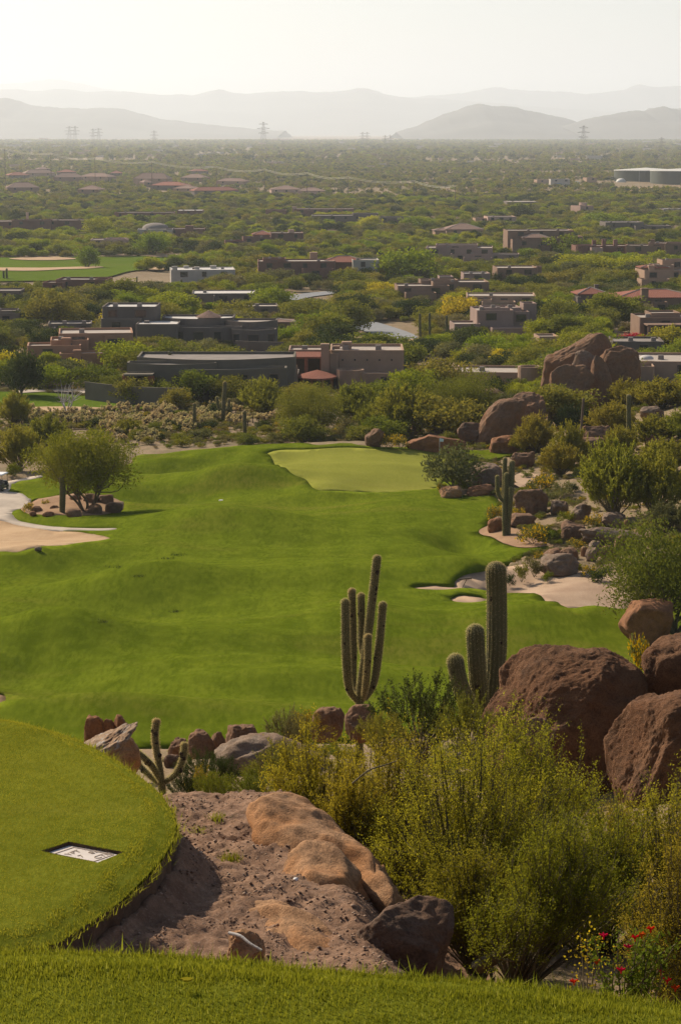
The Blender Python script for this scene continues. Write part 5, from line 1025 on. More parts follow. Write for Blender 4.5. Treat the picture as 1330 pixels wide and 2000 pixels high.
    house('pink turreted house alone in the far scrub', [('b', 1131, 1160, 402, 424, 0, 14, D(win=1)), ('c', 1140, 1152, 396, 424, 2, 8), ('k', 1133, 1138, 400, 420, 2, 2)], .4, wm=W_PINK)
    house('low pale house with rounded walls left of a dark green tree', [('b', 952, 1008, 423, 442, 0, 16, D(win=3, wm=W_PINK)), ('b', 930, 960, 426, 442, 4, 12, D(win=1))], .1, wm=W_TAN)
    house('brown tiled roof house with pale ridge in the middle distance', [('h', 870, 945, 448, 464, 0, 18, D(ridge=436, tm=T_BROWN, win=2)), ('h', 850, 890, 450, 466, 4, 12, D(ridge=444, tm=T_BROWN, win=0))], .1, wm=W_TAN)
    house('pale low roof alone left of the pink turreted house', [('b', 990, 1050, 394, 404, 0, 24, D(win=2, par=.2))], .05, wm=W_GREY, rm=RF_LIGHT)
    house('long grey low house behind the yellow flowering tree', [('b', 610, 735, 421, 436, 0, 20, D(win=5)), ('b', 700, 800, 424, 442, -6, 14, D(win=3)), ('b', 690, 740, 417, 436, 12, 14, D(win=0))], .02, wm=W_GREY, rm=RF_GREY)
    house('long red-brown house with pale chimney in the middle distance', [('b', 575, 690, 408, 424, 0, 18, D(win=4)), ('k', 571, 580, 404, 424, 2, 3, D(wm=W_PINK)), ('b', 520, 560, 410, 426, 4, 14, D(win=1))], .02, wm=W_DRED)
    house('brown-red house with several small tiled gables', [('b', 530, 594, 455, 480, 4, 14, D(win=2)), ('h', 495, 535, 458, 480, 8, 12, D(ridge=450, win=0)), ('b', 475, 530, 463, 484, 0, 10, D(win=2)), ('k', 566, 577, 449, 474, 10, 2, D(wm=W_PINK)), ('b', 440, 482, 470, 488, -2, 10, D(win=1))], .08, wm=W_DRED)
    house('dark brown house with white roof strip at the far left', [('b', -40, 90, 432, 458, 6, 18, D(win=3)), ('b', 25, 100, 430, 460, 0, 12, D(rm=RF_WHITE, win=2)), ('b', 85, 180, 430, 462, 8, 16, D(win=3)), ('k', 48, 53, 415, 450, 14, 3, D(wm=W_PINK))], .05, wm=W_DRED)
    house('long dark low house with bright roof patch, upper left', [('b', 225, 340, 415, 430, 0, 18, D(win=4)), ('b', 345, 395, 411, 428, 8, 16, D(rm=RF_WHITE, win=1, par=.2))], .02, wm=W_DRED, rm=RF_GREY)
    house('house with pale domed roof in the upper left', [('b', 270, 338, 448, 468, 0, 16, D(wm=W_WHITE, win=2)), ('d', 278, 330, 436, 446, 0, 8, D(dm=RF_GREY, base=447, vis=False)), ('b', 325, 400, 447, 470, 6, 14, D(win=2)), ('k', 362, 378, 441, 470, 4, 3)], .05, wm=W_DRED)
    house('small pink-walled row house left of the domed roof', [('b', 178, 250, 468, 484, 0, 14, D(win=3)), ('b', 205, 245, 466, 482, 8, 10, D(rm=RF_WHITE, win=1))], .05, wm=W_PINK)
    house('pale house with long tiled roof in the far scrub', [('h', 530, 590, 370, 380, 0, 26, D(ridge=362, tm=T_BROWN, win=3)), ('h', 580, 636, 373, 381, -6, 22, D(ridge=366, tm=T_BROWN, win=2))], .1, wm=W_PINK)
    house('grey houselet at the right edge under far scrub', [('b', 1295, 1345, 408, 420, 0, 20, D(win=2))], .1, wm=W_GREY, rm=RF_WHITE)
    # far suburb with tiled roofs
    k = 0; rr = random.Random(5)
    for (x0, x1, ye, yr, yb, lab) in [(15, 78, 366, 356, 376, 'grey-roofed house at the left edge of the far suburb'), (18, 60, 342, 336, 350, 'tiled house, farthest left in the suburb'), (50, 110, 338, 331, 346, 'tiled house in the back row of the suburb, left'), (105, 160, 346, 338, 357, 'large reddish house with gable near the suburb middle'),
            (112, 150, 336, 331, 343, 'small tiled house behind the large reddish one'), (150, 215, 345, 338, 355, 'long tiled house right of the large reddish one'), (150, 195, 370, 362, 380, 'red-roofed house low in the suburb'), (215, 240, 338, 333, 345, 'tiny tiled house in the back row of the suburb'),
            (258, 330, 349, 338, 362, 'brown gabled house, tallest roof of the suburb'), (282, 300, 356, 350, 366, 'pink little house before the tallest roof'), (290, 362, 362, 355, 372, 'house with long tan roof in the suburb, right'), (335, 380, 368, 361, 378, 'dark tiled house right of the long tan roof'),
            (350, 400, 347, 340, 356, 'blue-grey house at the right of the suburb'), (378, 470, 372, 365, 382, 'long grey house row at the right end of the suburb'), (420, 480, 354, 348, 362, 'pale house near the wires at the suburb end'), (75, 100, 330, 326, 336, 'small house at the back of the suburb near the wires'), (375, 410, 334, 330, 340, 'small house beyond the wires')]:
        house(lab, [('h', x0, x1, ye, yb, 0, 16 + 6 * rr.random(), D(ridge=yr, tm=(T_BROWN, T_RED, T_BROWN)[k % 3], win=2, cap=False))], rr.uniform(-.5, .5), wm=(W_BROWN, W_GREY, W_TAN)[k % 3], group='tiled houses of the far suburb'); k += 1
    # far specks of town
    rr = random.Random(8)
    for i in range(46):
        x = rr.uniform(10, 1325); y = rr.choice([rr.uniform(272, 290), rr.uniform(285, 330)]); wd = rr.uniform(8, 22); 
        house('tiny pale building far out on the hazy plain', [('b', x, x + wd, y - rr.uniform(2.5, 4.5), y, 0, 30, D(win=0, r=.1))], rr.uniform(-.4, .4), name='distant_building', group='tiny buildings on the far plain', wm=(W_WHITE, W_PINK, W_WHITE)[i % 3], rm=RF_WHITE, cat='building')
    # water works by the tanks
    house('white flat-roofed service shed left of the water tanks', [('b', 1075, 1112, 350, 362, 0, 20, D(win=2))], 0, wm=W_WHITE, rm=RF_WHITE, cat='shed', name='service_shed')
    house('small tan service building between shed and tanks', [('b', 1145, 1165, 347, 360, 0, 15, D(win=1))], .2, wm=W_TAN, cat='shed', name='service_shed')
    house('low pale shed at the left end of the service yard', [('b', 1048, 1075, 351, 359, 0, 18, D(win=1))], .1, wm=W_TAN, cat='shed', name='service_shed')
    house('white scattered shed in the far scrub above the tanks', [('b', 1145, 1180, 304, 312, 0, 30, D(win=0))], .1, wm=W_WHITE, rm=RF_WHITE, cat='shed', name='service_shed')
houses()
for (a_, c_, t_, b_) in ((683, 815, 627, 660), (560, 650, 570, 586), (0, 385, 503, 550), (0, 300, 768, 798), (1211, 1254, 650, 672), (1199, 1330, 333, 346)): HOUSE_RECTS.append((a_, c_, t_, t_ + (b_ - t_) / .3, hit((a_ + c_) / 2, b_).y + 40))

# ------------------------------------------------------------------ tanks, pylons, wires, cart, flag, rake
def infrastructure():
    steel = plain('tank_paint', (.065, .072, .05), .7, .06, .05); steelw = plain('tank_rim', (.55, .52, .46), .6)
    for (x0, x1, yt, yb, lab, off) in [(1199, 1322, 333, 356, 'green water tank with white roof, left of two', 60), (1270, 1420, 334, 358, 'green water tank with white roof, right one cut by the photo edge', -10)]:
        q = P((x0 + x1) / 2, yb, hit(1260, 357).y + off); r = (x1 - x0) / 2 / S(q.y); top = P((x0 + x1) / 2, yt, q.y - r).z - q.z; n = 48
        root = empty('water_tank', (q.x, q.y, q.z), lab, 'water tank'); root.location.z = gz(q.x, q.y) ; top = P((x0 + x1) / 2, yt, q.y - r).z - root.location.z
        ring = lambda rr_, z: [(rr_ * math.cos(2 * math.pi * i / n), rr_ * math.sin(2 * math.pi * i / n), z) for i in range(n)]
        V = ring(r, -3) + ring(r, top); obj('shell', mesh_np('shell', np.array(V), [(i, (i + 1) % n, n + (i + 1) % n, n + i) for i in range(n)], True), steel, root)
        V = ring(r + .25, top - .7) + ring(r + .25, top) + [(0, 0, top + 2.6)]; obj('roof', mesh_np('roof', np.array(V), [(i, (i + 1) % n, n + (i + 1) % n, n + i) for i in range(n)] + [(n + i, n + (i + 1) % n, 2 * n) for i in range(n)]), steelw, root)
        mb = MB(); a = math.radians(250); 
        for s in (-.4, .4): mb.bar((r * math.cos(a) + s, r * math.sin(a) - .4, -2), (r * math.cos(a) + s, r * math.sin(a) - .4, top), .12, 4)
        mb.build('ladder', steelw, root)
    q = hit(1212, 356); root = empty('storage_dome', q, 'small white storage dome in front of the left water tank', 'dome'); V, T = ico(3); sel = V.copy(); sel[:, 2] = np.maximum(sel[:, 2], -.1); s_ = 10 / S(q.y); obj('shell', mesh_np('shell', sel * np.array([s_, s_, s_ * .8]), T, True), steelw, root)
    # trucks in the service yard
    for i, (x, y, c, lab) in enumerate([(1098, 361, (.75, .75, .75), 'white truck parked in the service yard'), (1124, 360, (.6, .65, .7), 'pale truck near the tan service building'), (1088, 363, (.1, .17, .3), 'blue truck at the shed of the service yard')]):
        q = hit(x, y); root = empty('truck', q, lab, 'truck', 'trucks in the service yard'); pm = plain('truck_paint_%d' % i, c, .4)
        mb = MB(); mb.box(-3, 3, -1.2, 1.2, .8, 3.0, .1); mb.build('cargo_box', pm, root); mb = MB(); mb.box(3.05, 4.8, -1.1, 1.1, .7, 2.4, .2); cb = mb.build('cab', pm, root); mb = MB(); mb.box(4.2, 4.72, -.9, .9, 1.6, 2.25, .15); mb.build('windscreen', GLASS, cb)
        for wx in (-2, 3.8):
            for wy in (-1.1, 1.1): mb = MB(); mb.bar((wx, wy - .15, .45), (wx, wy + .15, .45), .48, 10); mb.build('wheel', DARKIN, root)
    # lattice pylons
    gal = plain('galvanised_steel', (.18, .18, .19), .6, .05, 1., metal=.3)
    mb = MB(); Hh = 50.
    def lv(z): return 5.0 * (1 - z / Hh) ** 1.1 + .9
    zs = [0, 9, 17, 24, 30, 35, 40, 45, 50]
    for i in range(len(zs) - 1):
        a, b = lv(zs[i]), lv(zs[i + 1]); ca = [(a, a), (a, -a), (-a, -a), (-a, a)]; cb = [(b, b), (b, -b), (-b, -b), (-b, b)]
        for j in range(4):
            k = (j + 1) % 4; mb.bar((*ca[j], zs[i]), (*cb[j], zs[i + 1]), .10); mb.bar((*ca[j], zs[i]), (*cb[k], zs[i + 1]), .06); mb.bar((*ca[k], zs[i]), (*cb[j], zs[i + 1]), .06); mb.bar((*cb[j], zs[i + 1]), (*cb[k], zs[i + 1]), .06)
    tower = mb.mesh('tower'); mb = MB()
    for z, L in ((32, 9), (39, 11), (46, 8)):
        for s in (-1, 1): mb.bar((0, .8, z), (s * L, 0, z + .4), .3); mb.bar((0, -.8, z), (s * L, 0, z + .4), .3); mb.bar((0, 0, z + 2.6), (s * L, 0, z + .5), .25)
    arms = mb.mesh('cross_arms'); ins = []
    for (x, yt, yb, lab) in [(515, 238, 300, 'tallest lattice pylon in the middle of the far plain'), (137, 246, 292, 'left one of a close pair of pylons at the far left'), (148, 246, 292, 'right one of a close pair of pylons at the far left'), (183, 251, 292, 'left one of the second pair of pylons from the left'), (194, 250, 292, 'right one of the second pair of pylons from the left'),
            (302, 255, 298, 'dark slim pylon left of the tallest one'), (708, 258, 296, 'left one of a pylon pair right of the image middle'), (717, 258, 296, 'right one of a pylon pair right of the image middle'), (752, 264, 298, 'left one of the shorter pylon pair near the middle'), (762, 263, 298, 'right one of the shorter pylon pair near the middle'), (1138, 245, 310, 'big pylon before the right hill'), (1290, 268, 316, 'dim pylon near the right edge above the tanks')]:
        q = hit(x, yb); s = (P(x, yt, q.y).z - q.z) / Hh; root = empty('power_pylon', q, lab, 'pylon', 'lattice pylons on the far plain', .5); root.scale = (s, s, s)
        obj('tower', tower, gal, root); obj('cross_arms', arms, gal, root)
    # the nearer pole line with wires whose sun glint is painted into their pale colour
    wire = plain('wire_sun_glint', (.68, .60, .45), .5); pole = plain('pole_wood', (.14, .10, .08), .9)
    nodes = [(-80, 284), (10, 291), (100, 301), (186, 310), (297, 317), (423, 327), (517, 332), (600, 339), (680, 347), (809, 355), (889, 364)]; tops = []
    for i, (x, y) in enumerate(nodes):
        d = 2300 - 55 * i; p = P(x, y, d); zg = gz(p.x, p.y); root = empty('utility_pole', (p.x, p.y, zg), 'brown utility pole number %s from the left under the bright wires' % ('first second third fourth fifth sixth seventh eighth ninth tenth eleventh'.split()[i]), 'utility pole', 'poles of the bright wire line')
        root['label'] = root['label'].replace('pole number ', 'pole, ')
        mb = MB(); mb.bar((0, 0, -1), (0, 0, p.z - zg + .6), .35, 6, .22); mb.build('pole', pole, root); mb = MB(); mb.bar((0, -2.6, p.z - zg), (0, 2.6, p.z - zg), .18); mb.build('crossarm', pole, root); tops.append(p)
    for j, (oy, oz, lab) in enumerate([(-2.4, 0, 'nearer strand of the bright sagging power line over the suburb'), (2.4, .9, 'farther strand of the bright sagging power line over the suburb')]):
        pts = []
        for a, b in zip(tops[:-1], tops[1:]):
            for t in np.linspace(0, 1, 12, endpoint=False): pts.append((a.x + (b.x - a.x) * t, a.y + (b.y - a.y) * t + oy, a.z + (b.z - a.z) * t - 4 * 2.6 * t * (1 - t) + oz))
        pts.append((tops[-1].x, tops[-1].y + oy, tops[-1].z + oz)); v, f = tube(np.array(pts), np.full(len(pts), .11), 4); tag(obj('power_line', mesh_np('power_line', v, f, True), wire), lab, 'power line')
    # golf cart, half out of the frame at the left
    q = hit(2, 958); root = empty('golf_cart', q, 'golf cart with white roof on the path at the left photo edge', 'golf cart', rotz=math.radians(-12)); root.location.z += .06
    dk = plain('cart_body', (.028, .03, .032), .35, .1, 3., spec=.5); wt = plain('cart_white', (.75, .74, .72), .5, .04); sv = plain('cart_alloy', (.55, .55, .55), .4, metal=.6)
    mb = MB(); mb.box(-.58, .58, -1.15, -.2, .3, .78, .05); mb.box(-.58, .58, -.2, 1.15, .25, .48, .03); mb.box(-.55, .55, .75, 1.2, .45, .95, .12); body = mb.build('body', dk, root)
    mb = MB(); mb.box(-.52, .52, -.45, .1, .785, .92, .04); mb.box(-.52, .52, -.55, -.42, .785, 1.25, .03); mb.build('seat', plain('cart_seat', (.16, .15, .14), .6), root)
    mb = MB(); mb.box(-.62, .62, -1.0, .95, 1.82, 1.92, .08); mb.build('canopy', wt, root)
    for sx in (-.52, .52):
        for sy, tx in ((-.85, -.8), (.85, .75)): mb = MB(); mb.bar((sx, sy, .7), (sx, tx, 1.83), .025, 6); mb.build('roof_post', dk, root)
        for sy in (-.8, .8):
            mb = MB(); mb.bar((sx - .09, sy, .23), (sx + .09, sy, .23), .23, 14); wh = mb.build('wheel', DARKIN, root); mb = MB(); mb.bar((sx - .1, sy, .23), (sx + .1, sy, .23), .11, 10); mb.build('rim', sv, wh)
    mb = MB(); mb.box(-.5, .5, .72, .75, 1.0, 1.75); g = NT('cart_windscreen'); bs = g.n('ShaderNodeBsdfGlass'); bs.inputs['Roughness'].default_value = .02; bs.inputs['IOR'].default_value = 1.05; g.done(bs.outputs[0]); mb.build('windscreen', g.m, root)
    for sx in (-.25, .25): mb = MB(); mb.bar((sx, -1.12, .7), (sx, -1.25, 1.28), .13, 10); mb.build('golf_bag', plain('bag_%d' % (sx > 0), (.07, .07, .08) if sx > 0 else (.12, .03, .03), .7), root)
    mb = MB(); mb.bar((-.22, .55, .8), (-.22, .3, 1.08), .02, 6); mb.bar((-.22, .32, 1.06), (-.22, .28, 1.1), .15, 12); mb.build('steering_wheel', dk, root)
    # flag on the green
    q = hit(858, 889); s_ = S(q.y); hh = 34 / s_; root = empty('flagstick', q, 'flagstick with small pale flag on the green', 'flag'); mb = MB(); mb.bar((0, 0, 0), (0, 0, hh), .028, 6); mb.build('pole', wt, root)
    V = [(0, 0, hh), (.25, .03, hh - .05), (.5, -.04, hh - .1), (.48, -.02, hh - .45), (.24, .05, hh - .45), (0, 0, hh - .42)]; me = mesh_np('flag', np.array(V + [(x, y + .012, z) for x, y, z in V]), [(0, 1, 4, 5), (1, 2, 3, 4), (11, 10, 7, 6), (10, 9, 8, 7)]); obj('flag', me, plain('flag_cloth', (.55, .68, .78), .8), root)
    # rake in the bunker
    q = hit(903, 1146); root = empty('bunker_rake', q, 'wooden rake standing in the sand of the big bunker', 'rake', rotz=.4); root.location.z -= .35; mb = MB(); mb.bar((0, 0, .3), (.15, -.5, 1.1), .03, 6); mb.build('handle', BARK, root)
    mb = MB(); mb.box(-.55, .55, -.56, -.44, 1.06, 1.16); hd = mb.build('head', BARKD, root)
    for i in range(9): mb = MB(); mb.bar((-.48 + .12 * i, -.5, 1.06), (-.48 + .12 * i, -.55, .96), .015, 4); mb.build('tine', BARKD, hd)
    # yardage plate and divots on the fairway
    q = hit(432, 979); mb = MB(); mb.prism([(.24 * math.cos(t), .2 * math.sin(t)) for t in np.arange(0, 6.28, .52)], 0, .1, .92); tag(mb.build('yardage_marker', wt, loc=(q.x, q.y, q.z + .05)), 'small white yardage marker lying in the middle fairway', 'marker')
    q = hit(76, 1076); rock('small grey stone at the lower rim of the left sand', (q.x, q.y, q.z), (.7, .6, .45), 991, R_GREY, sub=3, name='stone', cat='stone')
    for i, (x, y) in enumerate([(326, 1093), (344, 1197), (200, 1217), (232, 1110), (348, 1086), (272, 1127)]):
        q = hit(x, y); r = np.random.default_rng(i); n = 40; xy = r.normal(0, .22, (n, 2)) * np.array([1.6, .7]); root = empty('grass_tuft', (q.x, q.y, q.z + .06), 'small dark tuft of longer grass on the fairway', 'tuft', 'dark tufts on the fairway'); blades('leaf_blades', xy, np.zeros(n), .22, .05, L_DARK, root, 90 + i, .6)
infrastructure()

# ------------------------------------------------------------------ trees and shrubs
def tree_mesh(seed, W, H, zb, nclump, nleaf, ls, limbs=4, trunk_r=.12, sig=.55, lw=.45, up=.3, bare=0., nt_=None, shell=.45, flat=.0):
    """tapered trunk with limbs running to leaf clumps spread through an uneven crown"""
    r = np.random.default_rng(seed); cz = (zb + H) / 2; ax = np.array([W / 2, W / 2, (H - zb) / 2])
    C = []
    while len(C) < nclump:
        p = r.normal(0, 1, 3); p /= np.linalg.norm(p); p *= r.uniform(0, 1) ** shell
        lim = 1 + .30 * vnoise(np.array([p / (np.linalg.norm(p) + 1e-6) * 1.6 + seed]), seed)[0]
        p = p * lim
        if p[2] < -.75 and r.random() < .7: continue
        if np.hypot(p[0], p[1]) > 1.0 - flat * (p[2] < -.2): continue
        C.append(p * (ax - sig * .5 * min(W, H) * .18) + np.array([0, 0, cz]))
    C = np.array(C); parts = []
    dirs = [(2 * math.pi * (i + r.uniform(-.3, .3)) / limbs) for i in range(limbs)]
    forks = [np.array([math.cos(a) * W * .17 * r.uniform(.6, 1.2), math.sin(a) * W * .17 * r.uniform(.6, 1.2), zb * .55 + (H - zb) * .22 * r.uniform(.6, 1.2)]) for a in dirs]
    base = np.array([0, 0, -.12 * trunk_r * 10])
    for fk in forks:
        mid = fk * np.array([.35, .35, .5]) + r.normal(0, .03 * W, 3) * np.array([1, 1, 0]); pth = smooth_path([base + r.normal(0, trunk_r * .5, 3) * np.array([1, 1, 0]), mid, fk], 4); parts.append(tube(pth, np.linspace(trunk_r, trunk_r * .55, len(pth)), 6))
    for i, c in enumerate(C):
        if i % (1 if nclump < 40 else 2): continue
        k = int(np.argmin([np.linalg.norm((c - f)[:2]) for f in forks])); f = forks[k]; mid = (f + c) / 2 + r.normal(0, .04 * W, 3); pth = smooth_path([f, mid, c], 3); parts.append(tube(pth, np.linspace(trunk_r * .42, trunk_r * .08, len(pth)), 4))
    tv, tf = merge(parts)
    n = nclump * nleaf; cc = np.repeat(C, nleaf, 0); sg = sig * .22 * min(W, H * 1.3); off = r.normal(0, 1, (n, 3)); off = off / (np.linalg.norm(off, axis=1)[:, None] + 1e-9) * (r.random((n, 1)) ** .5) * sg * 1.7 * np.array([1, 1, .75]); p = cc + off
    outd = p - np.array([0, 0, cz * .6]); outd /= np.linalg.norm(outd, axis=1)[:, None] + 1e-9
    a = outd * up + np.array([0, 0, up * .6]) + r.normal(0, .6, (n, 3)); a /= np.linalg.norm(a, axis=1)[:, None]; b = np.cross(a, r.normal(0, 1, (n, 3))); b /= np.linalg.norm(b, axis=1)[:, None] + 1e-9
    l = ls * r.uniform(.6, 1.4, (n, 1)); V = np.stack([p - a * l * .5, p - b * l * lw * .5, p + a * l * .5, p + b * l * lw * .5], 1)
    V[..., 2] = np.maximum(V[..., 2], .02)
    cr = np.repeat(r.random(nclump), nleaf); rn = np.clip(.55 * cr + .45 * r.random(n), 0, 1)
    crown = mesh_np('crown', V.reshape(-1, 3), np.arange(4 * n).reshape(-1, 4), False, {'rnd': rn, 'rnd2': r.random(n)})
    return mesh_np('trunk', tv, tf, True), crown
def creosote(seed, W, H, nst, nlf, ls):
    """fan of wiry stems, each with upright twigs that carry the small leaves"""
    r = np.random.default_rng(seed); parts = []; P0, D0, L0 = [], [], []
    for i in range(nst):
        a = r.uniform(0, 6.28); u = r.random() ** .6; h = H * (1.02 - .50 * u ** 2.2) * r.uniform(.62, 1.04); tip = np.array([math.cos(a) * u * W / 2, math.sin(a) * u * W * .36, h])
        b0 = np.array([r.normal(0, .03 * W), r.normal(0, .03 * W), -.05]); pth = smooth_path([b0, tip * np.array([.42, .42, .42]) + r.normal(0, .02 * W, 3), tip * np.array([.8, .8, .78]) + r.normal(0, .015 * W, 3), tip], 5)
        parts.append(tube(pth, np.linspace(.011 * H, .0022, len(pth)) if i % 4 == 0 else np.linspace(.006, .0018, len(pth)), 5)); m = 15
        t = r.uniform(.28, 1, m) ** .8 * (len(pth) - 1.01); k = t.astype(int); f = (t - k)[:, None]; p = pth[k] * (1 - f) + pth[k + 1] * f; d = pth[np.minimum(k + 1, len(pth) - 1)] - pth[k]; d /= np.linalg.norm(d, axis=1)[:, None]
        d = d * .7 + np.array([0, 0, .45]) + r.normal(0, .42, (m, 3)); d /= np.linalg.norm(d, axis=1)[:, None]; P0.append(p); D0.append(d); L0.append(H * r.uniform(.07, .2, m))
    P0, D0, L0 = np.concatenate(P0), np.concatenate(D0), np.concatenate(L0); n = len(P0)
    for j in range(0, n, 2): parts.append(tube(np.stack([P0[j], P0[j] + D0[j] * L0[j] * .5, P0[j] + D0[j] * L0[j]]), np.array([.0022, .0016, .001]), 3))
    tv, tf = merge(parts); q = max(6, int(nlf / 15 * (1.5 if H < 3 else 1))); t = r.random((n, q)); p = (P0[:, None] + D0[:, None] * (L0[:, None] * t)[..., None] + r.normal(0, .011 * H ** .5, (n, q, 3))).reshape(-1, 3); N = len(p)
    a = np.repeat(D0, q, 0) * .6 + r.normal(0, .7, (N, 3)); a /= np.linalg.norm(a, axis=1)[:, None]; b = np.cross(a, r.normal(0, 1, (N, 3))); b /= np.linalg.norm(b, axis=1)[:, None] + 1e-9; l = ls * r.uniform(.55, 1.3, (N, 1))
    V = np.stack([p - a * l * .5, p - b * l * .22, p + a * l * .5, p + b * l * .22], 1); rn = np.clip(.5 * np.repeat(r.random(n), q) + .5 * r.random(N), 0, 1)
    return mesh_np('stems', tv, tf, True), mesh_np('foliage', V.reshape(-1, 3), np.arange(4 * N).reshape(-1, 4), False, {'rnd': rn, 'rnd2': r.random(N)})
VAR = {}
def variants():
    for i in range(4): VAR['tree', i] = tree_mesh(10 + i, 7, 4.8, .5, 44, 120, .36, 5, .14, .56, .5)           # palo verde seen at 300-900 m
    for i in range(4): VAR['bush', i] = tree_mesh(30 + i, 3.2, 2.1, .1, 26, 110, .20, 5, .05, .62, .4, .6)        # shrub
    for i in range(3): VAR['near', i] = tree_mesh(50 + i, 7, 5, .5, 110, 250, .14, 6, .11, .46, .4, .5, shell=.5)          # palo verde at 130-300 m
    for i in range(3): VAR['low', i] = tree_mesh(70 + i, 1.5, .9, .0, 16, 60, .12, 4, .02, .7, .45, .7)           # brittlebush, bursage
    VAR['isle', 0] = tree_mesh(58, 9.4, 7.6, 1.9, 110, 260, .20, 5, .15, .42, .45, .5, shell=.5)
    for i in range(3): VAR['feather', i] = creosote(330 + i, 7, 4.6, 150, 330, .17)
    for i in range(3): VAR['fine', i] = creosote(300 + i, 2.4, 1.7, 70, 150, .045)
    for i in range(4): VAR['far', i] = tree_mesh(90 + i, 7, 4.6, .5, 16, 13, 1.05, 3, .2, .7, .6, .2)             # the scrub of the plain
variants()
BOX = {}
for k_, (t_, c_) in VAR.items():
    co = np.zeros(len(c_.vertices) * 3, np.float32); c_.vertices.foreach_get('co', co); co = co.reshape(-1, 3); lo, hi = np.percentile(co, 1.5, 0), np.percentile(co, 98.5, 0); BOX[k_] = ((hi[0] - lo[0] + hi[1] - lo[1]) / 2, hi[2])
def plant(kind, var, loc, wd, ht, mat, label, cat='tree', group=None, name='palo_verde_tree', rot=0, bark=None, sink=.05):
    tm_, cm = VAR[kind, var]; sx, sz = wd / BOX[kind, var][0], ht / BOX[kind, var][1]
    root = empty(name, (loc[0], loc[1], loc[2] - sink), label, cat, group, rot); root.scale = (sx, sx, sz)
    for nm, me, mt in (('trunk', tm_, bark or BARK), ('crown', cm, mat)):
        o = obj(nm if kind in ('tree', 'near', 'isle') else {'trunk': 'stems', 'crown': 'foliage'}[nm], me, None, root)
        if len(me.materials) == 0: me.materials.append(mt)
        o.material_slots[0].link = 'OBJECT'; o.material_slots[0].material = mt
    return root
def plant_px(kind, x0, x1, y0, y1, mat, label, cat='tree', name='palo_verde_tree', d=None, dd=0, **k):
    xm = (x0 + x1) / 2; q = hit(xm, y1) if d is None else P(xm, y1, d)
    if d is not None: low = max(min(q.z, gz(q.x, q.y)), q.z - .3 * (y1 - y0) / S(d)); y1 = y1 + (q.z - low) * S(d); q.z = low
    if dd: q.y += dd; q.x = (xm - 665) / F_PX * q.y; q.z = gz(q.x, q.y)
    s_ = S(q.y) * .985; rv = int(abs(x0 * 7 + y0 * 3)) ; nv = {'tree': 4, 'bush': 4, 'near': 3, 'low': 3, 'fine': 3, 'feather': 3, 'isle': 1}[kind]
    return plant(kind, rv % nv, q, (x1 - x0) / s_ * 1.0, (y1 - y0) / s_, mat, label, cat, None, name, rv % 628 / 100., **k)
PLANT_RECTS = []
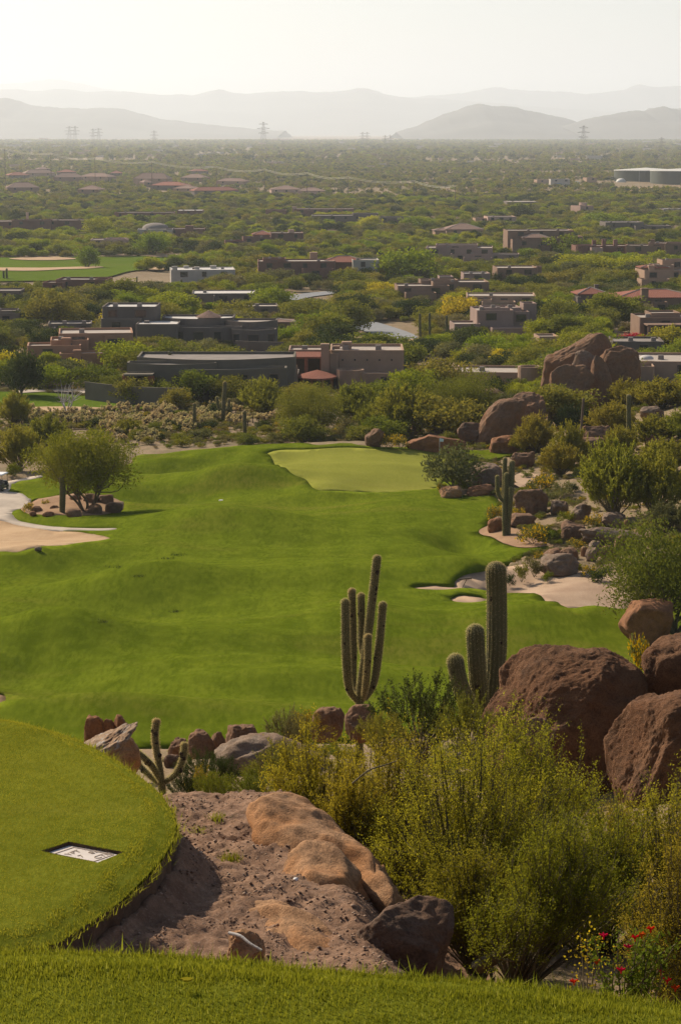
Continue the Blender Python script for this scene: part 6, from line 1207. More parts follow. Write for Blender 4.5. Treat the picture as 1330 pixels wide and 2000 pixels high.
def placed_plants():
    T, B = 'tree', 'shrub'
    for (kd, x0, x1, y0, y1, mt, lab) in [
        ('isle', 78, 258, 846, 1003, L_GREEN, 'bushy green palo verde on the rocky island by the cart path'), ('near', 1192, 1440, 1030, 1238, L_OLIVE, 'olive palo verde leaning over the smooth reddish boulder'),
        ('feather', 1132, 1260, 872, 1016, L_FEATH, 'big feathery green palo verde on the right bank'), ('feather', 1215, 1345, 880, 1010, L_FEATH, 'olive palo verde at the right edge behind the feathery one'), ('near', 543, 664, 757, 856, L_OLIVE, 'round olive tree behind the green, left'),
        ('near', 838, 962, 733, 845, L_OLIVE, 'broad dark olive tree behind the flag'), ('feather', 742, 850, 760, 858, L_FEATH, 'yellowish olive tree left of the broad dark one'), ('feather', 650, 750, 755, 835, L_FEATH, 'olive shrub-like tree below the tan house'),
        ('feather', 470, 560, 745, 812, L_FEATH, 'rounded olive tree below the terrace wall'), ('tree', 262, 335, 728, 782, L_OLIVE, 'yellow-green round tree before the slate porch'), ('tree', 350, 425, 725, 788, L_GREEN, 'dark rounded tree right of the terrace saguaros'), ('tree', 320, 372, 760, 800, L_OLIVE, 'small olive bush under the terrace saguaros'),
        ('tree', 415, 492, 738, 790, L_OLIVE, 'yellow-olive tree at the right end of the slate house'), ('tree', 296, 352, 748, 790, L_GREEN, 'low green tree under the slate house porch'), ('tree', 190, 262, 735, 775, L_OLIVE, 'olive tree beside the curved garden wall'), ('tree', 480, 560, 722, 772, L_LIME, 'light green tree between slate house and terrace wall'), ('tree', 230, 300, 742, 790, L_OLIVE, 'olive tree before the slate porch'), ('tree', 440, 530, 690, 722, L_OLIVE, 'olive tree showing above the slate house roof'), ('tree', 560, 640, 752, 790, L_OLIVE, 'olive tree below the semicircular tiled porch'), ('tree', 700, 790, 748, 792, L_GREEN, 'green tree below the tan house right wing'), ('tree', 805, 905, 705, 770, L_OLIVE, 'olive tree left of the low tan walls'), ('tree', 760, 850, 725, 780, L_LIME, 'lime green tree right of the tan house'), ('feather', 1010, 1080, 815, 885, L_FEATH, 'olive shrub tree before the boulders under the saguaros'),
        ('feather', 1080, 1140, 830, 915, L_FEATH, 'tall olive shrub left of the dead saguaro'), ('feather', 1150, 1230, 790, 850, L_FEATH, 'olive shrub below the monoliths'), ('feather', 1235, 1340, 745, 800, L_FEATH, 'broad olive shrub right below the monoliths'), ('feather', 1230, 1320, 815, 870, L_FEATH, 'olive shrub right of the tall single saguaro'),
        ('tree', 2, 82, 690, 775, L_DARK, 'large dark olive tree at the left edge by the far path'), ('tree', 150, 240, 715, 762, L_GREEN, 'green tree behind the garden wall'), ('tree', 300, 390, 575, 622, L_LIME, 'bright lime tree behind the dark grey tower'), ('tree', 485, 568, 565, 606, L_LIME, 'bright lime tree above the small dark house'),
        ('tree', 58, 150, 571, 640, L_OLIVE, 'big rounded grey-green tree at the left'), ('tree', 195, 268, 548, 600, L_OLIVE, 'rounded olive tree above the dark grey tower'), ('tree', 740, 845, 492, 555, L_LIME, 'tall bright green tree left of the brown house'), ('tree', 150, 192, 484, 524, L_LIME, 'small lone lime tree on the far fairway'),
        ('tree', 785, 845, 425, 455, L_LIME, 'bright green tree in the middle distance'), ('tree', 1085, 1200, 500, 540, L_LIME, 'bright green tree grove right of the grey-brown block'), ('tree', 1195, 1290, 505, 545, L_LIME, 'lime tree left of the tan house with chimneys'), ('tree', 1060, 1140, 462, 505, L_LIME, 'lime tree in front of the reddish house'),
        ('tree', 1140, 1220, 418, 445, L_LIME, 'green tree clump above the grey long house'), ('tree', 995, 1045, 402, 432, L_DARK, 'dark round green tree right of the pale rounded house'), ('tree', 165, 222, 428, 468, L_LIME, 'green tree before the far left brown house'), ('tree', 270, 330, 458, 500, L_LIME, 'green tree below the domed roof'),
        ('feather', 0, 75, 838, 920, L_FEATH, 'large olive shrub tree at the left edge above the cart'), ('tree', 1140, 1240, 575, 632, L_GREEN, 'green tree before the red tiled houses'), ('tree', 1060, 1135, 590, 640, L_OLIVE, 'yellow-green tree right of the mauve house'), ('tree', 640, 720, 590, 650, L_OLIVE, 'olive tree left of the street'), ('tree', 600, 680, 615, 668, L_GREEN, 'green tree before the street bend')]:
        plant_px(kd, x0, x1, y0, y1, mt, lab); PLANT_RECTS.append((x0, x1, y0, y1))
    for (x0, x1, y0, y1, mt, lab) in [(1000, 1062, 838, 885, L_FEATH, 'olive feathery shrub right of the flat red rock'), (1180, 1240, 835, 895, L_FEATH, 'feathery shrub at the foot of the tall single saguaro'), (1255, 1345, 860, 925, L_FEATH, 'green feathery shrub at the right edge above the olive palo verde'), (1060, 1130, 870, 930, L_FEATH, 'feathery olive shrub above the sandy path'), (1195, 1262, 745, 800, L_FEATH, 'feathery shrub under the broad flat-topped monolith'),
            (1290, 1370, 800, 860, L_FEATH, 'feathery shrub cut by the right photo edge on the slope'), (700, 760, 790, 850, L_FEATH, 'feathery shrub behind the green, left of the yellowish tree'), (880, 950, 790, 850, L_DARK, 'dark feathery shrub beside the slanting monolith'), (1090, 1150, 795, 850, L_DARK, 'dark feathery shrub in front of the front monolith'), (0, 60, 770, 830, L_FEATH, 'feathery shrub at the left edge by the near far-fairway'),
            (60, 130, 815, 880, L_FEATH, 'feathery olive shrub left of the island tree top'), (225, 275, 820, 852, L_FEATH, 'feathery shrub in the middle of the cholla field'), (1270, 1350, 985, 1040, L_GREY, 'grey feathery shrub at the right edge above the leaning palo verde')]:
        plant_px('feather', x0, x1, y0, y1, mt, lab, 'shrub', 'desert_shrub'); PLANT_RECTS.append((x0, x1, y0, y1))
    for (kd, x0, x1, y0, y1, lab) in [('tree', 862, 935, 583, 640, 'yellow flowering palo verde by the tall saguaros'), ('tree', 703, 742, 424, 450, 'yellow flowering tree in the middle distance'), ('tree', 120, 172, 702, 735, 'bright yellow flowering tree below the brown adobe'), ('tree', 690, 792, 652, 692, 'wide yellow-green flowering tree behind the tan house roof'), ('tree', -10, 40, 690, 740, 'yellow flowering tree at the left edge'), ('tree', 1262, 1340, 640, 690, 'yellow-green flowering tree at the right edge below the porch house'), ('tree', 1050, 1110, 590, 625, 'small yellow flowering tree behind the mauve house')]:
        plant_px(kd, x0, x1, y0, y1, L_YEL if 'yellow-green' not in lab else leaf_mat('leaf_yellowgreen', (.15, .17, .02), (.28, .27, .03), .45), lab, name='flowering_tree'); PLANT_RECTS.append((x0, x1, y0, y1))
    plant_px('bush', 1211, 1254, 650, 672, L_BOUG, 'bright red bougainvillea bush by the low grey roof', B, 'bougainvillea_bush')
    # dead pale tree at the left fairway
    q = hit(132, 808); tm_, _ = tree_mesh(333, 7, 6, 1.4, 46, 2, .2, 4, .16, .6, .4); s_ = S(q.y); root = empty('dead_tree', q, 'bare pale tree standing before the left far fairway', 'tree'); root.scale = (1.05,) * 3; obj('trunk', tm_, BARKP, root)
    # shrubs on the right bank and around the rocks
    for (kd, x0, x1, y0, y1, mt, lab, nm) in [
        ('bush', 838, 940, 876, 958, L_GREY, 'thin grey-green shrub at the right edge of the green', 'desert_shrub'), ('low', 852, 872, 942, 964, L_BRIT, 'small yellow brittlebush at the front right of the green', 'brittlebush'), ('low', 898, 922, 938, 958, L_GREEN, 'small green shrub left under the smooth grey boulder', 'desert_shrub'),
        ('low', 948, 982, 985, 1016, L_BRIT, 'yellow brittlebush left of the twin saguaro', 'brittlebush'), ('low', 998, 1024, 990, 1012, L_BRIT, 'yellow brittlebush right of the twin saguaro', 'brittlebush'), ('low', 1034, 1082, 925, 962, L_BRIT, 'large yellow brittlebush above the orange-flanked boulder', 'brittlebush'), ('low', 1008, 1066, 1024, 1064, L_BRIT, 'large olive brittlebush in front of the long grey-red rock', 'brittlebush'),
        ('low', 1056, 1096, 1030, 1058, L_GREEN, 'green shrub right of the large olive brittlebush', 'desert_shrub'), ('low', 1050, 1100, 955, 985, L_GREY, 'grey dry shrub above the round dark boulder', 'desert_shrub'), ('low', 1075, 1115, 940, 970, L_GREY, 'grey shrub left of the feathery palo verde', 'desert_shrub'), ('low', 1020, 1040, 920, 935, L_GREEN, 'small green shrub on the sandy path', 'desert_shrub'),
        ('low', 1108, 1128, 942, 962, L_DARK, 'small dark shrub near the feathery palo verde', 'desert_shrub'), ('low', 1120, 1150, 915, 935, L_DARK, 'dark round shrub on the sandy slope', 'desert_shrub'), ('low', 1090, 1130, 998, 1020, L_GREEN, 'low green shrub under the round dark boulder', 'desert_shrub'), ('low', 1140, 1185, 1005, 1032, L_BRIT, 'flowering shrub above the slanting slab', 'brittlebush'),
        ('low', 1245, 1300, 1002, 1040, L_GREY, 'silver-grey shrub right of the split grey boulder', 'desert_shrub'), ('low', 1110, 1150, 1050, 1075, L_BRIT, 'orange flowering shrub left of the barrel cactus', 'brittlebush'), ('low', 985, 1005, 1120, 1142, L_DARK, 'dark shrub at the bunker rim, left', 'desert_shrub'), ('low', 1005, 1032, 1100, 1135, L_OLIVE, 'olive shrub at the bunker rim beside the faceted boulder', 'desert_shrub'),
        ('low', 1025, 1060, 1088, 1125, L_DRY, 'dry grass clump left of the faceted boulder', 'desert_shrub'), ('low', 1058, 1078, 1115, 1135, L_GREEN, 'small green shrub in front of the faceted boulder', 'desert_shrub'), ('low', 1120, 1140, 1098, 1118, L_GREEN, 'small green shrub right of the faceted boulder', 'desert_shrub'), ('low', 1138, 1165, 1102, 1126, L_BRIT, 'yellow brittlebush above the right bunker sand', 'brittlebush'),
        ('low', 1150, 1195, 1108, 1135, L_DARK, 'dark green shrub above the right bunker sand', 'desert_shrub'), ('low', 1160, 1190, 1088, 1110, L_DRY, 'rusty dry shrub behind the right bunker sand', 'desert_shrub'), ('low', 740, 770, 848, 872, L_BRIT, 'olive brittlebush at the back of the green, left', 'brittlebush'), ('low', 765, 800, 850, 876, L_BRIT, 'orange brittlebush beside the long low rock', 'brittlebush'),
        ('low', 45, 66, 980, 1002, L_BRIT, 'yellow flowering bush at the left of the island', 'brittlebush'), ('low', 82, 98, 976, 992, L_BRIT, 'small yellow bush at the back of the island', 'brittlebush'), ('bush', 15, 40, 905, 930, L_GREEN, 'round green bush behind the cart', 'desert_shrub'), ('bush', 80, 125, 875, 912, L_LIME, 'bright green shrub behind the cart path', 'desert_shrub'), ('low', 1225, 1268, 1240, 1302, L_BRIT, 'bright yellow brittlebush between the red boulders', 'brittlebush')]:
        plant_px(kd, x0, x1, y0, y1, mt, lab, B, nm, d=47 if x0 == 1225 else None)
    # behind the lower tee
    for (x0, x1, y0, y1, dd, mt, lab) in [(355, 440, 1462, 1515, 44, L_DARK, 'dark green shrub under the rounded brown boulder'), (362, 425, 1492, 1545, 40, L_BRIT, 'yellow flowering shrub beside the young saguaro'), (520, 600, 1380, 1440, 49, L_GREY, 'pale grey-leaved shrub left of the blocky boulder'), (560, 640, 1385, 1425, 51, L_BRIT, 'yellow-flowered shrub behind the blocky boulder'),
            (440, 560, 1490, 1560, 36, L_GREEN, 'green shrub between the grey slab and the gravel bank'), (335, 400, 1478, 1535, 47, L_OLIVE, 'olive shrub behind the young saguaro'), (395, 470, 1470, 1530, 42, L_DARK, 'dark shrub in front of the egg-shaped boulder'), (330, 395, 1495, 1550, 38, L_DARK, 'dark low shrub right of the young saguaro foot'), (455, 530, 1505, 1560, 33, L_OLIVE, 'olive low shrub at the top end of the gravel bank'), (375, 450, 1500, 1550, 34, L_GREEN, 'green low shrub behind the crest of the gravel bank'), (500, 600, 1440, 1520, 40, L_OLIVE, 'olive shrub growing over the grey slab'),
            (735, 905, 1310, 1440, 42, L_DARK, 'dark twiggy shrub between the two big saguaros'), (690, 800, 1385, 1450, 38, L_OLIVE, 'olive shrub right of the many-armed saguaro foot'), (860, 970, 1350, 1450, 36, L_OLIVE, 'olive shrub in front of the three-stemmed saguaro')]:
        plant_px('fine', x0, x1, y0, y1, mt, lab, B, 'desert_shrub', d=dd)
placed_plants()
def big_bush():
    """the wide creosote and palo verde thicket on the right of the foreground"""
    def make(label, x0, x1, y0, y1, d, seed, mat, ncl, nlf, ls, limbs, tr, W=None, foot=None, name='creosote_bush', zb=.12, rk=.5):
        xm = (x0 + x1) / 2 if foot is None else foot; q = P(xm, y1, d); s_ = S(d) * .985; wd = (x1 - x0) / s_; ht = (y1 - y0) / s_
        q.z = min(q.z, gz(q.x, q.y) + .05); ht = P(xm, y0, d).z - q.z
        tm_, cm = creosote(seed, wd, ht, ncl, nlf, ls)
        root = empty(name, q, label, 'shrub'); obj('stems', tm_, BARK, root); c = obj('foliage', cm, mat, root)
        if foot is not None: 
            off = ((x0 + x1) / 2 - foot) / s_; me = cm; co = np.zeros(len(me.vertices) * 3, np.float32); me.vertices.foreach_get('co', co); co = co.reshape(-1, 3); co[:, 0] += off * np.clip(co[:, 2] / ht * 1.6, 0, 1); me.vertices.foreach_set('co', co.ravel())
            co = np.zeros(len(tm_.vertices) * 3, np.float32); tm_.vertices.foreach_get('co', co); co = co.reshape(-1, 3); co[:, 0] += off * np.clip(co[:, 2] / ht * 1.6, 0, 1); tm_.vertices.foreach_set('co', co.ravel())
        return root
    make('yellow-green creosote bush at the left of the thicket behind the rock ledge', 485, 770, 1432, 1720, 15.8, 902, L_CREO, 110, 260, .017, 8, .02)
    make('olive creosote bush between the left bush and the widest one', 640, 910, 1425, 1800, 14.8, 908, L_CREO, 110, 260, .016, 8, .02)
    make('tall creosote bush reaching up before the huge boulder', 850, 1200, 1398, 1800, 15.0, 903, L_CREO, 120, 260, .017, 8, .02)
    make('widest olive creosote bush in the middle of the thicket', 700, 1130, 1450, 1890, 13.2, 901, L_CREO, 150, 300, .015, 9, .022, foot=900)
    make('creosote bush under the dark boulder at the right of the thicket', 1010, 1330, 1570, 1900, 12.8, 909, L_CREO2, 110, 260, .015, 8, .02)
    make('yellow-blooming creosote bush at the right photo edge', 1150, 1480, 1535, 1900, 12.9, 905, L_CREO, 120, 260, .016, 8, .02)
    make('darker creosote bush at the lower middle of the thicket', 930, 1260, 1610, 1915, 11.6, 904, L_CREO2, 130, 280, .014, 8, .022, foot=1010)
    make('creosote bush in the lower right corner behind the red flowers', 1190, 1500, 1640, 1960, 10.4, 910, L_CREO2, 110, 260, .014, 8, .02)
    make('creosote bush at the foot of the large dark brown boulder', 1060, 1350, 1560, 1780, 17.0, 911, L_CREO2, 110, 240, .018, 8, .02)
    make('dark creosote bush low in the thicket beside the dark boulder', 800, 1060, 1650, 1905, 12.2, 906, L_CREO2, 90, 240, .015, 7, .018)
    make('small olive bush between gravel bank and thicket', 590, 780, 1500, 1700, 14.4, 907, L_CREO, 70, 220, .016, 6, .015)
    # leaning palo verde limbs in front, and dry twigs
    p = [P(930, 1890, 11.9), P(1000, 1850, 11.8), P(1060, 1800, 11.8), P(1110, 1770, 11.9), P(1170, 1765, 12)]
    v, f = tube(smooth_path(p, 6), np.linspace(.045, .014, 25), 8); tag(obj('leaning_branch', mesh_np('leaning_branch', v, f, True), BARK), 'thick olive branch leaning right from the foot of the thicket', 'branch')
    p = [P(688, 1530, 13), P(720, 1505, 13), P(752, 1494, 13.1), P(775, 1486, 13.1)]
    v, f = tube(smooth_path(p, 6), np.linspace(.006, .003, 19), 6); tag(obj('dry_twig', mesh_np('dry_twig', v, f, True), BARK), 'pale dry twig sticking up in the left of the thicket', 'twig')
    # red flowering chuparosa and yellow flowers at the lower right corner
    q = P(1230, 1935, 6.6); q.z = min(q.z, CZ - 2.9); root = empty('chuparosa_plant', q, 'leafy plant with red tubular flowers at the lower right corner', 'plant'); r = np.random.default_rng(77); parts = []; tips = []
    for i in range(26):
        a = r.uniform(0, 6.28); L = r.uniform(.05, .17); top = np.array([math.cos(a) * L, math.sin(a) * L * .7, r.uniform(.02, .20) + (P(0, 1935, 6.6).z - q.z)]); mid = top * np.array([.45, .45, .6]); pth = smooth_path([(0, 0, -.05), mid + r.normal(0, .02, 3), top], 5); parts.append(tube(pth, np.linspace(.004, .0015, len(pth)), 5)); tips.append(pth)
    v, f = merge(parts); obj('stems', mesh_np('stems', v, f, True), BARK, root)
    n = 1500; ii = r.integers(0, len(tips), n); c = np.array([tips[i][r.integers(4, 11)] for i in ii]) + r.normal(0, .012, (n, 3)); a = r.normal(0, 1, (n, 3)); a /= np.linalg.norm(a, axis=1)[:, None]; b = np.cross(a, r.normal(0, 1, (n, 3))); b /= np.linalg.norm(b, axis=1)[:, None]; l = .017 * r.uniform(.6, 1.3, (n, 1))
    obj('leaves', mesh_np('leaves', np.stack([c - a * l * .5, c - b * l * .3, c + a * l * .5, c + b * l * .3], 1).reshape(-1, 3), np.arange(4 * n).reshape(-1, 4), False, {'rnd': r.random(n), 'rnd2': r.random(n)}), L_GREEN, root)['kind'] = 'stuff'
    for i, (x, y) in enumerate([(1178, 1828), (1252, 1826), (1270, 1815), (1226, 1850), (1290, 1898), (1120, 1918), (1212, 1895), (1165, 1880), (1318, 1930), (1302, 1915), (1240, 1832)]):
        p = P(x, y, 6.55 + .01 * (i % 5)); mb = MB()
        for k in range(4):
            an = k * 1.57 + i; d = Vector((math.cos(an) * .014, math.sin(an) * .011, .007)); mb.bar(Vector((0, 0, 0)), d, .005, 4, .003)
        mb.bar((0, 0, -.012), (0, 0, .003), .0022, 5, .004); o = mb.build('flower', L_RED, root); o.location = p - q
    rt = empty('yellow_flower_stalks', P(1150, 1880, 6.9), 'cluster of small yellow blossoms left of the red flowers', 'plant'); n = 150; r = np.random.default_rng(5)
    base = np.array(P(1150, 1880, 6.9)); c = np.array([np.array(P(1150 + r.normal(0, 22), 1865 + r.normal(0, 32), 6.9)) - base for _ in range(n)]); a = r.normal(0, 1, (n, 3)); a /= np.linalg.norm(a, axis=1)[:, None]; b = np.cross(a, r.normal(0, 1, (n, 3))); b /= np.linalg.norm(b, axis=1)[:, None]; l = .011
    o = obj('blossoms', mesh_np('blossoms', np.stack([c - a * l * .5, c - b * l * .4, c + a * l * .5, c + b * l * .4], 1).reshape(-1, 3), np.arange(4 * n).reshape(-1, 4), False, {'rnd': r.random(n)}), L_YEL, rt); o['kind'] = 'stuff'
    sp = []
    for i in range(8): t = c[r.integers(0, n)]; sp.append(tube(smooth_path([(0, .02, -.4), t * .5 + np.array([0, .01, -.12]), t], 5), np.linspace(.003, .0012, 11), 4))
    v, f = merge(sp); obj('stalks', mesh_np('stalks', v, f, True), BARK, rt)
big_bush()

# teddy-bear chollas of the field beyond the left fairway
def chollas():
    r = np.random.default_rng(21); fuzz = leaf_mat('cholla_spines', (.30, .25, .14), (.56, .49, .32), .45, objvar=.12); meshes = []
    for v in range(4):
        rr = np.random.default_rng(400 + v); tr = []; joints = []; pth = smooth_path([(0, 0, -.1), (.03, .02, .4), (.0, .0, .8)], 3); tr.append(tube(pth, np.full(len(pth), .07), 6))
        C = []
        for i in range(9):
            a = rr.uniform(0, 6.28); R = rr.uniform(.1, .48); c = np.array([math.cos(a) * R, math.sin(a) * R, rr.uniform(.72, 1.3)]); C.append(c); tr.append(tube(smooth_path([(0, 0, .6), c * np.array([.6, .6, .85]), c], 2), np.full(5, .04), 5))
        n = 420; cc = np.array(C)[rr.integers(0, 9, n)]; dv = rr.normal(0, 1, (n, 3)); dv /= np.linalg.norm(dv, axis=1)[:, None]; p = cc + dv * .17 * np.array([.9, .9, 1.1]) * rr.uniform(.55, 1, (n, 1)); a = dv + rr.normal(0, .4, (n, 3)); a /= np.linalg.norm(a, axis=1)[:, None]; b = np.cross(a, rr.normal(0, 1, (n, 3))); b /= np.linalg.norm(b, axis=1)[:, None]; l = .16
        tv, tf = merge(tr); meshes.append((mesh_np('trunk', tv, tf, True), mesh_np('joints', np.stack([p - a * l * .5, p - b * l * .3, p + a * l * .5, p + b * l * .3], 1).reshape(-1, 3), np.arange(4 * n).reshape(-1, 4), False, {'rnd': rr.random(n)})))
    k = 0; pts = []; tries = 0
    while k < 290 and tries < 6000:
        tries += 1; u = r.random()
        if u < .62: x, y = r.uniform(150, 545), r.uniform(803, 836)
        elif u < .8: x, y = r.uniform(200, 420), r.uniform(836, 872)
        elif u < .9: x, y = r.uniform(0, 180), r.uniform(800, 830)
        else: x, y = r.uniform(690, 740), r.uniform(800, 830)
        if y > 893 - .16 * x + 20 and x > 250 or (vnoise(np.array([[x / 40, y / 12, 0]]), 5)[0] < -.35): continue
        q = hit(x, y)
        if golf_mask(np.array([q.x]), np.array([q.y]))[0] or any((q.x - a) ** 2 + (q.y - b) ** 2 < .8 for a, b in pts) or any(inside(K, np.array([q.x]), np.array([q.y]))[0] for K in KEEP[:3]): continue
        pts.append((q.x, q.y)); s = r.uniform(.75, 1.35); root = empty('teddy_bear_cholla', q, 'pale fuzzy cholla cactus in the field beyond the left fairway', 'cactus', 'chollas of the field beyond the fairway', r.uniform(0, 6.28)); root.scale = (s, s, s); tm_, jm = meshes[k % 4]
        obj('trunk', tm_, BARKD, root); obj('joints', jm, fuzz, root)['kind'] = 'stuff'; k += 1
chollas()

# the open growth between the houses: single trees and shrubs nearest, the rest as one mass
def scatter():
    r = np.random.default_rng(2024); cand = []
    def region(n, d0, d1): 
        d = np.sqrt(r.uniform(d0 ** 2, d1 ** 2, n)); return (r.uniform(-.185, .185, n) * d), d
    X, Y = [], []
    for (n, a, b) in ((5200, 285, 520), (12000, 520, 1050), (20000, 1050, 1900)):
        x, y = region(n, a, b); X.append(x); Y.append(y)
    X, Y = np.concatenate(X), np.concatenate(Y); Z = hz(X, Y)
    ok = ~golf_mask(X, Y)
    for K in KEEP: ok &= ~inside(K, X, Y)
    dens_ = fbm2(X, Y, 60., 77, 3); ok &= (dens_ + r.uniform(-1.0, 1.3, len(X))) > -.25
    typ = r.random(len(X)); lime = fbm2(X, Y, 45., 99, 2)
    W = np.where(typ < .62, r.uniform(5, 10.0, len(X)), r.uniform(2.2, 4.5, len(X))); Hh = np.where(typ < .62, W * r.uniform(.5, .68, len(X)), W * r.uniform(.5, .7, len(X)))
    near = Y < 360; W = np.where(near & (typ > .3), np.minimum(W, 4), W); Hh = np.where(near, np.minimum(Hh, W * .62), Hh)
    rects = np.array(HOUSE_RECTS); keep = []
    px, pyb = proj((X, Y, Z)); _, pyt = proj((X, Y, Z + Hh)); s_ = F_PX / Y
    fd = np.array([hit(330, 893).y, ])
    cell = {}
    for i in np.argsort(Y):
        if not ok[i]: continue
        hw = W[i] * s_[i] / 2; x0, x1 = px[i] - hw, px[i] + hw
        if x1 < -30 or x0 > 1360: continue
        # leave the fronts of houses open, do not stand inside them
        m = (rects[:, 0] - 2 < x1 - hw * .35) & (rects[:, 1] + 2 > x0 + hw * .35) & (rects[:, 2] < pyb[i]) & (rects[:, 2] + .3 * (rects[:, 3] - rects[:, 2]) > pyt[i]) & (rects[:, 4] + 16 > Y[i]) & (Y[i] > rects[:, 4] - 220)
        if m.any(): continue
        # cholla field and the open slope near the green stay low
        if px[i] < 560 and 800 < pyb[i] < 880 and Hh[i] > 1.6: 
            if r.random() < .75: continue
            W[i] *= .55; Hh[i] *= .5
        if any(a - 8 < px[i] < b + 8 and c < pyb[i] < e + 6 for a, b, c, e in PLANT_RECTS[:40]) and pyb[i] > 640: continue
        cx, cy_ = int(X[i] // 6), int(Y[i] // 6); bad = False
        for a in (-1, 0, 1):
            for b in (-1, 0, 1):
                for j in cell.get((cx + a, cy_ + b), ()):
                    if (X[i] - X[j]) ** 2 + (Y[i] - Y[j]) ** 2 < (.27 * (W[i] + W[j])) ** 2: bad = True; break
        if bad: continue
        cell.setdefault((cx, cy_), []).append(i); keep.append(i)
    size = np.array([W[i] * Hh[i] * s_[i] ** 2 for i in keep]); order = np.argsort(-size); ntree = nbush = 0; rest = []
    pal = [(L_OLIVE, 'olive'), (L_GREEN, 'green'), (L_OLIVE, 'olive'), (L_DARK, 'dark'), (L_GREY, 'grey-green'), (L_DRY, 'brownish')]
    hs = [(o.location.x, o.location.y, proj(o.location), o['label']) for o in bpy.data.objects if o.get('category') in ('house', 'tower')]; hx = np.array([(h[2][0], h[2][1], h[1]) for h in hs])
    def short(t):
        for w_ in (' with ', ' beside ', ' behind ', ' above ', ' below ', ' cut ', ' under ', ' in the ', ' in layers', ' left of ', ' right of ', ' near ', ' before ', ' peeking ', ' at the '):
            if w_ in t: t = t[:t.index(w_)]
        return t
    def where(i):
        dx = px[i] - hx[:, 0]; dy = pyb[i] - hx[:, 1]; k = int(np.argmin(np.hypot(dx, dy * 2.2) + (np.abs(hx[:, 2] - Y[i]) > 250) * 400))
        if abs(dx[k]) > 150: return None
        return ('just left of' if dx[k] < -35 else 'just right of' if dx[k] > 35 else 'in front of' if Y[i] < hx[k, 2] else 'behind') + ' the ' + short(hs[k][3])
    def name_it(i, cn, what, zone, big_):
        wh = where(i); side = 'left' if px[i] < 443 else 'middle' if px[i] < 887 else 'right'
        return '%s %s %s %s' % ('broad' if big_ else 'small', cn, what, wh) if wh else '%s %s %s %s, %s of the photo' % ('broad' if big_ else 'small', cn, what, zone, side)
    for o_ in order:
        i = keep[o_]; big = typ[i] < .62
        if lime[i] > .12 and r.random() < .6 and big: mt, cn = L_LIME, 'bright lime-green'
        elif r.random() < .025: mt, cn = L_YEL, 'yellow flowering'
        else: mt, cn = pal[r.integers(0, 6)] if not big else pal[r.integers(0, 5)]
        zone = 'close behind the golf hole' if Y[i] < 420 else ('among the nearer houses' if Y[i] < 700 else 'among the farther houses')
        if big and ntree < 300:
            plant('tree', int(r.integers(0, 4)), (X[i], Y[i], Z[i]), W[i], Hh[i], mt, name_it(i, cn, 'palo verde', zone, W[i] > 7), 'tree', 'palo verdes %s' % zone, rot=r.uniform(0, 6.28)); ntree += 1
        elif not big and nbush < 300:
            plant('bush', int(r.integers(0, 4)), (X[i], Y[i], Z[i]), W[i], Hh[i], mt, name_it(i, cn, 'desert shrub', zone, W[i] > 3.4), 'shrub', 'desert shrubs %s' % zone, 'desert_shrub', rot=r.uniform(0, 6.28)); nbush += 1
        else: rest.append((X[i], Y[i], Z[i], W[i] / 7, Hh[i] / 4.6, min(5, {'olive': 0, 'green': 1, 'dark': 2, 'grey-green': 3, 'brownish': 4, 'bright lime-green': 5, 'yellow flowering': 5}[cn])))
    return rest
REST = scatter()
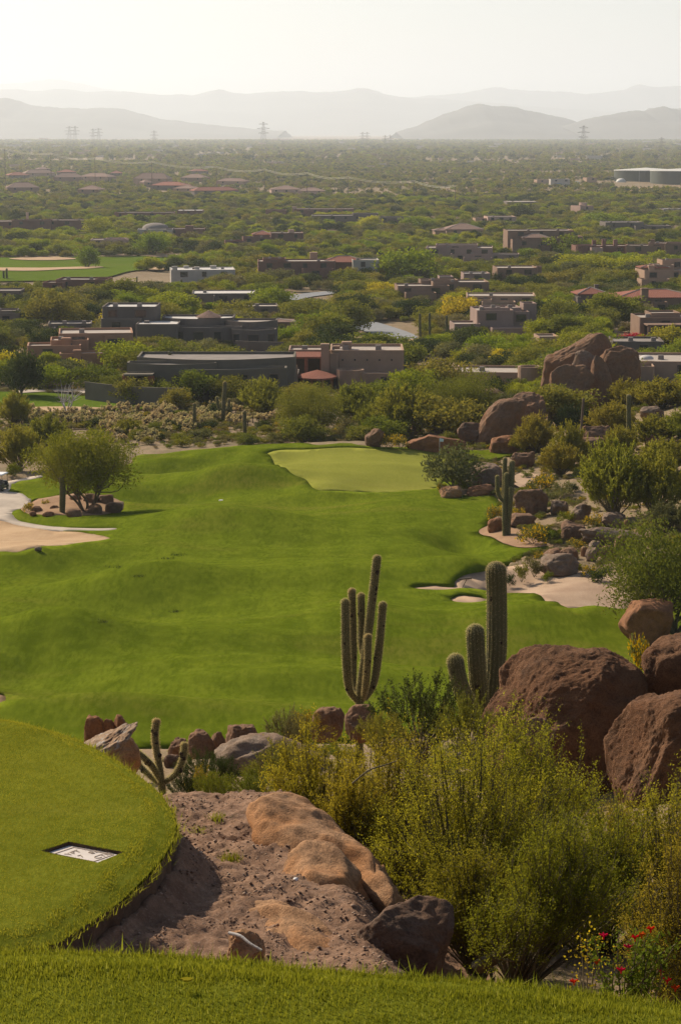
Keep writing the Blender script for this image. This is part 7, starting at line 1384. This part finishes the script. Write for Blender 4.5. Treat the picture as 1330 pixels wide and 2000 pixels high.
def gn_scatter(name, pts, protos, label):
    """one object of instanced scrub: point mesh + geometry nodes"""
    A = np.array(pts, float); V = A[:, :3]; me = bpy.data.meshes.new(name); me.vertices.add(len(V)); me.vertices.foreach_set('co', V.astype(np.float32).ravel())
    for k, col, ty in (('sw', 3, 'FLOAT'), ('sh', 4, 'FLOAT')): a = me.attributes.new(k, ty, 'POINT'); a.data.foreach_set('value', A[:, col].astype(np.float32))
    a = me.attributes.new('kind', 'INT', 'POINT'); a.data.foreach_set('value', A[:, 5].astype(np.int32)); a = me.attributes.new('turn', 'FLOAT', 'POINT'); a.data.foreach_set('value', np.random.default_rng(1).uniform(0, 6.28, len(V)).astype(np.float32))
    o = obj(name, me); col = bpy.data.collections.new(name + '_kinds')
    for i, (m_, mt) in enumerate(protos):
        m2 = m_.copy(); m2.materials.clear(); m2.materials.append(mt); p = bpy.data.objects.new('%s_kind_%02d' % (name, i), m2); col.objects.link(p)
    ng = bpy.data.node_groups.new(name, 'GeometryNodeTree'); ng.interface.new_socket('Geometry', in_out='INPUT', socket_type='NodeSocketGeometry'); ng.interface.new_socket('Geometry', in_out='OUTPUT', socket_type='NodeSocketGeometry'); N = ng.nodes; L = ng.links
    gi, go = N.new('NodeGroupInput'), N.new('NodeGroupOutput'); ci = N.new('GeometryNodeCollectionInfo'); ci.inputs['Collection'].default_value = col; ci.inputs['Separate Children'].default_value = True; ci.inputs['Reset Children'].default_value = True
    ip = N.new('GeometryNodeInstanceOnPoints'); ip.inputs['Pick Instance'].default_value = True
    def at(nm, ty): n = N.new('GeometryNodeInputNamedAttribute'); n.data_type = ty; n.inputs['Name'].default_value = nm; return n.outputs['Attribute']
    cs = N.new('ShaderNodeCombineXYZ'); L.new(at('sw', 'FLOAT'), cs.inputs[0]); L.new(at('sw', 'FLOAT'), cs.inputs[1]); L.new(at('sh', 'FLOAT'), cs.inputs[2]); cr = N.new('ShaderNodeCombineXYZ'); L.new(at('turn', 'FLOAT'), cr.inputs[2])
    L.new(gi.outputs[0], ip.inputs['Points']); L.new(ci.outputs[0], ip.inputs['Instance']); L.new(at('kind', 'INT'), ip.inputs['Instance Index']); L.new(cs.outputs[0], ip.inputs['Scale']); L.new(cr.outputs[0], ip.inputs['Rotation']); L.new(ip.outputs[0], go.inputs[0])
    md = o.modifiers.new('scatter', 'NODES'); md.node_group = ng; struct(o, label, 'stuff'); o['category'] = 'vegetation'; return o
def masses():
    gn_scatter('desert_vegetation', REST, [(VAR['tree', i % 4][1], m) for i, m in enumerate((L_OLIVE, L_GREEN, L_DARK, L_GREY, L_DRY, L_LIME))], 'mass of palo verdes and scrub between and behind the houses')
    r = np.random.default_rng(31); pts = []
    for (n, a, b, sc_) in ((26000, 1850, 4200, (.6, 1.25)), (30000, 4200, 12500, (1.2, 2.6))):
        d = np.sqrt(r.uniform(a ** 2, b ** 2, n)); x = r.uniform(-.19, .19, n) * d; dn = fbm2(x, d * .6, 260., 55, 3); k = dn + r.uniform(-.9, 1.2, n) > -.2; x, d, dn = x[k], d[k], dn[k]; z = hz(x, d); s = r.uniform(*sc_, len(x))
        px, py = proj((x, d, z)); rects = np.array([q for q in HOUSE_RECTS if q[4] > 1800] + [(1040, 1345, 330, 362, 2450), (20, 470, 330, 372, 2000)][:1])
        bad = np.zeros(len(x), bool)
        for (q0, q1, q2, q3, qd) in rects: bad |= (px > q0 - 1) & (px < q1 + 1) & (d < qd + 20) & (py - 4.6 * s * F_PX / d < q2 + .7 * (q3 - q2)) & (py > q2)
        kk = r.choice(6, len(x), p=[.36, .16, .2, .14, .1, .04]); pts += [t for t, b_ in zip(zip(x, d, z, s, s * r.uniform(.75, 1.1, len(x)), kk), bad) if not b_]
    gn_scatter('far_vegetation', pts, [(VAR['far', i % 4][1], m) for i, m in enumerate((L_OLIVE, L_GREEN, L_DARK, L_GREY, L_DRY, L_LIME))], 'endless low desert scrub covering the far plain')
    # low ground cover on the near slopes
    n = 11000; px = r.uniform(-20, 1350, n); pts = []
    d = np.concatenate([r.uniform(285, 420, n // 2), r.uniform(150, 300, n // 2)]); x = np.concatenate([(px[:n // 2] - 665) / F_PX * d[:n // 2], r.uniform(.055, .19, n // 2) * d[n // 2:]])
    k = ~golf_mask(x, d)
    for K in KEEP: k &= ~inside(K, x, d)
    k &= (fbm2(x, d, 9., 66, 3) + r.uniform(-.6, .6, n)) > np.where(d < 290, .12, -.35); x, d = x[k], d[k]; z = hz(x, d); s = r.uniform(.35, 1.15, len(x)) * np.where(d < 290, .75, 1.1); kk = r.choice(5, len(x), p=[.2, .34, .2, .16, .1])
    gn_scatter('ground_cover', list(zip(x, d, z, s, s * .85, kk)), [(VAR['low', i % 3][1], m) for i, m in enumerate((L_OLIVE, L_GREY, L_DRY, L_GREEN, L_BRIT))], 'low bursage and dry grass tufts covering the sandy slopes')
    n = 900; x = r.uniform(-9, 16, n); d = r.uniform(62, 112, n); x2 = r.uniform(2.8, 22, 500); d2 = r.uniform(10, 62, 500); k2 = x2 > .185 * d2; k = np.abs(x) < .22 * d; x, d = np.concatenate([x[k], x2[k2]]), np.concatenate([d[k], d2[k2]]); z = hz(x, d); s = r.uniform(.3, .9, len(x)); kk = r.choice(5, len(x), p=[.3, .25, .2, .15, .1])
    gn_scatter('hillside_scrub', list(zip(x, d, z, s, s, kk)), [(VAR['low', i % 3][1], m) for i, m in enumerate((L_OLIVE, L_GREY, L_DRY, L_GREEN, L_BRIT))], 'scattered low scrub on the slope below the tees')
masses()

# things that still share a label are told apart by their order across the view
def tell_apart():
    by = {}
    for o in bpy.data.objects:
        if o.parent is None and o.get('label') and o.get('category'): by.setdefault(o['label'], []).append(o)
    od = 'first second third fourth fifth sixth seventh eighth'.split()
    for lab, os_ in by.items():
        if 2 <= len(os_) <= 8:
            os_.sort(key=lambda o: proj(o.location)[0])
            for i, o in enumerate(os_):
                t = '%s, %s' % (lab, ('left one of two', 'right one of two')[i] if len(os_) == 2 else od[i] + ' from left')
                if len(t.split()) <= 16: o['label'] = t
tell_apart()
